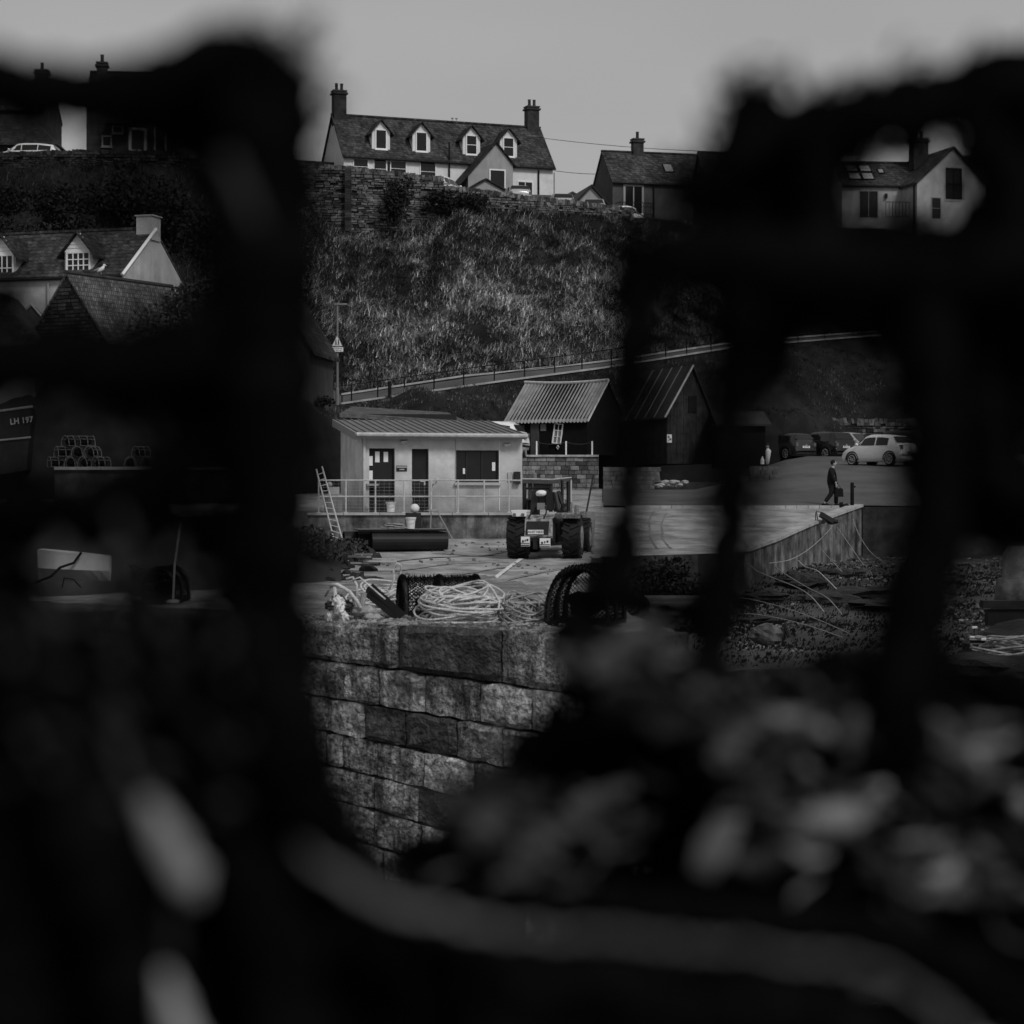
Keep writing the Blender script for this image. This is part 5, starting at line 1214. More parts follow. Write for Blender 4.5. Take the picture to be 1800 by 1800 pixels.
# ---------------------------------------------------------------- telehandler
def telehandler():
    sc = 60.; t = thing('telehandler', 'old pale telehandler with black tyres parked below the terrace', 'telehandler', (XP(960, 60), 60, ZY(979, 60)), R(-9))
    X = lambda px: (px - 960) / sc; Z = lambda py: (979 - py) / sc
    for (px, r_, wd, y_) in ((911, .59, .58, 0), (1007, .59, .54, 0), (913, .54, .42, 2.6), (1007, .54, .42, 2.6)):
        cx = X(px); m_ = MB(); m_.tube([(cx - wd / 2, y_, r_), (cx - wd / 2 + .06, y_, r_), (cx + wd / 2 - .06, y_, r_), (cx + wd / 2, y_, r_)], [r_ * .86, r_, r_, r_ * .86], 26); wh = m_.build('wheel', M['rubber'], t)
        m_ = MB()
        for k in range(18):
            an = 2 * math.pi * k / 18
            for sd_ in (-1, 1):
                a2_ = an + (.17 if sd_ > 0 else 0); c_ = Vector((cx + sd_ * wd * .25, y_ + (r_ + .015) * math.cos(a2_), r_ + (r_ + .015) * math.sin(a2_)))
                m_.box(c_, (wd * .5, .055, .055), Matrix.Rotation(a2_, 3, 'X') @ Matrix.Rotation(sd_ * .5, 3, 'Y'))
        m_.build('tread', M['rubber'], wh)
        sgn = 1 if px > 960 else -1; m_ = MB(); m_.tube([(cx + sgn * wd * .3, y_, r_), (cx + sgn * (wd / 2 + .01), y_, r_)], [r_ * .5, r_ * .55], 18); m_.build('rim', M['machine'], wh)
    m_ = MB(); m_.box((0, .1, .55), (1.4, .22, .22)); m_.box((0, 2.6, .55), (1.4, .22, .22)); m_.build('axle', M['machine_dark'], t)
    m_ = MB(); m_.box((X(952), 1.3, .72), (.9, 3.6, .5)); m_.build('chassis', M['machine_dark'], t)
    # engine cover with sloping back
    m_ = MB(); xl, xr = X(927), X(976); m_.prismx([(-.62, Z(941)), (-.5, Z(912)), (-.1, Z(905)), (1.2, Z(905)), (1.2, Z(945)), (-.4, Z(950))], xl, xr); m_.build('engine_cover', M['machine'], t)
    m_ = MB(); m_.tube([(X(932), -.45, Z(912)), (X(935), -.2, Z(902)), (X(940), .1, Z(893))], .025, 6); m_.tube([(X(960), -.5, Z(912)), (X(963), -.3, Z(900)), (X(958), .1, Z(890))], .022, 6); m_.tube([(X(945), -.62, Z(944)), (X(950), -.72, Z(950)), (X(944), -.66, Z(960))], .02, 6); stuff(m_.build('hoses', M['machine_dark'], t))
    m_ = MB(); m_.box((X(978), .5, Z(932)), (.05, 1.8, .75)); m_.box((X(926), .5, Z(932)), (.04, 1.6, .7)); m_.build('side_panel', M['machine_dark'], t)
    m_ = MB(); m_.add([(X(929), -.63, Z(939.5)), (X(969), -.63, Z(939.5)), (X(970), -.53, Z(916)), (X(930), -.53, Z(916)), (X(929), -.60, Z(939.5)), (X(969), -.60, Z(939.5)), (X(970), -.50, Z(916)), (X(930), -.50, Z(916))], [(0, 1, 2, 3), (0, 4, 5, 1), (1, 5, 6, 2), (2, 6, 7, 3), (3, 7, 4, 0)]); gr = m_.build('grille', M['machine_dark'], t)
    m_ = MB(); m_.box((X(947), -.635, Z(934.5)), (.46, .015, .125)); po = m_.build('number_plate', M['white_paint'], t); text('AU07 NKD', .095, M['black_paint'], po, (X(947), -.645, Z(934.5)), (R(90), 0, 0), bold=.0012)
    for px, py, w_, h_ in ((929, 951, .25, .28), (963.5, 953.5, .30, .27)):
        m_ = MB(); m_.box((X(px), -.62, Z(py)), (w_, .12, h_)); lo = m_.build('light_box', M['white_paint'], t)
        for k, lw in ((-1.1, .05), (0, .03), (1.1, .055)):
            m_ = MB(); m_.box((X(px) + k * w_ * .24, -.685, Z(py - 1.5 - k)), (lw, .012, .06)); m_.build('lamp', M['machine_dark'], lo)
        m_ = MB(); m_.box((X(px), -.685, Z(py + 3)), (w_ * .98, .012, .022)); m_.box((X(px), -.685, Z(py + 6.5)), (w_ * .98, .012, .03)); m_.build('light_box_bar', M['machine_dark'], lo)
    m_ = MB(); m_.box((X(946), -.6, Z(956)), (.1, .25, .28)); m_.tube([(X(946), -.7, Z(962)), (X(946), -.85, Z(962))], .03, 6); m_.build('tow_hitch', M['machine_dark'], t)
    # fenders
    m_ = MB(); m_.box((X(917), .0, Z(898)), (.46, 1.1, .05)); m_.box((X(917), -.52, Z(903)), (.42, .05, .15)); m_.build('mudguard', M['white_paint'], t)
    m_ = MB(); m_.box((X(1004), .0, Z(903)), (.72, 1.15, .06)); m_.box((X(1004), -.56, Z(907)), (.7, .05, .12)); m_.build('mudguard', M['machine'], t)
    for px in (909, 924, 983, 990):
        m_ = MB(); m_.box((X(px), -.56 - .03, Z(905)), (.09, .03, .1)); m_.build('rear_lamp', M['lamp_glass'], t)
    # cab frame
    x0, x1 = X(914.5), X(962); y0_, y1_ = .75, 2.1; zb, zt_ = Z(900), Z(842)
    m_ = MB()
    for (xx, yy, r_) in ((x0, y0_, .065), (x1, y0_, .06), (x0, y1_, .05), (x1 + .35, y1_, .065), (X(923), y0_ + .1, .05), (X(927), y1_, .035), (x1 + .3, y0_ + .3, .05)):
        m2_ = MB(); m2_.tube([(xx, yy, zb), (xx, yy, zt_ - .03)], r_, 6); m2_.build('cab_pillar', M['machine_dark'], t)
    m_.tube([(x0, y0_, zt_ - .28), (x1, y0_, zt_ - .28)], .02, 4)
    m_.build('cab_crossbar', M['machine_dark'], t)
    m_ = MB(); m_.add([(x0 - .05, y0_ - .1, zt_), (x1 + .06, y0_ - .1, zt_ - .02), (x1 + .42, y1_ + .1, zt_ + .05), (x0 - .05, y1_ + .1, zt_ + .06)] + [(x0 - .05, y0_ - .1, zt_ - .12), (x1 + .06, y0_ - .1, zt_ - .14), (x1 + .42, y1_ + .1, zt_ - .04), (x0 - .05, y1_ + .1, zt_ - .04)], [(0, 1, 2, 3), (0, 4, 5, 1), (1, 5, 6, 2), (2, 6, 7, 3), (3, 7, 4, 0)]); m_.build('cab_roof', M['door_grey'], t)
    m_ = MB(); m_.tube([(x0 - .05, y0_ - .1, zt_ + .01), (x1 + .06, y0_ - .1, zt_ - .01), (x1 + .42, y1_ + .1, zt_ + .06)], .022, 5); m_.build('roof_gutter', M['galv'], t)
    m_ = MB(); m_.box((x1 + .12, 1.3, zb + .25), (.05, 1.1, .5)); m_.box((x0 + .02, 1.3, zb + .2), (.04, 1.1, .4)); m_.build('cab_door', M['machine_dark'], t)
    m_ = MB(); m_.box(((x0 + x1) / 2, y0_ + .01, (zb + zt_) / 2 + .1), (x1 - x0 - .12, .015, zt_ - zb - .5)); g = m_.build('cab_glass', M['clear_glass'], t)
    m_ = MB(); m_.box(((x0 + x1) / 2 + .05, 1.35, zb + .3), (.5, .5, .14)); m_.box(((x0 + x1) / 2 + .05, 1.12, zb + .55), (.46, .12, .6)); m_.build('seat', M['machine_dark'], t)
    m_ = MB(); m_.tube([(X(930.5), y0_ + .3, zt_), (X(930.5), y0_ + .3, zt_ + .06)], .07, 10); m_.tube([(X(930.5), y0_ + .3, zt_ + .06), (X(930.5), y0_ + .3, zt_ + .17), (X(930.5), y0_ + .3, zt_ + .2)], [.065, .06, .02], 10); m_.build('beacon', M['plastic_grey'], t)
    # boom pivot, rams
    m_ = MB(); m_.add([(X(930), .1, Z(908)), (X(944), .1, Z(908)), (X(944), .2, Z(862)), (X(933), .2, Z(862)), (X(930), .6, Z(908)), (X(944), .6, Z(908)), (X(944), .5, Z(862)), (X(933), .5, Z(862))], [(0, 1, 2, 3), (5, 4, 7, 6), (0, 4, 5, 1), (1, 5, 6, 2), (2, 6, 7, 3), (3, 7, 4, 0)]); m_.box((X(951), .35, Z(878)), (.25, .3, .35)); m_.build('boom_pivot', M['machine_dark'], t)
    m_ = MB(); m_.lump((X(950), .1, Z(867)), (.17, .16, .09), .25, 2, 12, 8, 3); m_.build('white_cover', M['white_paint'], t, smooth=True)
    m_ = MB(); m_.box((X(951), .0, Z(890)), (.22, .1, .2)); m_.build('oil_tank', M['plastic_grey'], t)
    m_ = MB(); m_.box((X(966), .2, Z(881)), (.2, .25, .55)); m_.tube([(X(975), .1, Z(866)), (X(983), .0, Z(903))], .07, 8); m_.tube([(X(979), .3, Z(864)), (X(992), .1, Z(899))], .06, 8); m_.build('lift_ram', M['machine_dark'], t)
    m_ = MB(); m_.box((X(968), 2.0, Z(888)), (.32, 3.6, .34), Matrix.Rotation(-.06, 3, 'X')); m_.build('boom', M['machine'], t)
    m_ = MB(); m_.tube([(X(1015), -.1, Z(903)), (X(1015), -.1, Z(894)), (X(1015), -.1, Z(888))], [.07, .07, .05], 8); m_.build('side_beacon', M['plastic_grey'], t)
    m_ = MB(); m_.tube([(X(988), -.15, Z(900)), (X(992), -.2, Z(890))], .03, 5); m_.box((X(994), -.2, Z(888)), (.14, .03, .1)); m_.build('mirror', M['machine_dark'], t)
    # side fuel tank
    m_ = MB(); m_.box((X(985), 1.25, Z(930)), (.35, .9, .45)); m_.build('fuel_tank', M['machine_dark'], t)
    # forks carriage far end
    m_ = MB(); m_.box((X(965), 4.4, .55), (1.3, .12, .7)); m_.build('fork_carriage', M['machine_dark'], t)
telehandler()
t = thing('ice_bin', 'pale upright bin and post seen right of the telehandler', 'bin', (XP(1032, 64), 64, zg(64)), 0)
mb = MB(); mb.tube([(0, 0, 0), (0, 0, .9), (0, 0, 1.15)], [.2, .26, .22], 12); mb.build('bin_body', M['plastic_grey'], t); mb = MB(); mb.tube([(-.2, 0, .2), (.2, 0, 2.3)], .03, 5); mb.build('pole', M['rope_dark'], t)

# ---------------------------------------------------------------- people
def skin_obj(name, m, parent, chains, sub=2):
    """chains: list of (verts, parent_index_link) as dict of joints"""
    V = []; E = []; Rr = []
    for ch in chains:
        prev = ch[0]
        for (p, r_) in ch[1]:
            V.append(p); Rr.append(r_)
            if prev is not None: E.append((prev, len(V) - 1))
            prev = len(V) - 1
    me = bpy.data.meshes.new(name); me.from_pydata(V, E, []); me.materials.append(m)
    o = bpy.data.objects.new(name, me); COL.objects.link(o); o.parent = parent
    md = o.modifiers.new('skin', 'SKIN'); md.use_smooth_shade = True
    sv_ = me.skin_vertices[0].data
    for i, r_ in enumerate(Rr): sv_[i].radius = (r_, r_) if not isinstance(r_, tuple) else r_
    sv_[0].use_root = True
    s_ = o.modifiers.new('sub', 'SUBSURF'); s_.levels = sub; s_.render_levels = sub
    return o
def person():
    # faces +x (to the right), walking
    t = thing('person', 'person in black jacket walking right with a dark bag', 'person', (XP(1465, 78.2), 78.4, zg(78.4) + .03), R(-8))
    # body: pelvis root
    V = [(None, [((0, 0, .93), .12), ((-.02, 0, 1.12), .13), ((-.03, 0, 1.32), .15), ((-.01, 0, 1.44), .09), ((.02, 0, 1.50), .055), ((.04, 0, 1.56), .06)]),
         (0, [((.02, .09, .86), .10), ((.14, .10, .48), .065), ((.13, .10, .1), .045), ((.18, .10, .05), .04), ((.27, .10, .035), .03)]),
         (0, [((-.02, -.09, .86), .10), ((-.05, -.10, .48), .065), ((-.28, -.10, .18), .045), ((-.31, -.10, .11), .04), ((-.23, -.10, .03), .03)]),
         (2, [((-.02, .19, 1.38), .065), ((-.12, .22, 1.12), .045), ((-.06, .23, .88), .032), ((-.05, .23, .82), .028)]),
         (2, [((-.02, -.19, 1.38), .065), ((.02, -.23, 1.12), .045), ((.12, -.24, .90), .032), ((.13, -.24, .84), .028)])]
    b = skin_obj('body', M['skin'], t, V)
    # jacket
    skin_obj('jacket', M['cloth_black'], t, [(None, [((-.01, 0, .74), .20), ((-.02, 0, 1.0), .225), ((-.04, 0, 1.3), .235), ((-.02, 0, 1.43), .12), ((.0, 0, 1.49), .08)]),
        (2, [((-.03, .19, 1.38), .105), ((-.13, .23, 1.12), .085), ((-.07, .24, .88), .065)]), (2, [((-.03, -.19, 1.38), .105), ((.01, -.24, 1.12), .085), ((.10, -.25, .92), .065)])])
    skin_obj('trousers', M['cloth_dark'], t, [(None, [((0, 0, .88), .15)]), (0, [((.04, .09, .8), .12), ((.14, .10, .48), .09), ((.13, .10, .07), .085)]), (0, [((-.03, -.09, .8), .12), ((-.05, -.10, .48), .095), ((-.29, -.10, .16), .08)])])
    for nm, c in (('shoe', (.20, .10, .05)), ('shoe', (-.27, -.10, .07))):
        m_ = MB(); m_.lump(c, (.15, .055, .055), .1, 1, 12, 8); m_.build(nm, M['cloth_dark'], t, smooth=True)
    # head
    m_ = MB(); m_.lump((.05, 0, 1.64), (.095, .078, .115), .03, 1, 20, 14); m_.lump((.15, 0, 1.63), (.022, .014, .022), 0, 1, 8, 6)
    for s_ in (-1, 1): m_.lump((.04, s_ * .08, 1.63), (.02, .012, .03), 0, 1, 8, 6)
    m_.build('head', M['skin'], t, smooth=True)
    m_ = MB(); m_.lump((.02, 0, 1.675), (.105, .092, .105), .08, 2, 18, 12); m_.build('hair', M['cloth_dark'], t, smooth=True)
    m_ = MB()
    for s_ in (-1, 1): m_.lump((.137, s_ * .03, 1.65), (.008, .01, .007), 0, 1, 6, 5)
    m_.box((.143, 0, 1.59), (.006, .04, .008)); m_.build('face_features', M['cloth_black'], t)
    # hands
    for sg, hc in ((1, Vector((-.045, .235, .80))), (-1, Vector((.14, -.245, .81)))):
        m_ = MB(); m_.lump(hc, (.035, .02, .045), .05, 1, 10, 8)
        for k in range(4):
            f0 = hc + Vector((-.026 + .017 * k, 0, -.03)); ln = (.06, .07, .066, .05)[k]
            m_.tube([f0, f0 + Vector((.004, -.004, -ln * .5)), f0 + Vector((.012, -.018 * (1 if sg < 0 else .5), -ln * .85))], [.009, .008, .006], 6)
        m_.tube([hc + Vector((.03, -.005, .01)), hc + Vector((.048, -.012, -.02)), hc + Vector((.042, -.02, -.045))], [.011, .009, .007], 6)
        m_.build('hand', M['skin'], t, smooth=True)
    m_ = MB(); m_.box((.02, -.285, 1.14), (.10, .015, .04)); m_.build('sleeve_stripe', M['white_paint'], t)
    bg_ = thing('bag', 'dark carrier bag held in the hand of walking person', 'bag', (t.location.x + .20, t.location.y - .27, t.location.z + .36), R(-8))
    m_ = MB(); m_.prism([(-.15, 0), (.17, 0), (.15, .3), (.1, .33), (-.09, .33), (-.13, .3)], -.07, .07); m_.build('bag_body', M['cloth_black'], bg_)
    m_ = MB(); m_.tube([(-.07, 0, .32), (-.06, 0, .41), (-.02, 0, .44), (.03, 0, .41), (.06, 0, .32)], .01, 5); m_.build('handle', M['cloth_black'], bg_)
person()
mb = MB(); mb.tube([(0, 0, 0), (0, 0, .95), (.0, 0, .99)], [.075, .07, .04], 10); mb.box((.03, 0, .82), (.18, .1, .06))
tag(mb.build('mooring_post', M['black_wood'], loc=(XP(1498, 77.5), 77.5, zg(77.5) + .03)), 'upright black mooring post at the head of the slipway wall', 'post')
mb = MB(); mb.lump((0, 0, .08), (.2, .15, .1), .6, 3, 10, 7, 2); mb.lump((-.12, 0, .16), (.07, .07, .09), .6, 3, 8, 6, 4)
tag(mb.build('rope_heap', M['cloth_black'], loc=(XP(1484, 77.4), 77.4, zg(77.4) + .04)), 'small black heap on the ground beside the mooring post', 'heap')
t = thing('outboard_trolley', 'black folded trolley lying on the slip edge near the walking person', 'trolley', (XP(1448, 72), 71.6, zg(71.6) + .05), R(20))
mb = MB(); mb.tube([(-.3, 0, .1), (-.35, 0, .45), (-.1, 0, .38)], .02, 5); mb.tube([(-.3, .15, .1), (-.3, .15, .4)], .02, 5); mb.build('frame', M['machine_dark'], t)
mb = MB(); mb.box((.05, 0, .2), (.5, .25, .16), Matrix.Rotation(.5, 3, 'Y')); mb.lump((.25, 0, .08), (.25, .15, .1), .5, 3, 9, 6); mb.build('folded_body', M['machine_dark'], t)
mb = MB(); mb.tube([(-.15, -.15, .08), (-.15, -.1, .08)], .08, 12); mb.build('wheel', M['rubber'], t)

# ---------------------------------------------------------------- mooring ropes over the beach
def bz(x, d): return min(interp(d, [9, 20, 34, 46, 66, 80], [.6, .9, 1.6, 2.42, 3.35, 3.7]) + .22 * fbm(Vector((x * .35, d * .35, 0))) + .07 * fbm(Vector((x * 1.6, d * 1.6, 4))), zg(d) - .3)
def mrope(pts, r, m, label, lie=True):
    out_ = []; q = [P(*p) for p in pts]
    for i in range(len(q) - 1):
        p0 = q[max(0, i - 1)]; p1, p2 = q[i], q[i + 1]; p3 = q[min(len(q) - 1, i + 2)]
        for k in range(8):
            t_ = k / 8; a_ = p1 * 2; v = .5 * ((2 * p1) + (p2 - p0) * t_ + (2 * p0 - 5 * p1 + 4 * p2 - p3) * t_ ** 2 + (-p0 + 3 * p1 - 3 * p2 + p3) * t_ ** 3)
            v.z = max(v.z, bz(v.x, v.y) + r); out_.append(v)
    out_.append(q[-1]); mb = MB(); o0 = out_[0]; mb.tube([v - o0 for v in out_], r, 5)
    tag(mb.build('mooring_rope', m, loc=tuple(o0), smooth=True), label, 'rope', 'mooring ropes across the beach')
mrope([(1489, 893, 77.5), (1468, 920, 74.5), (1440, 950, 71), (1412, 972, 66), (1385, 985, 64), (1352, 990, 62)], .014, M['rope_grey'], 'thick grey rope hanging across the face of the slip wall')
mrope([(1493, 895, 77.5), (1502, 920, 76.3), (1510, 940, 75.5), (1530, 970, 74), (1562, 995, 71)], .013, M['rope_grey'], 'thin rope falling right from the top corner of the slip wall')
mrope([(1470, 925, 74.5), (1495, 960, 73), (1512, 985, 72), (1532, 1010, 68), (1548, 1030, 64)], .013, M['rope_grey'], 'taut rope from mid wall to the shingle on the right')
mrope([(1361, 996, 63.5), (1385, 1012, 62), (1420, 1033, 60), (1450, 1048, 57), (1468, 1065, 54), (1480, 1080, 52)], .014, M['rope_grey'], 'pale knotted rope running down the beach from the slip wall')
mrope([(1315, 990, 61.6), (1330, 1003, 61), (1362, 1017, 60), (1400, 1032, 58), (1425, 1048, 56), (1448, 1075, 52)], .015, M['rope_grey'], 'pale rope from the low corner of the slip wall curving down')
mrope([(1403, 985, 67), (1415, 996, 66), (1436, 1003, 64), (1455, 1020, 62), (1470, 1035, 59)], .015, M['rope'], 'short pale rope in a double bend on the seaweed')
mrope([(1440, 962, 71), (1452, 975, 70), (1468, 992, 68), (1480, 1005, 67)], .013, M['rope_grey'], 'short rope hanging below the middle of the slip wall')
mrope([(1300, 1050, 55), (1340, 1058, 54), (1390, 1072, 52), (1440, 1090, 50), (1490, 1112, 48)], .011, M['rope_grey'], 'long thin rope lying across the dark beach, upper one')
mrope([(1310, 1078, 52), (1350, 1083, 51.5), (1400, 1094, 50), (1440, 1106, 48.5), (1480, 1120, 47)], .011, M['rope_grey'], 'long thin rope lying across the dark beach, lower one')
# weed mounds / boulders
rg_ = random.Random(9)
for i, (px, py, d, rx_, rz2) in enumerate(((1415, 1003, 63, .9, .35), (1450, 1040, 58, 1.2, .28), (1520, 1030, 60, 1.6, .3), (1470, 985, 68, .9, .2), (1370, 1065, 53, 1.1, .2), (1340, 1025, 58, .8, .22), (1560, 1060, 56, 1.2, .2))):
    p = P(px, py, d); mb = MB(); mb.lump((0, 0, 0), (rx_, rx_ * .8, rz2), .5, 2.5, 20, 12, i)
    tag(mb.build('weedy_boulder', M['weed'], loc=(p.x, p.y, bz(p.x, p.y)), smooth=False), ['black weedy boulder tight under the slip wall middle', 'long black weed mound crossed by two pale ropes', 'broad dark weed mound on the right shingle', 'low dark boulder at the far foot of slip wall', 'flat dark weed mound near the lower thin ropes', 'dark boulder left under the low slip corner', 'dark weed mound furthest right on the beach'][i], 'boulder')
mb = MB()
for i in range(5200):
    px = rg_.uniform(1280, 1760); d = rg_.uniform(46, 76); x = XP(px, d)
    if noise.noise(Vector((x * .3, d * .3, 8))) < .0: continue
    r_ = rg_.uniform(.02, .085); mb.lump((x, d, bz(x, d) + r_ * .2), (r_, r_, r_ * .6), .4, 2, 5, 4, i % 17)
tag(stuff(mb.build('shingle', M['shingle'])), 'pale shingle scattered between weed mounds on the beach', 'shingle')
mb = MB(); rg_ = random.Random(21)
for i in range(17000):
    px = rg_.uniform(1040, 1800); d = rg_.uniform(44, 70); x = XP(px, d)
    if px < 1310 and d > 59: d = rg_.uniform(50, 59)
    a_ = rg_.uniform(-1.5, 1.5); l = rg_.uniform(.03, .11); z = bz(x, d) + .01
    mb.add([(x, d, z), (x + l * math.cos(a_), d - abs(l * math.sin(a_)), z + rg_.uniform(.0, .1)), (x + l * math.cos(a_) * .6, d - .04, z + rg_.uniform(.04, .12))], [(0, 1, 2)])
tag(stuff(mb.build('seaweed', M['weed'])), 'flat dark seaweed strewn over the beach', 'seaweed')
t = thing('concrete_step', 'pale edged concrete step at the foot of the yard wall', 'step', (XP(1142, 55), 55, 2.6), 0)
mb = MB(); mb.box((.9, 0, .12), (1.9, 1.6, .9)); mb.build('step_block', M['concrete_pale'], t); mb = MB(); mb.box((.9, -.0, .62), (2.0, 1.5, .09)); mb.build('step_slab', M['plastic_grey'], t)
bush((XP(1165, 58.5), 58.4, 3.0), (1.4, .5, .9), 1500, .09, M['leaf'], 'black weeds hanging below the yard edge wall', 'weeds', 'shrub', stem=False)
t = thing('pale_block', 'pale squared concrete block on the dark beach', 'block', (XP(1325, 44), 44, ZY(1128, 44)), R(8)); mb = MB(); mb.lump((.3, 0, .15), (.38, .3, .24), .35, 2.2, 14, 9, 4); mb.build('block_body', M['concrete'], t); mb = MB(); mb.tube([(.62, -.2, .4), (.72, -.25, .1)], .05, 6); mb.build('iron_ring', M['machine_dark'], t)

# ---------------------------------------------------------------- near stone pier
A0 = (560, 20.5); A1 = (1000, 18.6)
a0 = Vector((XP(*A0), A0[1], 0)); a1 = Vector((XP(*A1), A1[1], 0)); U = (a1 - a0).normalized(); N = Vector((U.y, -U.x, 0)); 
if N.y > 0: N = -N
def sx_of(px):  # distance along wall line from a0 for pixel column
    k = (px - 900) / FPX; return (k * a0.y - a0.x) / (U.x - k * U.y)
S0, S1 = sx_of(-150), sx_of(1128)
TOPZ = 4.75
pier = thing('stone_pier', 'old squared-stone harbour pier with rope coils on its deck', 'pier', tuple(a0 + Vector((0, 0, 0))))
mb = MB(); 
SE = Vector((XP(1046, 25.5), 25.5, 0)) - a0
c = [U * S0, U * S1, SE, U * S0 - N * 11]
mb.add([v + N * (-.12) + Vector((0, 0, TOPZ - .16)) for v in c] + [v + N * (-.12) + Vector((0, 0, .8)) for v in c], [(0, 1, 2, 3), (0, 4, 5, 1), (1, 5, 6, 2), (2, 6, 7, 3), (3, 7, 4, 0)])
mb.build('pier_core', M['joint'], pier)
def stone(s0, s1, z0, z1, m, bulge, seed, dip, dipt=None, topmat=None, depth=.3, nx=9, nz=8, gap=.009, name='stone'):
    rng = random.Random(seed); V = []; F = []
    for j in range(nz + 1):
        for i in range(nx + 1):
            fx_, fz = i / nx, j / nz
            s = s0 + gap + (s1 - s0 - 2 * gap) * fx_; z = z0 + gap + (z1 - z0 - 2 * gap) * fz
            e = min(fx_, 1 - fx_) * nx; e2 = min(fz, 1 - fz) * nz; rd = min(1, e / .8) * min(1, e2 / .8)
            corner = max(0, 1 - (e + e2) / 2.0)
            off = bulge * (rd ** .5) - .03 + .05 * fbm(Vector((s * 2.6, z * 2.6, seed))) * rd + .014 * fbm(Vector((s * 13, z * 13, seed)))
            s += .022 * noise.noise(Vector((z * 5, seed, fx_ * 3))); z2 = z + .022 * noise.noise(Vector((s * 5, seed, fz * 3))) - (dip + ((dip if dipt is None else dipt) - dip) * fz) * s
            V.append(U * s + N * off + Vector((0, 0, z2)) + Vector((0, 0, (-.012 if fz > .5 else .012) * corner)))
    k = nx + 1
    for j in range(nz):
        for i in range(nx): a_ = j * k + i; F.append((a_, a_ + 1, a_ + k + 1, a_ + k))
    # top & sides back
    b = len(V)
    for i in range(nx + 1): V.append(V[nz * k + i] - N * depth + Vector((0, 0, .01 * noise.noise(Vector((i * .9, seed, 1))))))
    for i in range(nx): F.append((nz * k + i, nz * k + i + 1, b + i + 1, b + i))
    b2 = len(V)
    for j in range(nz + 1): V.append(V[j * k] - N * depth)
    for j in range(nz): F.append((j * k, (j + 1) * k, b2 + j + 1, b2 + j))
    b3 = len(V)
    for j in range(nz + 1): V.append(V[j * k + nx] - N * depth)
    for j in range(nz): F.append((j * k + nx, b3 + j, b3 + j + 1, (j + 1) * k + nx))
    mb = MB(); mb.v = [tuple(v) for v in V]; mb.f = F
    return mb.build(name, m, pier, smooth=False)
rg_ = random.Random(33)
z = TOPZ; hs = [.40, .37, .34, .33, .32, .34, .34, .36, .4]
for ci, h in enumerate(hs):
    z0 = z - h; DP = [0, .05, .062, .078, .10, .115, .13, .14, .15, .16]; dip = DP[ci + 1]; dipt = DP[ci]
    if ci == 0: cuts = [sx_of(p) for p in (-150, 20, 190, 370, 520, 697, 879, 1040, 1128)]
    else:
        cuts = [S0]
        fixed = {1: [608, 663, 745, 841, 931, 1010], 2: [578, 638, 710, 800, 880, 960, 1050], 3: [600, 660, 742, 830, 905, 990], 4: [560, 655, 732, 810, 890]}.get(ci, [])
        fx_ = [sx_of(p) for p in fixed]
        while cuts[-1] < (fx_[0] if fx_ else S1) - .45: cuts.append(cuts[-1] + rg_.uniform(.38, .62))
        if fx_: cuts += fx_
        while cuts[-1] < S1 - .45: cuts.append(cuts[-1] + rg_.uniform(.38, .62))
        cuts.append(S1)
    for i in range(len(cuts) - 1):
        mid = (cuts[i] + cuts[i + 1]) / 2; r_ = rg_.random(); mm = 'granite'
        if ci == 0: mm = 'granite_dark' if sx_of(697) - .05 < mid < sx_of(879) else ('granite' if r_ < .8 else 'granite_pale')
        else: mm = 'granite_pale' if r_ < .22 else ('granite_dark' if r_ > .86 or (ci > 6 and r_ > .5) else 'granite')
        if mid < sx_of(480) or mid > sx_of(1060): mm = 'granite_dark' if r_ > .3 else 'granite'
        stone(cuts[i], cuts[i + 1], z0, z, M[mm], rg_.uniform(.0, .022) + (.03 if ci == 0 else 0), ci * 50 + i, dip, dipt, depth=.75 if ci == 0 else .25, nx=12 if ci == 0 else 8)
    z = z0
# deck sheet with worn slabs
rows = []
for j in range(26):
    row = []
    for i in range(90):
        f_ = i / 89; s = S0 + (S1 - S0) * f_; q0 = U * s - N * .7; q1 = (U * S0 - N * 11).lerp(SE, f_); p = a0 + q0.lerp(q1, j / 25); row.append((p.x, p.y, TOPZ - .045 + .045 * fbm(Vector((p.x * 1.5, p.y * 1.5, 2)))))
    rows.append(row)
o = sheet('pier_deck', rows, M['pier_top']); struct(o)
# lower landing right of pier
t = thing('lower_landing', 'dark low stone landing at the foot of the pier on the right', 'landing', tuple(a0))
mb = MB(); c = [U * sx_of(1100), U * sx_of(1430), U * sx_of(1430) - N * 2.5, U * sx_of(1100) - N * 2.5]
mb.add([v - N * .06 + Vector((0, 0, 3.1)) for v in c] + [v - N * .06 + Vector((0, 0, .8)) for v in c], [(0, 1, 2, 3), (0, 4, 5, 1), (1, 5, 6, 2), (2, 6, 7, 3), (3, 7, 4, 0)]); mb.build('landing_core', M['granite_dark'], t)
pier_b = pier; pier = t; z = 3.14
for ci, h in enumerate((.42, .4, .4, .4)):
    s = sx_of(1100)
    while s < sx_of(1430): l = rg_.uniform(.4, .62); stone(s, s + l, z - h, z, M['granite_dark' if rg_.random() > .35 else 'granite'], .02, 700 + ci * 30 + int(s * 10), 0, None, depth=.4, nx=7, nz=6); s += l
    z -= h
pier = pier_b

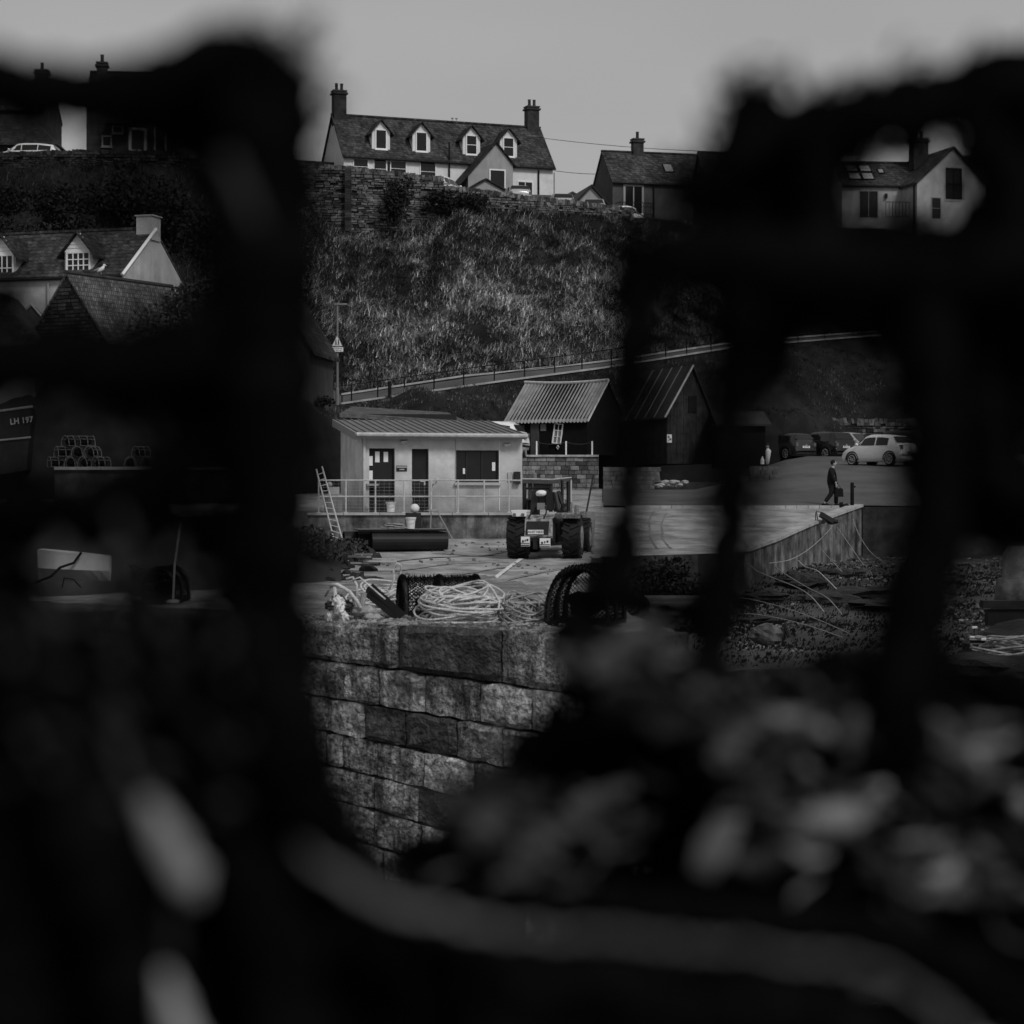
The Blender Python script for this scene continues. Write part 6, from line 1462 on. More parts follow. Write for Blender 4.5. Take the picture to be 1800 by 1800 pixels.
# gear on the pier deck ------------------------------------------------------
def on(px, d): return (XP(px, d), d, TOPZ - .02)
coil(on(812, 20.5), .42, .36, 34, .34, .0115, M['rope'], 'big pale rope coil heaped at the middle of the pier edge', 11, jit=.2, extras=14, tilt=.5)
coil(on(925, 20.4), .24, .26, 15, .26, .009, M['rope_grey'], 'loose tangled grey rope between big coil and right creel', 12, jit=.4, extras=16, tilt=.8)
coil(on(692, 22.8), .42, .4, 16, .26, .0125, M['rope'], 'pale rope coil with upright loop behind the left creel', 13, jit=.3, extras=10, tilt=.6)
t = thing('rope_loop', 'pale rope loop standing up above the rear coil', 'rope', (XP(698, 22.6), 22.6, TOPZ + .2))
mb = MB(); mb.tube([(-.09, 0, 0), (-.03, 0, .12), (-.04, 0, .24), (.0, 0, .30), (.045, 0, .27), (.04, 0, .2), (0, 0, .12), (.05, 0, .07), (.12, 0, 0)], .012, 6); mb.build('loop', M['rope'], t, smooth=True)
def creel(loc, rz, L, W, H, label, group='lobster creels on the pier', pitch=.042):
    t = thing('lobster_creel', label, 'lobster creel', loc, rz, group)
    m_ = MB()
    for x in (-L / 2, L / 2): m_.box((x, 0, .02), (.04, W, .04))
    for y in (-W / 2, W / 2): m_.box((0, y, .02), (L, .04, .04))
    for i in range(5): m_.box((0, -W / 2 + W * (i + .5) / 5, .03), (L, .05, .015))
    m_.build('base_frame', M['black_wood'], t)
    def arch(x, k=1.0): return [(x, -W / 2 * math.cos(a_) * k, .03 + (H - .03) * math.sin(a_) ** .75) for a_ in np.linspace(0, math.pi, 15)]
    for x in (-L / 2, 0, L / 2):
        m_ = MB(); pts = arch(x); m_.tube(pts, [.026 + .006 * math.sin(i * 5) for i in range(15)], 8); m_.build('hoop', M['rubber'], t)
        rp = MB(); hel = []
        for i in range(150):
            f = i / 149; a_ = math.pi * f; c_ = Vector((x, -W / 2 * math.cos(a_), .03 + (H - .03) * math.sin(a_) ** .75)); hel.append(c_ + Vector((.034 * math.cos(i * 1.1), 0, .034 * math.sin(i * 1.1))))
        rp.tube(hel, .009, 4); rp.build('rope_lashing', M['black_net'], t)
    m_ = MB(); nu = int(L / pitch); nv = int((W / 2 + H) * 1.7 / pitch)
    def pt(u, v):
        a_ = math.pi * v; return Vector((-L / 2 + L * u, -W / 2 * math.cos(a_), .03 + (H - .03) * max(0, math.sin(a_)) ** .75))
    for i in range(-nv, nu + 1):
        for sgn in (1, -1):
            pts = []
            for j in range(nv + 1):
                u = (i + j if sgn > 0 else i + nv - j) / nu
                if 0 <= u <= 1: pts.append(pt(u, j / nv) * 1.0)
                elif len(pts) > 1: break
            if len(pts) > 1: m_.tube(pts, .0035, 3, cap=False)
    # end panels
    for x in (-L / 2, L / 2):
        n_ = int(W / pitch)
        for i in range(-n_, n_):
            for sgn in (1, -1):
                p = []
                for k in range(0, 22):
                    y = -W / 2 + (i + k * .5) * pitch if sgn > 0 else W / 2 - (i + k * .5) * pitch; z_ = .03 + k * .5 * pitch
                    if abs(y) <= W / 2 and z_ < H:
                        lim = .03 + (H - .03) * max(0, 1 - (2 * y / W) ** 2) ** .375
                        if z_ <= lim: p.append((x, y, z_))
                if len(p) > 1: m_.tube(p, .0035, 3, cap=False)
    stuff(m_.build('netting', M['black_net'], t))
    m_ = MB(); m_.lump((0, 0, H * .35), (L * .33, W * .3, H * .22), .5, 3, 12, 8, int(L * 77)); m_.build('bait_bundle', M['black_net'], t)
    return t
creel(on(772, 21.6), R(12), .78, .5, .40, 'black netted lobster creel behind the big rope coil')
creel(on(1030, 20.2), R(72), .62, .62, .56, 'tall black lobster creel at the right end of the pier')
# black matted fringe on top of first creel
m_ = MB(); rr = random.Random(5)
for i in range(900):
    x = rr.uniform(-.42, .42); a_ = rr.uniform(.2, 2.9); y = -.25 * math.cos(a_); z = .4 * math.sin(a_) ** .75; l = rr.uniform(.02, .06)
    m_.add([(x, y, z), (x + rr.uniform(-.02, .02), y - .01, z + l), (x + .008, y, z)], [(0, 1, 2)])
tag(stuff(m_.build('seaweed_fringe', M['black_net'], loc=on(772, 21.6), rz=R(12))), 'black matted fringe on top of the creel behind big coil', 'netting')
# gear pile left: anchor-like bag, plastic wrap, straps, dark board
t = thing('gear_bundle', 'bundle of pale plastic and strapped rope at the left pier edge', 'gear bundle', on(597, 20.6))
rb_ = random.Random(6)
m_ = MB()
for i in range(16): m_.lump((rb_.uniform(-.13, .07), rb_.uniform(-.16, .0), rb_.uniform(.02, .2)), (rb_.uniform(.025, .06), .06, rb_.uniform(.03, .09)), .8, 2.5, 14, 10, i)
m_.build('crumpled_plastic', M['plastic_white'], t, smooth=False)
m_ = MB()
for i in range(9): m_.lump((rb_.uniform(-.1, .14), rb_.uniform(-.1, .08), rb_.uniform(.02, .26)), (rb_.uniform(.03, .07), .07, rb_.uniform(.03, .08)), .8, 2.5, 14, 10, i + 30)
m_.build('dark_rag', M['rope_dark'], t, smooth=False)
m_ = MB(); m_.tube([(-.1, 0, .36), (-.02, -.02, .37), (.1, -.03, .3), (.18, -.04, .2), (.22, -.04, .12)], .02, 6); m_.tube([(-.05, 0, .36), (-.04, -.04, .24), (-.03, -.06, .15)], .02, 6); m_.tube([(.06, .05, .42), (.13, .05, .44), (.17, .04, .36), (.17, .02, .26)], .014, 6); m_.tube([(-.15, .05, .25), (-.1, .02, .33), (-.06, 0, .38)], .012, 5); m_.tube([(.1, .03, .4), (.2, .03, .44), (.34, .02, .32), (.46, 0, .22)], .009, 5); m_.build('strap', M['rope'], t, smooth=True)
t = thing('rope_wrapped_stake', 'short stake wrapped in grey rope right of the plastic bundle', 'stake', on(628, 20.7))
m_ = MB(); m_.tube([(.0, 0, .02), (-.03, 0, .3)], [.035, .03], 8); m_.tube([(.02, .03, .02), (.07, .0, .28)], .03, 8); m_.build('stake', M['rope_grey'], t)
m_ = MB(); m_.lump((.05, -.05, .1), (.16, .07, .05), .5, 3, 12, 8, 2); m_.lump((.16, -.08, .04), (.1, .05, .04), .6, 4, 12, 8, 5); m_.build('frayed_rope', M['rope_grey'], t, smooth=True)
m_ = MB(); m_.add([(-.06, 0, .32), (.0, .05, .36), (.34, .05, .05), (.28, -.05, .0), (-.08, -.06, .24), (.24, -.08, -.02)], [(0, 1, 2, 3), (4, 0, 3, 5)]); m_.box((.1, .02, .14), (.38, .1, .06), Matrix.Rotation(.75, 3, 'Y'))
tag(m_.build('dark_board', M['black_wood'], loc=on(655, 21.0)), 'slanting black board leaning between the bundle and rear coil', 'board')
# stones / grit / weed on edge
m_ = MB(); rr = random.Random(8)
for i in range(1500):
    s = rr.uniform(sx_of(450), S1); dep = rr.uniform(.02, 2.8) ** 1.0; p = a0 + U * s - N * dep
    if p.x > XP(1070, p.y): continue
    r_ = rr.uniform(.004, .022)
    m_.lump((p.x, p.y, TOPZ - .01), (r_ * 1.6, r_ * 1.6, r_), .4, 2, 5, 4, i % 13)
tag(stuff(m_.build('grit', M['pier_top'])), 'loose grit and crumbled stone on the pier deck', 'grit')
# things on the left part of the pier
t = thing('dinghy', 'small white dinghy hull at far left behind the creel frame', 'boat', (XP(70, 28), 28, ZY(1024, 28)), R(6))
m_ = MB(); sec_ = []
for i in range(9):
    f = i / 8; x = f * .95; w_ = .35 * math.sin(math.pi * (.25 + .6 * f)); h_ = .46 - .1 * f
    sec_.append([(x, -w_, h_), (x, -w_ * .9, h_ * .45), (x, -w_ * .35, .02), (x, w_ * .35, .02), (x, w_ * .9, h_ * .45), (x, w_, h_)])
m_.v = [p for r_ in sec_ for p in r_]; m_.f = [(i * 6 + j, i * 6 + j + 1, i * 6 + j + 7, i * 6 + j + 6) for i in range(8) for j in range(5)] + [(0, 1, 2, 3, 4, 5), tuple(48 + j for j in (5, 4, 3, 2, 1, 0))]; m_.build('hull', M['render_cot'], t)
m_ = MB(); m_.tube([(.0, -.4, .02), (.2, -.42, .1), (.32, -.42, .22), (.5, -.42, .28), (.6, -.4, .42)], .018, 6); m_.tube([(.35, -.45, -.05), (.38, -.45, .08), (.5, -.45, .06), (.6, -.45, -.05)], .01, 6); m_.build('painter_rope', M['cloth_black'], t)
coil(on(268, 25.0), .25, .35, 14, .42, .012, M['rope_dark'], 'dark rope heap on the left part of the pier', 17, jit=.3)
creel((XP(292, 24.8), 24.8, TOPZ - .02), R(80), .5, .4, .38, 'black lobster creel beside the leaning pole on the left')
mb = MB(); mb.tube([(0, 0, 0), (.02, 0, .45), (.09, 0, .95)], .014, 7); mb.lump((0, 0, .01), (.08, .08, .03), .2, 2, 10, 5)
tag(mb.build('leaning_pole', M['grey_paint'], loc=on(304, 24.2)), 'thin grey pole leaning over the left creel', 'pole')
# far-left wharf with creel stack and registered boat
t = thing('wharf_wall', 'dark stone wharf wall under the stacked creels on the left', 'wall', (XP(95, 81), 81, -.25), 0)
m_ = MB(); m_.box((4.6, 1.6, 5.6), (9.2, 3, 3.3)); m_.build('wall_core', M['rubble_dark'], t)
for i in range(10):
    m_ = MB(); m_.box((.46 + .92 * i, .2, 7.3), (.9, .5, .12)); m_.build('coping_slab', M['plastic_grey'], t)
dW = 81.7
t0 = None; spots = [(100, 0), (126, 0), (152, 0), (178, 0), (112, 1), (138, 1), (163, 1), (125, 2), (150, 2), (230, 0), (262, 0), (248, 1)]
labs = ['bottom-left creel of the distant stack', 'second creel in the bottom row of the distant stack', 'third creel in the bottom row of the distant stack', 'fourth creel in the bottom row of the distant stack', 'left creel in the middle row of the distant stack', 'central creel in the middle row of the distant stack', 'right creel in the middle row of the distant stack', 'top-left creel of the distant stack on the wharf', 'top-right creel of the distant stack on the wharf', 'lone low creel right of the distant stack', 'dark creel at the right end of the wharf', 'creel lying on the two at the right end of wharf']
def small_creel(loc, rz, label):
    t = thing('lobster_creel', label, 'lobster creel', loc, rz, 'creels stacked on the far wharf'); L, W, H = .64, .45, .4
    for x in (-L / 2, 0, L / 2):
        m_ = MB(); m_.tube([(x, -W / 2 * math.cos(a_), H * math.sin(a_) ** .8) for a_ in np.linspace(0, math.pi, 9)], .018, 5); m_.build('hoop', M['creel_rope'], t)
    m_ = MB()
    for a_ in np.linspace(0, math.pi, 6): m_.tube([(-L / 2, -W / 2 * math.cos(a_), H * math.sin(a_) ** .8), (L / 2, -W / 2 * math.cos(a_), H * math.sin(a_) ** .8)], .014, 4)
    m_.build('slats', M['creel_rope'], t)
    m_ = MB(); m_.lump((0, 0, H * .42), (L * .44, W * .4, H * .42), .1, 2, 10, 7); m_.build('netting', M['black_net'], t)
    return t
for i, ((px, lv), lab) in enumerate(zip(spots, labs)):
    loc = (XP(px, dW), dW, 7.12 + lv * .42); rz = R((i * 53) % 70 + 35)
    if t0 is None: t0 = small_creel(loc, rz, lab)
    else: dup(t0, loc, rz, lab)
t = thing('fishing_boat', 'dark fishing boat bow with pale registration LH 197 at far left', 'boat', (XP(-60, 84), 84, 6.6), 0)
m_ = MB(); m_.add([(0, 0, 2.6), (2.85, -.6, 2.95), (2.6, -.5, .4), (0, 0, 0), (0, 2, 2.6), (2.6, 1.2, 2.9), (2.4, 1.2, .4), (0, 2, 0)], [(0, 3, 2, 1), (0, 1, 5, 4), (1, 2, 6, 5)]); ho = m_.build('hull', M['rubber'], t)
m_ = MB(); m_.tube([(0, -.02, 2.65), (2.88, -.62, 3.0)], .05, 5); m_.tube([(0, -.04, 1.5), (2.8, -.62, 1.75)], .04, 5); m_.build('rubbing_strake', M['plastic_grey'], t)
text('LH 197', .34, M['grey_paint'], ho, (2.42, -.58, 2.42), (R(90), R(-6), R(-12)), bold=.008)
# stub on far right: stone bollard + rail + rope pile
t = thing('stone_bollard', 'weathered stone bollard at the right edge beyond the beach', 'bollard', (XP(1790, 40), 40, ZY(1050, 40)), 0)
m_ = MB(); m_.tube([(0, 0, -.3), (0, 0, .35), (0, 0, .4), (0, 0, .85), (0, 0, 1.0)], [.5, .42, .32, .30, .2], 14); m_.build('bollard_body', M['rubble'], t, smooth=True)
t = thing('dark_timber_rail', 'dark timber baulk at the right edge below the bollard', 'timber', (XP(1735, 38), 38, ZY(1062, 38)), 0); m_ = MB(); m_.box((.6, 0, 0), (1.4, .3, .14)); m_.box((.6, .05, -.25), (1.2, .25, .3)); m_.build('baulk', M['rubber'], t)
coil((XP(1770, 34), 34, ZY(1152, 34)), .5, .4, 16, .35, .02, M['rope_grey'], 'grey rope pile at the right edge of the beach', 23, jit=.3)
for i, (px, py) in enumerate(((1712, 1103), (1708, 1120), (1728, 1124))):
    m_ = MB(); m_.tube([(-.03, 0, 0), (.05, 0, 0)], .022, 7); tag(m_.build('cork_float', M['plastic_white'], loc=tuple(P(px, py, 33.6))), ['topmost tiny white float left of the right rope pile', 'middle tiny white float, furthest left by the rope pile', 'lowest tiny white float against the right rope pile'][i], 'float')
m_ = MB(); m_.lump((0, 0, 0), (1.3, 1.2, .35), .4, 2, 20, 12, 3); m_.lump((.9, .8, .3), (1.4, 1.2, .45), .4, 2, 20, 12, 7)
tag(m_.build('rock_shelf', M['weed'], loc=(XP(1770, 35), 35.5, ZY(1185, 35))), 'dark rock shelf carrying rope pile at the right edge', 'rock')

# ---------------------------------------------------------------- foreground creels (very near, out of focus)
DF = .80
G = 0.0
def fg(px, py, dd=0): return P(px, py, DF + dd + G)
def SC(dd=0): return (DF + dd + G) / FPX
PXM = DF / FPX
def bar(mb, pts, r, dd=0.0, jit=6, n=10, seed=0):
    rng = random.Random(seed); out_ = []; rr_ = []
    for i in range(len(pts) - 1):
        a_, b_ = pts[i], pts[i + 1]; L_ = math.hypot(b_[0] - a_[0], b_[1] - a_[1]); k = max(2, int(L_ / 22))
        for j in range(k):
            f = j / k; out_.append((a_[0] + (b_[0] - a_[0]) * f + rng.uniform(-jit, jit), a_[1] + (b_[1] - a_[1]) * f + rng.uniform(-jit, jit)))
            ra = r[i] if isinstance(r, (list, tuple)) else r; rb = r[i + 1] if isinstance(r, (list, tuple)) else r
            rr_.append((ra + (rb - ra) * f) * rng.uniform(.85, 1.15) * SC(dd))
    out_.append(pts[-1]); rr_.append((r[-1] if isinstance(r, (list, tuple)) else r) * SC(dd))
    mb.tube([fg(p[0], p[1], dd) for p in out_], rr_, n)
def fnet(mb, x0, x1, y0, y1, pitch, r, ok, seed=0, dd=.03):
    rng = random.Random(seed); nx = int((x1 - x0) / pitch); ny = int((y1 - y0) / pitch)
    def jp(i, j): rs_ = random.Random(i * 7919 + j * 104729 + seed); return (x0 + i * pitch + rs_.uniform(-.3, .3) * pitch, y0 + j * pitch + rs_.uniform(-.3, .3) * pitch, dd + rs_.uniform(-.02, .02))
    for i in range(nx + 1):
        for j in range(ny + 1):
            a_ = jp(i, j)
            if not ok(a_[0], a_[1]): continue
            for (di, dj) in ((1, 1), (1, -1)):
                b_ = jp(i + di, j + dj)
                if (i + j) % 2 == 0 and ok(b_[0], b_[1]): mb.tube([fg(*a_), fg((a_[0] + b_[0]) / 2 + rng.uniform(-4, 4), (a_[1] + b_[1]) / 2 + 3, (a_[2] + b_[2]) / 2), fg(*b_)], r * SC(dd), 4, cap=False)
def bars(name, mk, parent, lst, seed):
    for k, (pts, r_, dd) in enumerate(lst):
        m_ = MB(); bar(m_, pts, r_, dd, 4, seed=seed + k); m_.build(name, M[mk], parent, smooth=True)
def inpoly(x, y, poly):
    c_ = False; j = len(poly) - 1
    for i in range(len(poly)):
        xi, yi = poly[i]; xj, yj = poly[j]
        if (yi > y) != (yj > y) and x < (xj - xi) * (y - yi) / (yj - yi) + xi: c_ = not c_
        j = i
    return c_
def fill(mb, poly, pitch=34, r_=30, dd=.04, seed=0, skip=0.0):
    rng = random.Random(seed); x0 = min(p[0] for p in poly); x1 = max(p[0] for p in poly); y0 = min(p[1] for p in poly); y1 = max(p[1] for p in poly)
    y = y0 + pitch * .4
    while y < y1:
        x = x0 + pitch * .4
        while x < x1:
            px, py = x + rng.uniform(-.3, .3) * pitch, y + rng.uniform(-.3, .3) * pitch
            if inpoly(px, py, poly) and rng.random() >= skip:
                mb.lump(fg(px, py, dd + rng.uniform(-.015, .015)), (r_ * rng.uniform(.75, 1.25) * SC(dd), .012, r_ * rng.uniform(.75, 1.25) * SC(dd)), .5, 2.2, 9, 6, rng.randint(0, 999))
            x += pitch
        y += pitch
def fringe(mb, pts, spread, n, dd=.02, seed=0, r_=(3, 7), l_=(20, 60)):
    rng = random.Random(seed)
    for _ in range(n):
        i = rng.randrange(len(pts) - 1); f = rng.random(); a_, b_ = pts[i], pts[i + 1]
        x = a_[0] + (b_[0] - a_[0]) * f + rng.gauss(0, spread); y = a_[1] + (b_[1] - a_[1]) * f + rng.gauss(0, spread)
        an = rng.uniform(0, 6.28); l = rng.uniform(*l_); k = rng.uniform(*r_); d1 = dd + rng.uniform(-.04, .04)
        mb.tube([fg(x, y, d1), fg(x + l * .5 * math.cos(an), y + l * .5 * math.sin(an) + 6, d1), fg(x + l * math.cos(an + .4), y + l * math.sin(an + .4), d1)], [k * SC(d1), k * 1.3 * SC(d1), k * .5 * SC(d1)], 4)
# left creel
G = -.09
t = thing('lobster_creel', 'blurred black lobster creel framing the left side of the view', 'lobster creel', (0, 0, 0), 0, 'out of focus creels close to the camera')
m_ = MB()
bar(m_, [(-120, 130), (60, 150), (190, 165), (290, 135), (370, 100), (430, 92), (480, 120), (495, 230)], [52, 55, 58, 60, 56, 52, 54, 60], seed=1)
bar(m_, [(-120, 175), (60, 185), (200, 200), (330, 190)], [24, 30, 40, 50], dd=.015, seed=12)
bar(m_, [(190, 200), (330, 240), (420, 280)], [20, 44, 60], dd=.02, seed=13)
bar(m_, [(230, 1060), (330, 1200), (330, 1330)], [40, 60, 50], dd=.02, seed=14)
bar(m_, [(60, 1500), (200, 1550), (380, 1750)], [70, 60, 60], dd=.05, seed=16)
bar(m_, [(440, 150), (470, 300), (465, 480), (480, 700), (480, 900), (470, 1060), (490, 1200), (520, 1330), (560, 1440)], [72, 84, 88, 86, 84, 86, 84, 74, 56], seed=2)
bar(m_, [(330, 130), (420, 250), (440, 420), (400, 560)], [40, 45, 45, 50], dd=.02, seed=3)
bar(m_, [(-120, 620), (60, 640), (220, 640), (380, 600), (470, 600)], [45, 60, 70, 80, 60], seed=4)
bar(m_, [(-120, 880), (30, 890), (200, 880), (330, 800), (460, 760)], [40, 35, 45, 60, 60], dd=.02, seed=5)
bar(m_, [(-120, 1080), (10, 1120), (100, 1250), (160, 1450), (240, 1700), (300, 1900)], [50, 60, 75, 85, 85, 85], seed=6)
bar(m_, [(-120, 1260), (20, 1500), (60, 1900)], [90, 110, 120], dd=.03, seed=7)
bar(m_, [(500, 1150), (400, 1300), (430, 1480), (480, 1650), (520, 1900)], [90, 95, 70, 75, 90], dd=.02, seed=8)
bar(m_, [(540, 1300), (560, 1450), (640, 1560), (800, 1650)], [30, 35, 40, 40], dd=.015, seed=9)
bar(m_, [(200, 700), (300, 720), (460, 720)], [14, 30, 35], dd=.03, seed=10)
bar(m_, [(200, 1000), (260, 1180), (330, 1260)], [20, 35, 50], dd=.03, seed=11)
m_.build('frame', M['fg_black'], t, smooth=True)
m_ = MB(); fnet(m_, -80, 540, 120, 1500, 52, 8.5, lambda x, y: x < 470 and (y > 150) and not (80 < x < 155 and 195 < y < 258) and not (-10 < x < 330 and 400 < y < 520) and not (x < 220 and 705 < y < 850), 1)
fnet(m_, 160, 420, 170, 420, 40, 9, lambda x, y: True, 2, .05); fnet(m_, -80, 420, 700, 1150, 44, 10, lambda x, y: not (60 < x < 190 and 950 < y < 1030) and not (x < 220 and 700 < y < 850), 3, .05)
m_.build('netting', M['fg_net'], t)
bars('pale_lashing', 'fg_pale', t, [([(255, 1400), (290, 1470), (330, 1540), (345, 1580)], [12, 30, 32, 12], -.03), ([(285, 1710), (305, 1770), (335, 1850)], [8, 20, 26], -.03)], 21)
bars('dull_lashing', 'fg_soft', t, [([(170, 1240), (215, 1340), (255, 1430)], [3, 9, 12], -.01), ([(300, 1590), (305, 1650), (300, 1700)], [10, 12, 6], -.01), ([(400, 270), (425, 330), (455, 400)], [8, 16, 6], -.07), ([(65, 1060), (80, 1090), (95, 1110)], [8, 14, 8], -.02), ([(205, 900), (230, 960), (235, 1040)], [5, 11, 6], -.02)], 23)
m_ = MB()
fill(m_, [(-60, 140), (100, 165), (200, 180), (300, 150), (380, 100), (450, 80), (515, 100), (535, 160), (545, 320), (535, 520), (525, 720), (520, 900), (508, 1050), (505, 1160), (525, 1300), (570, 1400), (640, 1510), (560, 1560), (420, 1500), (400, 1250), (400, 900), (400, 640), (400, 420), (340, 270), (230, 205), (60, 195), (-60, 185)], seed=1)
fill(m_, [(-60, 590), (150, 600), (260, 575), (410, 540), (410, 740), (250, 720), (120, 690), (-60, 690)], seed=2)
fill(m_, [(200, 830), (330, 880), (410, 900), (410, 1120), (370, 1080), (360, 960), (240, 940), (190, 900)], seed=3, skip=.15)
fill(m_, [(-60, 830), (60, 840), (190, 880), (200, 945), (60, 950), (50, 1040), (-60, 1050)], seed=4, skip=.2)
fill(m_, [(-60, 1110), (200, 1100), (420, 1120), (540, 1300), (600, 1440), (700, 1560), (900, 1700), (900, 1880), (-60, 1880)], pitch=42, r_=38, dd=.07, seed=5)
fill(m_, [(-60, 560), (50, 560), (40, 490), (-60, 500)], seed=6, skip=.6)
m_.build('matted_weed', M['fg_black'], t)
m_ = MB()
fringe(m_, [(-60, 125), (100, 150), (200, 165), (300, 125), (380, 75), (450, 50), (530, 70), (555, 150), (560, 320), (550, 520), (540, 720), (535, 900), (525, 1050), (525, 1160), (550, 1300), (600, 1400), (650, 1500)], 20, 260, seed=1)
fringe(m_, [(400, 300), (385, 420), (380, 560), (200, 580), (-40, 570)], 26, 160, seed=2)
fringe(m_, [(-40, 720), (120, 730), (300, 750), (400, 800), (360, 950), (200, 900), (50, 860)], 40, 190, seed=3)
stuff(m_.build('frayed_strands', M['fg_net'], t))
m_ = MB(); rq = random.Random(61)
for k in range(60):
    px, py = rq.uniform(-20, 430), rq.uniform(1040, 1420); l_ = rq.uniform(15, 60); an = rq.uniform(.2, 1.5)
    bar(m_, [(px, py), (px + l_ * math.cos(an) * .5, py + l_ * math.sin(an) * .5), (px + l_ * math.cos(an), py + l_ * math.sin(an))], [3, rq.uniform(5, 13), 3], rq.uniform(-.06, .04), 4, 7, seed=k + 500)
stuff(m_.build('tangled_twine', M['fg_soft'], t, smooth=True))
# right creel
G = .05
t = thing('lobster_creel', 'blurred black lobster creel with broken bars framing the right side', 'lobster creel', (0, 0, 0), 0, 'out of focus creels close to the camera')
m_ = MB()
bar(m_, [(1125, 430), (1118, 560), (1098, 720), (1100, 860), (1095, 980), (1060, 1060)], [52, 48, 30, 30, 40, 50], seed=31)
bar(m_, [(1300, 545), (1450, 560), (1620, 590), (1900, 600)], [30, 36, 44, 50], dd=.03, seed=44)
bar(m_, [(1230, 300), (1350, 330), (1440, 340)], [26, 44, 50], dd=.03, seed=45)
bar(m_, [(1500, 160), (1640, 150), (1760, 110), (1900, 110)], [20, 30, 30, 34], dd=.03, seed=46)
bar(m_, [(1030, 1040), (1120, 1060), (1240, 1080)], [24, 34, 30], dd=.03, seed=47)
bar(m_, [(1290, 420), (1300, 560), (1285, 720), (1285, 880), (1275, 1000), (1265, 1100), (1240, 1200)], [50, 42, 38, 40, 40, 42, 50], seed=32)
bar(m_, [(1600, 420), (1625, 600), (1652, 800), (1640, 950), (1595, 1100), (1570, 1300)], [66, 58, 58, 60, 64, 56], seed=33)
bar(m_, [(1130, 440), (1240, 460), (1400, 470), (1560, 480), (1750, 470), (1900, 480)], [48, 66, 72, 76, 72, 70], seed=34)
bar(m_, [(1220, 340), (1290, 270), (1380, 230), (1480, 200), (1600, 195), (1700, 160), (1900, 150)], [26, 44, 50, 42, 36, 36, 40], seed=35)
bar(m_, [(1185, 350), (1300, 370), (1420, 370), (1450, 300)], [22, 40, 44, 40], dd=.02, seed=36)
bar(m_, [(1440, 220), (1430, 330), (1450, 450)], [40, 44, 50], seed=37)
bar(m_, [(1690, 160), (1720, 230), (1780, 290), (1790, 420), (1770, 520)], [36, 38, 44, 60, 60], seed=38)
bar(m_, [(1640, 180), (1600, 215), (1560, 225)], [32, 30, 30], seed=39)
bar(m_, [(1720, 560), (1720, 720), (1760, 860), (1900, 900)], [40, 38, 40, 50], dd=.02, seed=40)
bar(m_, [(1350, 540), (1480, 560), (1600, 570)], [30, 34, 40], dd=.02, seed=41)
bar(m_, [(1370, 480), (1360, 580), (1330, 690)], [40, 30, 30], dd=.02, seed=42)
bar(m_, [(1300, 130), (1310, 180), (1290, 240)], [16, 24, 30], dd=.0, seed=43)
m_.build('frame', M['fg_black'], t, smooth=True)
m_ = MB(); 
fnet(m_, 1080, 1900, 200, 1250, 56, 8, lambda x, y: x > 1100 and not (x < 1240 and y < 420) and not (1480 < x < 1700 and 230 < y < 380) and not (1310 < x < 1615 and 640 < y < 1120) and not (y < 300 and x < 1350) and not (1140 < x < 1250 and 620 < y < 1000), 5)
fnet(m_, 1470, 1740, 225, 410, 46, 6, lambda x, y: not (1500 < x < 1570 and 290 < y < 380), 16, .03)
fnet(m_, 1320, 1800, 380, 720, 48, 7, lambda x, y: not (1480 < x < 1700 and y < 385), 6, .05)
fnet(m_, 1160, 1270, 480, 620, 60, 6, lambda x, y: True, 9, .05)
m_.build('netting', M['fg_net'], t)
m_ = MB()
fill(m_, [(1300, 165), (1400, 195), (1480, 215), (1545, 195), (1600, 165), (1690, 130), (1860, 125), (1860, 570), (1730, 570), (1730, 400), (1745, 300), (1700, 215), (1640, 215), (1580, 225), (1540, 240), (1490, 270), (1470, 400), (1330, 400), (1300, 330), (1215, 335), (1230, 300), (1280, 250)], seed=11)
fill(m_, [(1108, 425), (1240, 410), (1500, 400), (1740, 400), (1860, 400), (1860, 540), (1640, 560), (1480, 540), (1330, 540), (1200, 480), (1140, 500), (1108, 480)], seed=12)
fill(m_, [(1108, 470), (1160, 470), (1145, 620), (1112, 720), (1115, 860), (1110, 980), (1060, 1090), (1010, 1090), (1060, 1010), (1090, 960), (1085, 720)], pitch=28, r_=24, seed=13)
fill(m_, [(1262, 470), (1330, 470), (1310, 700), (1310, 900), (1295, 1080), (1240, 1180), (1200, 1180), (1245, 1060), (1262, 900)], pitch=28, r_=24, seed=14)
fill(m_, [(1570, 500), (1660, 520), (1690, 800), (1680, 1000), (1635, 1150), (1620, 1300), (1540, 1300), (1548, 1100), (1600, 960), (1612, 800), (1590, 680)], seed=15)
fill(m_, [(1650, 620), (1860, 640), (1860, 960), (1760, 950), (1650, 930)], seed=16, skip=.35)
fill(m_, [(1370, 540), (1440, 540), (1400, 640), (1345, 720), (1330, 640)], seed=17, skip=.2)
fill(m_, [(1490, 240), (1560, 225), (1700, 215), (1745, 300), (1735, 400), (1700, 400), (1700, 290), (1640, 245), (1560, 280), (1520, 330), (1490, 400), (1470, 400)], pitch=32, r_=15, seed=18, skip=.2)
fill(m_, [(1500, 240), (1720, 240), (1720, 400), (1500, 400)], pitch=46, r_=12, seed=19, skip=.3)
fill(m_, [(1560, 225), (1740, 225), (1740, 330), (1700, 290), (1640, 260), (1560, 285)], pitch=30, r_=13, seed=20, skip=.3)
m_.build('matted_weed', M['fg_black'], t)
m_ = MB()
fringe(m_, [(1300, 140), (1400, 175), (1480, 195), (1545, 175), (1600, 145), (1690, 110), (1860, 105)], 20, 130, seed=4)
fringe(m_, [(1290, 170), (1265, 250), (1200, 320), (1180, 390), (1090, 410), (1080, 500), (1085, 700), (1085, 900), (1060, 1000), (1000, 1080)], 18, 190, seed=5)
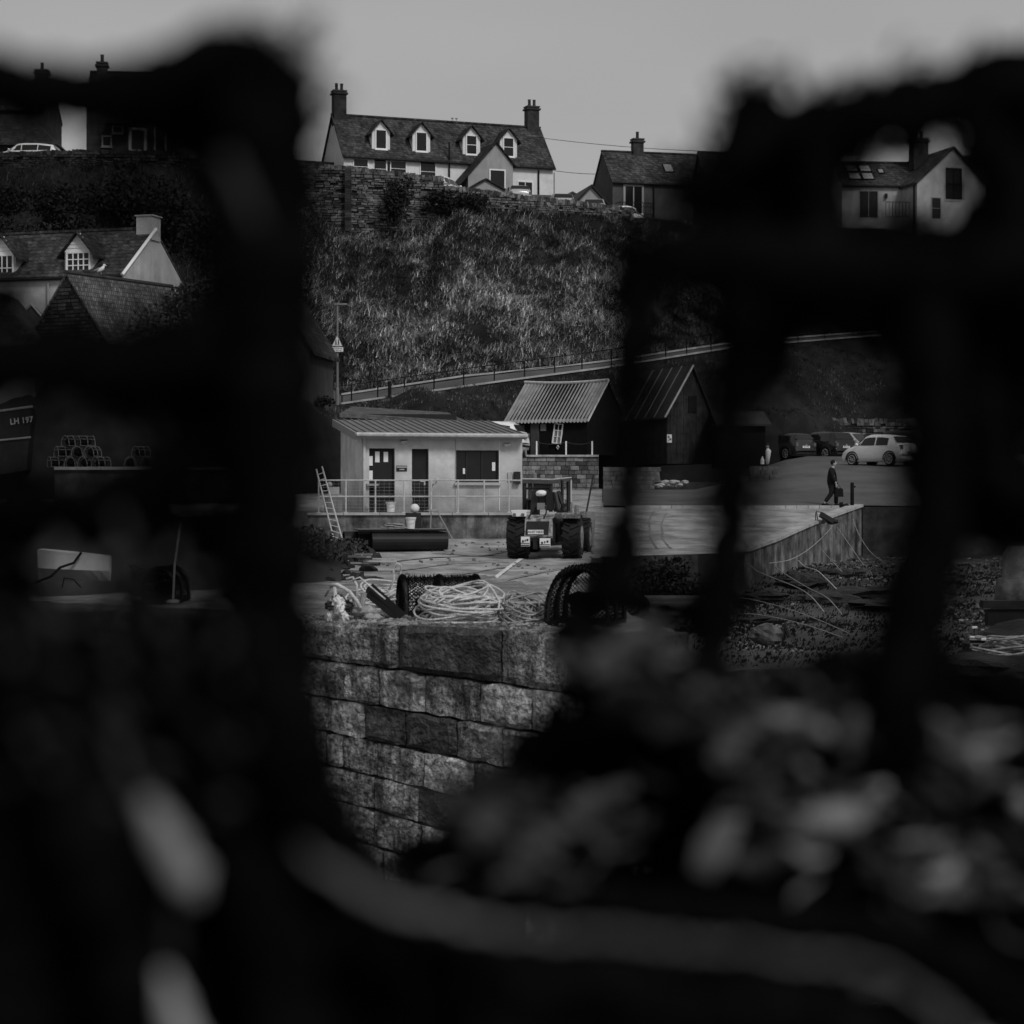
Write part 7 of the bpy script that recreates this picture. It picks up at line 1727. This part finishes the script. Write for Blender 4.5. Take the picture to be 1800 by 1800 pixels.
fringe(m_, [(1170, 480), (1140, 660), (1130, 860), (1130, 1000)], 14, 70, seed=6); fringe(m_, [(1240, 480), (1245, 700), (1240, 860), (1225, 1060)], 16, 90, seed=7)
fringe(m_, [(1340, 560), (1330, 700), (1330, 900), (1315, 1080)], 18, 110, seed=8); fringe(m_, [(1340, 560), (1480, 560), (1580, 620), (1600, 760), (1600, 900), (1550, 1060), (1535, 1250)], 20, 170, seed=9)
fringe(m_, [(1490, 300), (1500, 240), (1600, 225), (1700, 240), (1730, 330), (1720, 400), (1500, 400)], 24, 150, seed=10); fringe(m_, [(1680, 960), (1660, 1100), (1650, 1250)], 18, 60, seed=12)
stuff(m_.build('frayed_strands', M['fg_net'], t))
# net heap at the bottom right
G = .34
t = thing('net_heap', 'blurred heap of black netting and pale twine across the lower right', 'net heap', (0, 0, 0))
m_ = MB(); rr = random.Random(77)
def lumpf(mb, px, py, rx_, ry_, dd=0, seed=0): c_ = fg(px, py, dd); mb.lump(c_, (rx_ * SC(dd), .03, ry_ * SC(dd)), .35, 2.2, 16, 12, seed)
for i, (px, py, rx_, ry_) in enumerate(((1010, 1130, 50, 60), (1080, 1180, 60, 60), (1180, 1230, 60, 90), (900, 1400, 60, 60), (960, 1330, 70, 60), (1060, 1300, 80, 60), (1150, 1360, 60, 60), (1190, 1450, 40, 60), (1330, 1440, 70, 90), (1420, 1330, 50, 60), (1500, 1300, 80, 90), (1570, 1400, 70, 90), (1340, 1560, 120, 60), (1500, 1560, 130, 70), (1640, 1500, 90, 110), (1760, 1400, 80, 110), (1770, 1580, 100, 110), (1660, 1240, 60, 60), (1760, 1230, 60, 60), (800, 1520, 80, 50), (920, 1540, 100, 50), (1080, 1560, 110, 44), (1200, 1590, 110, 44), (740, 1500, 44, 36), (1480, 1190, 70, 60), (1250, 1390, 40, 50), (1400, 1200, 60, 40), (1580, 1600, 120, 70))):
    lumpf(m_, px, py, rx_, ry_, .03 + rr.uniform(-.01, .03), i)
fill(m_, [(1010, 1110), (1240, 1130), (1300, 1180), (1540, 1190), (1860, 1180), (1860, 1880), (700, 1880), (700, 1560), (760, 1500), (840, 1400), (900, 1310), (990, 1210)], pitch=44, r_=34, dd=.08, seed=21, skip=.12)
m_.build('black_netting', M['fg_black'], t, smooth=True)
rw = random.Random(404)
spots_ = [(1330, 1260, 130, 80, 1.0), (1240, 1230, 60, 50, .9), (1100, 1150, 90, 55, .8), (1450, 1450, 110, 90, .6), (860, 1420, 70, 60, .6), (1030, 1440, 90, 50, .6), (1700, 1310, 80, 60, .5), (1680, 1550, 120, 90, .3), (1400, 1350, 200, 120, .3), (1580, 1480, 150, 110, .3), (960, 1520, 110, 60, .4), (1180, 1250, 100, 70, .25)]
tones_ = {'matted_twine': ([], 'fg_soft'), 'tangled_twine': ([], 'fg_dim'), 'grey_weed': ([], 'fg_mid')}
meshes_ = {k: MB() for k in tones_}
for k in range(420):
    cx_, cy_, sx_, sy_, tw = rw.choice(spots_); px, py = rw.gauss(cx_, sx_ * .6), rw.gauss(cy_, sy_ * .6)
    if (1120 < px < 1245 and 1390 < py < 1520) or py < 1120: continue
    v_ = rw.random() * (.5 + tw); key = 'grey_weed' if v_ > .72 else ('tangled_twine' if v_ > .4 else 'matted_twine')
    an = rw.uniform(-1, 1); l_ = rw.uniform(12, 60); dd = rw.uniform(-.12, .05); rr2 = rw.uniform(4, 14)
    bar(meshes_[key], [(px - l_ * math.cos(an), py - l_ * math.sin(an)), (px + rw.uniform(-20, 20), py + rw.uniform(-20, 20)), (px + l_ * math.cos(an), py + l_ * math.sin(an) * .6)], [rr2 * .5, rr2, rr2 * .4], dd, 6, 7, seed=k)
for k, mb_ in meshes_.items(): stuff(mb_.build(k, M[tones_[k][1]], t, smooth=True))
m_ = MB(); fnet(m_, 950, 1850, 1120, 1620, 44, 10, lambda x, y: y > 1180 + max(0, (1100 - x)) * 1.0 and not (1090 < x < 1240 and 1400 < y < 1520), 7, -.01); m_.build('netting', M['fg_net'], t)
bars('pale_twine', 'fg_pale', t, [([(1222, 1205), (1246, 1248), (1300, 1275)], [14, 18, 8], -.05), ([(1258, 1345), (1282, 1310), (1330, 1270), (1390, 1252)], [18, 20, 12, 14], -.05), ([(1276, 1450), (1254, 1492), (1236, 1535)], [24, 30, 24], -.09)], 50)
bars('grey_twine', 'fg_mid', t, [([(790, 1395), (840, 1420), (885, 1465)], [12, 24, 16], -.04), ([(975, 1470), (1015, 1425), (1060, 1400), (1115, 1380)], [14, 20, 15, 10], -.04), ([(1400, 1470), (1440, 1440), (1500, 1425), (1560, 1380)], [20, 30, 20, 8], -.04), ([(1660, 1290), (1700, 1310), (1730, 1345)], [8, 20, 8], -.04), ([(1370, 1270), (1420, 1265), (1450, 1300)], [20, 24, 20], -.04), ([(1040, 1175), (1100, 1150), (1165, 1100)], [30, 30, 16], -.04), ([(850, 1295), (885, 1312)], 16, -.04), ([(900, 1500), (945, 1510)], 26, -.04), ([(560, 1490), (640, 1555), (700, 1590)], [12, 22, 16], -.04), ([(1790, 1400), (1805, 1430)], 18, -.04)], 70)
dull = []
for k in range(9):
    px = rr.uniform(1180, 1780); py = rr.uniform(1200, 1620); ax = rr.uniform(-110, 110); dull.append(([(px - ax, py - 40), (px, py), (px + ax * .8, py + rr.uniform(-20, 60))], [rr.uniform(5, 12), rr.uniform(16, 26), rr.uniform(4, 12)], -.035 + rr.uniform(-.05, .1)))
dull.append(([(545, 1350), (590, 1400), (620, 1450)], 12, -.03))
bars('dull_twine', 'fg_dim', t, dull, 90)
# bottom creel rim with pale rubbing strip
G = .08
t = thing('creel_rim', 'blurred pale curved rim of a creel along the bottom', 'creel rim', (0, 0, 0))
m_ = MB(); bar(m_, [(520, 1490), (600, 1550), (720, 1600), (900, 1635), (1100, 1650), (1300, 1665), (1480, 1690), (1600, 1730), (1700, 1820), (1740, 1900)], [3, 10, 10, 8, 9, 6, 6, 5, 9, 5], -.24, 8, seed=140); m_.build('pale_rim', M['fg_rim'], t, smooth=True)
m_ = MB(); bar(m_, [(440, 1560), (620, 1680), (900, 1740), (1200, 1760), (1450, 1790), (1600, 1880)], [70, 84, 84, 84, 74, 60], .0, 5, seed=141); bar(m_, [(400, 1700), (700, 1840), (1100, 1880), (1500, 1920)], [110, 100, 100, 90], .0, 5, seed=142); bar(m_, [(700, 1570), (1000, 1590), (1300, 1610), (1560, 1640), (1760, 1740), (1850, 1850)], [30, 34, 36, 44, 60, 60], -.0, 5, seed=143); m_.build('black_rim', M['fg_black'], t, smooth=True)
# quay the creels stand on (below the frame)
m_ = MB(); m_.box((0, -1.0, 4.35), (14, 9.0, .5)); struct(m_.build('camera_quay', M['pier_top']))
for k, (x, y, z_) in enumerate(((-.3, .9, 4.62), (.4, 1.25, 4.62), (.35, 1.25, 5.04), (-.25, .95, 5.04))):
    creel((x, y, z_), R(80 * k + 5), .68, .5, .42, ['lowest creel under the left foreground creel, below the frame', 'lowest creel under the right foreground creel, below the frame', 'middle creel of the right foreground stack, below the frame', 'middle creel of the left foreground stack, below the frame'][k], 'creels at the base of the near stack', .06)
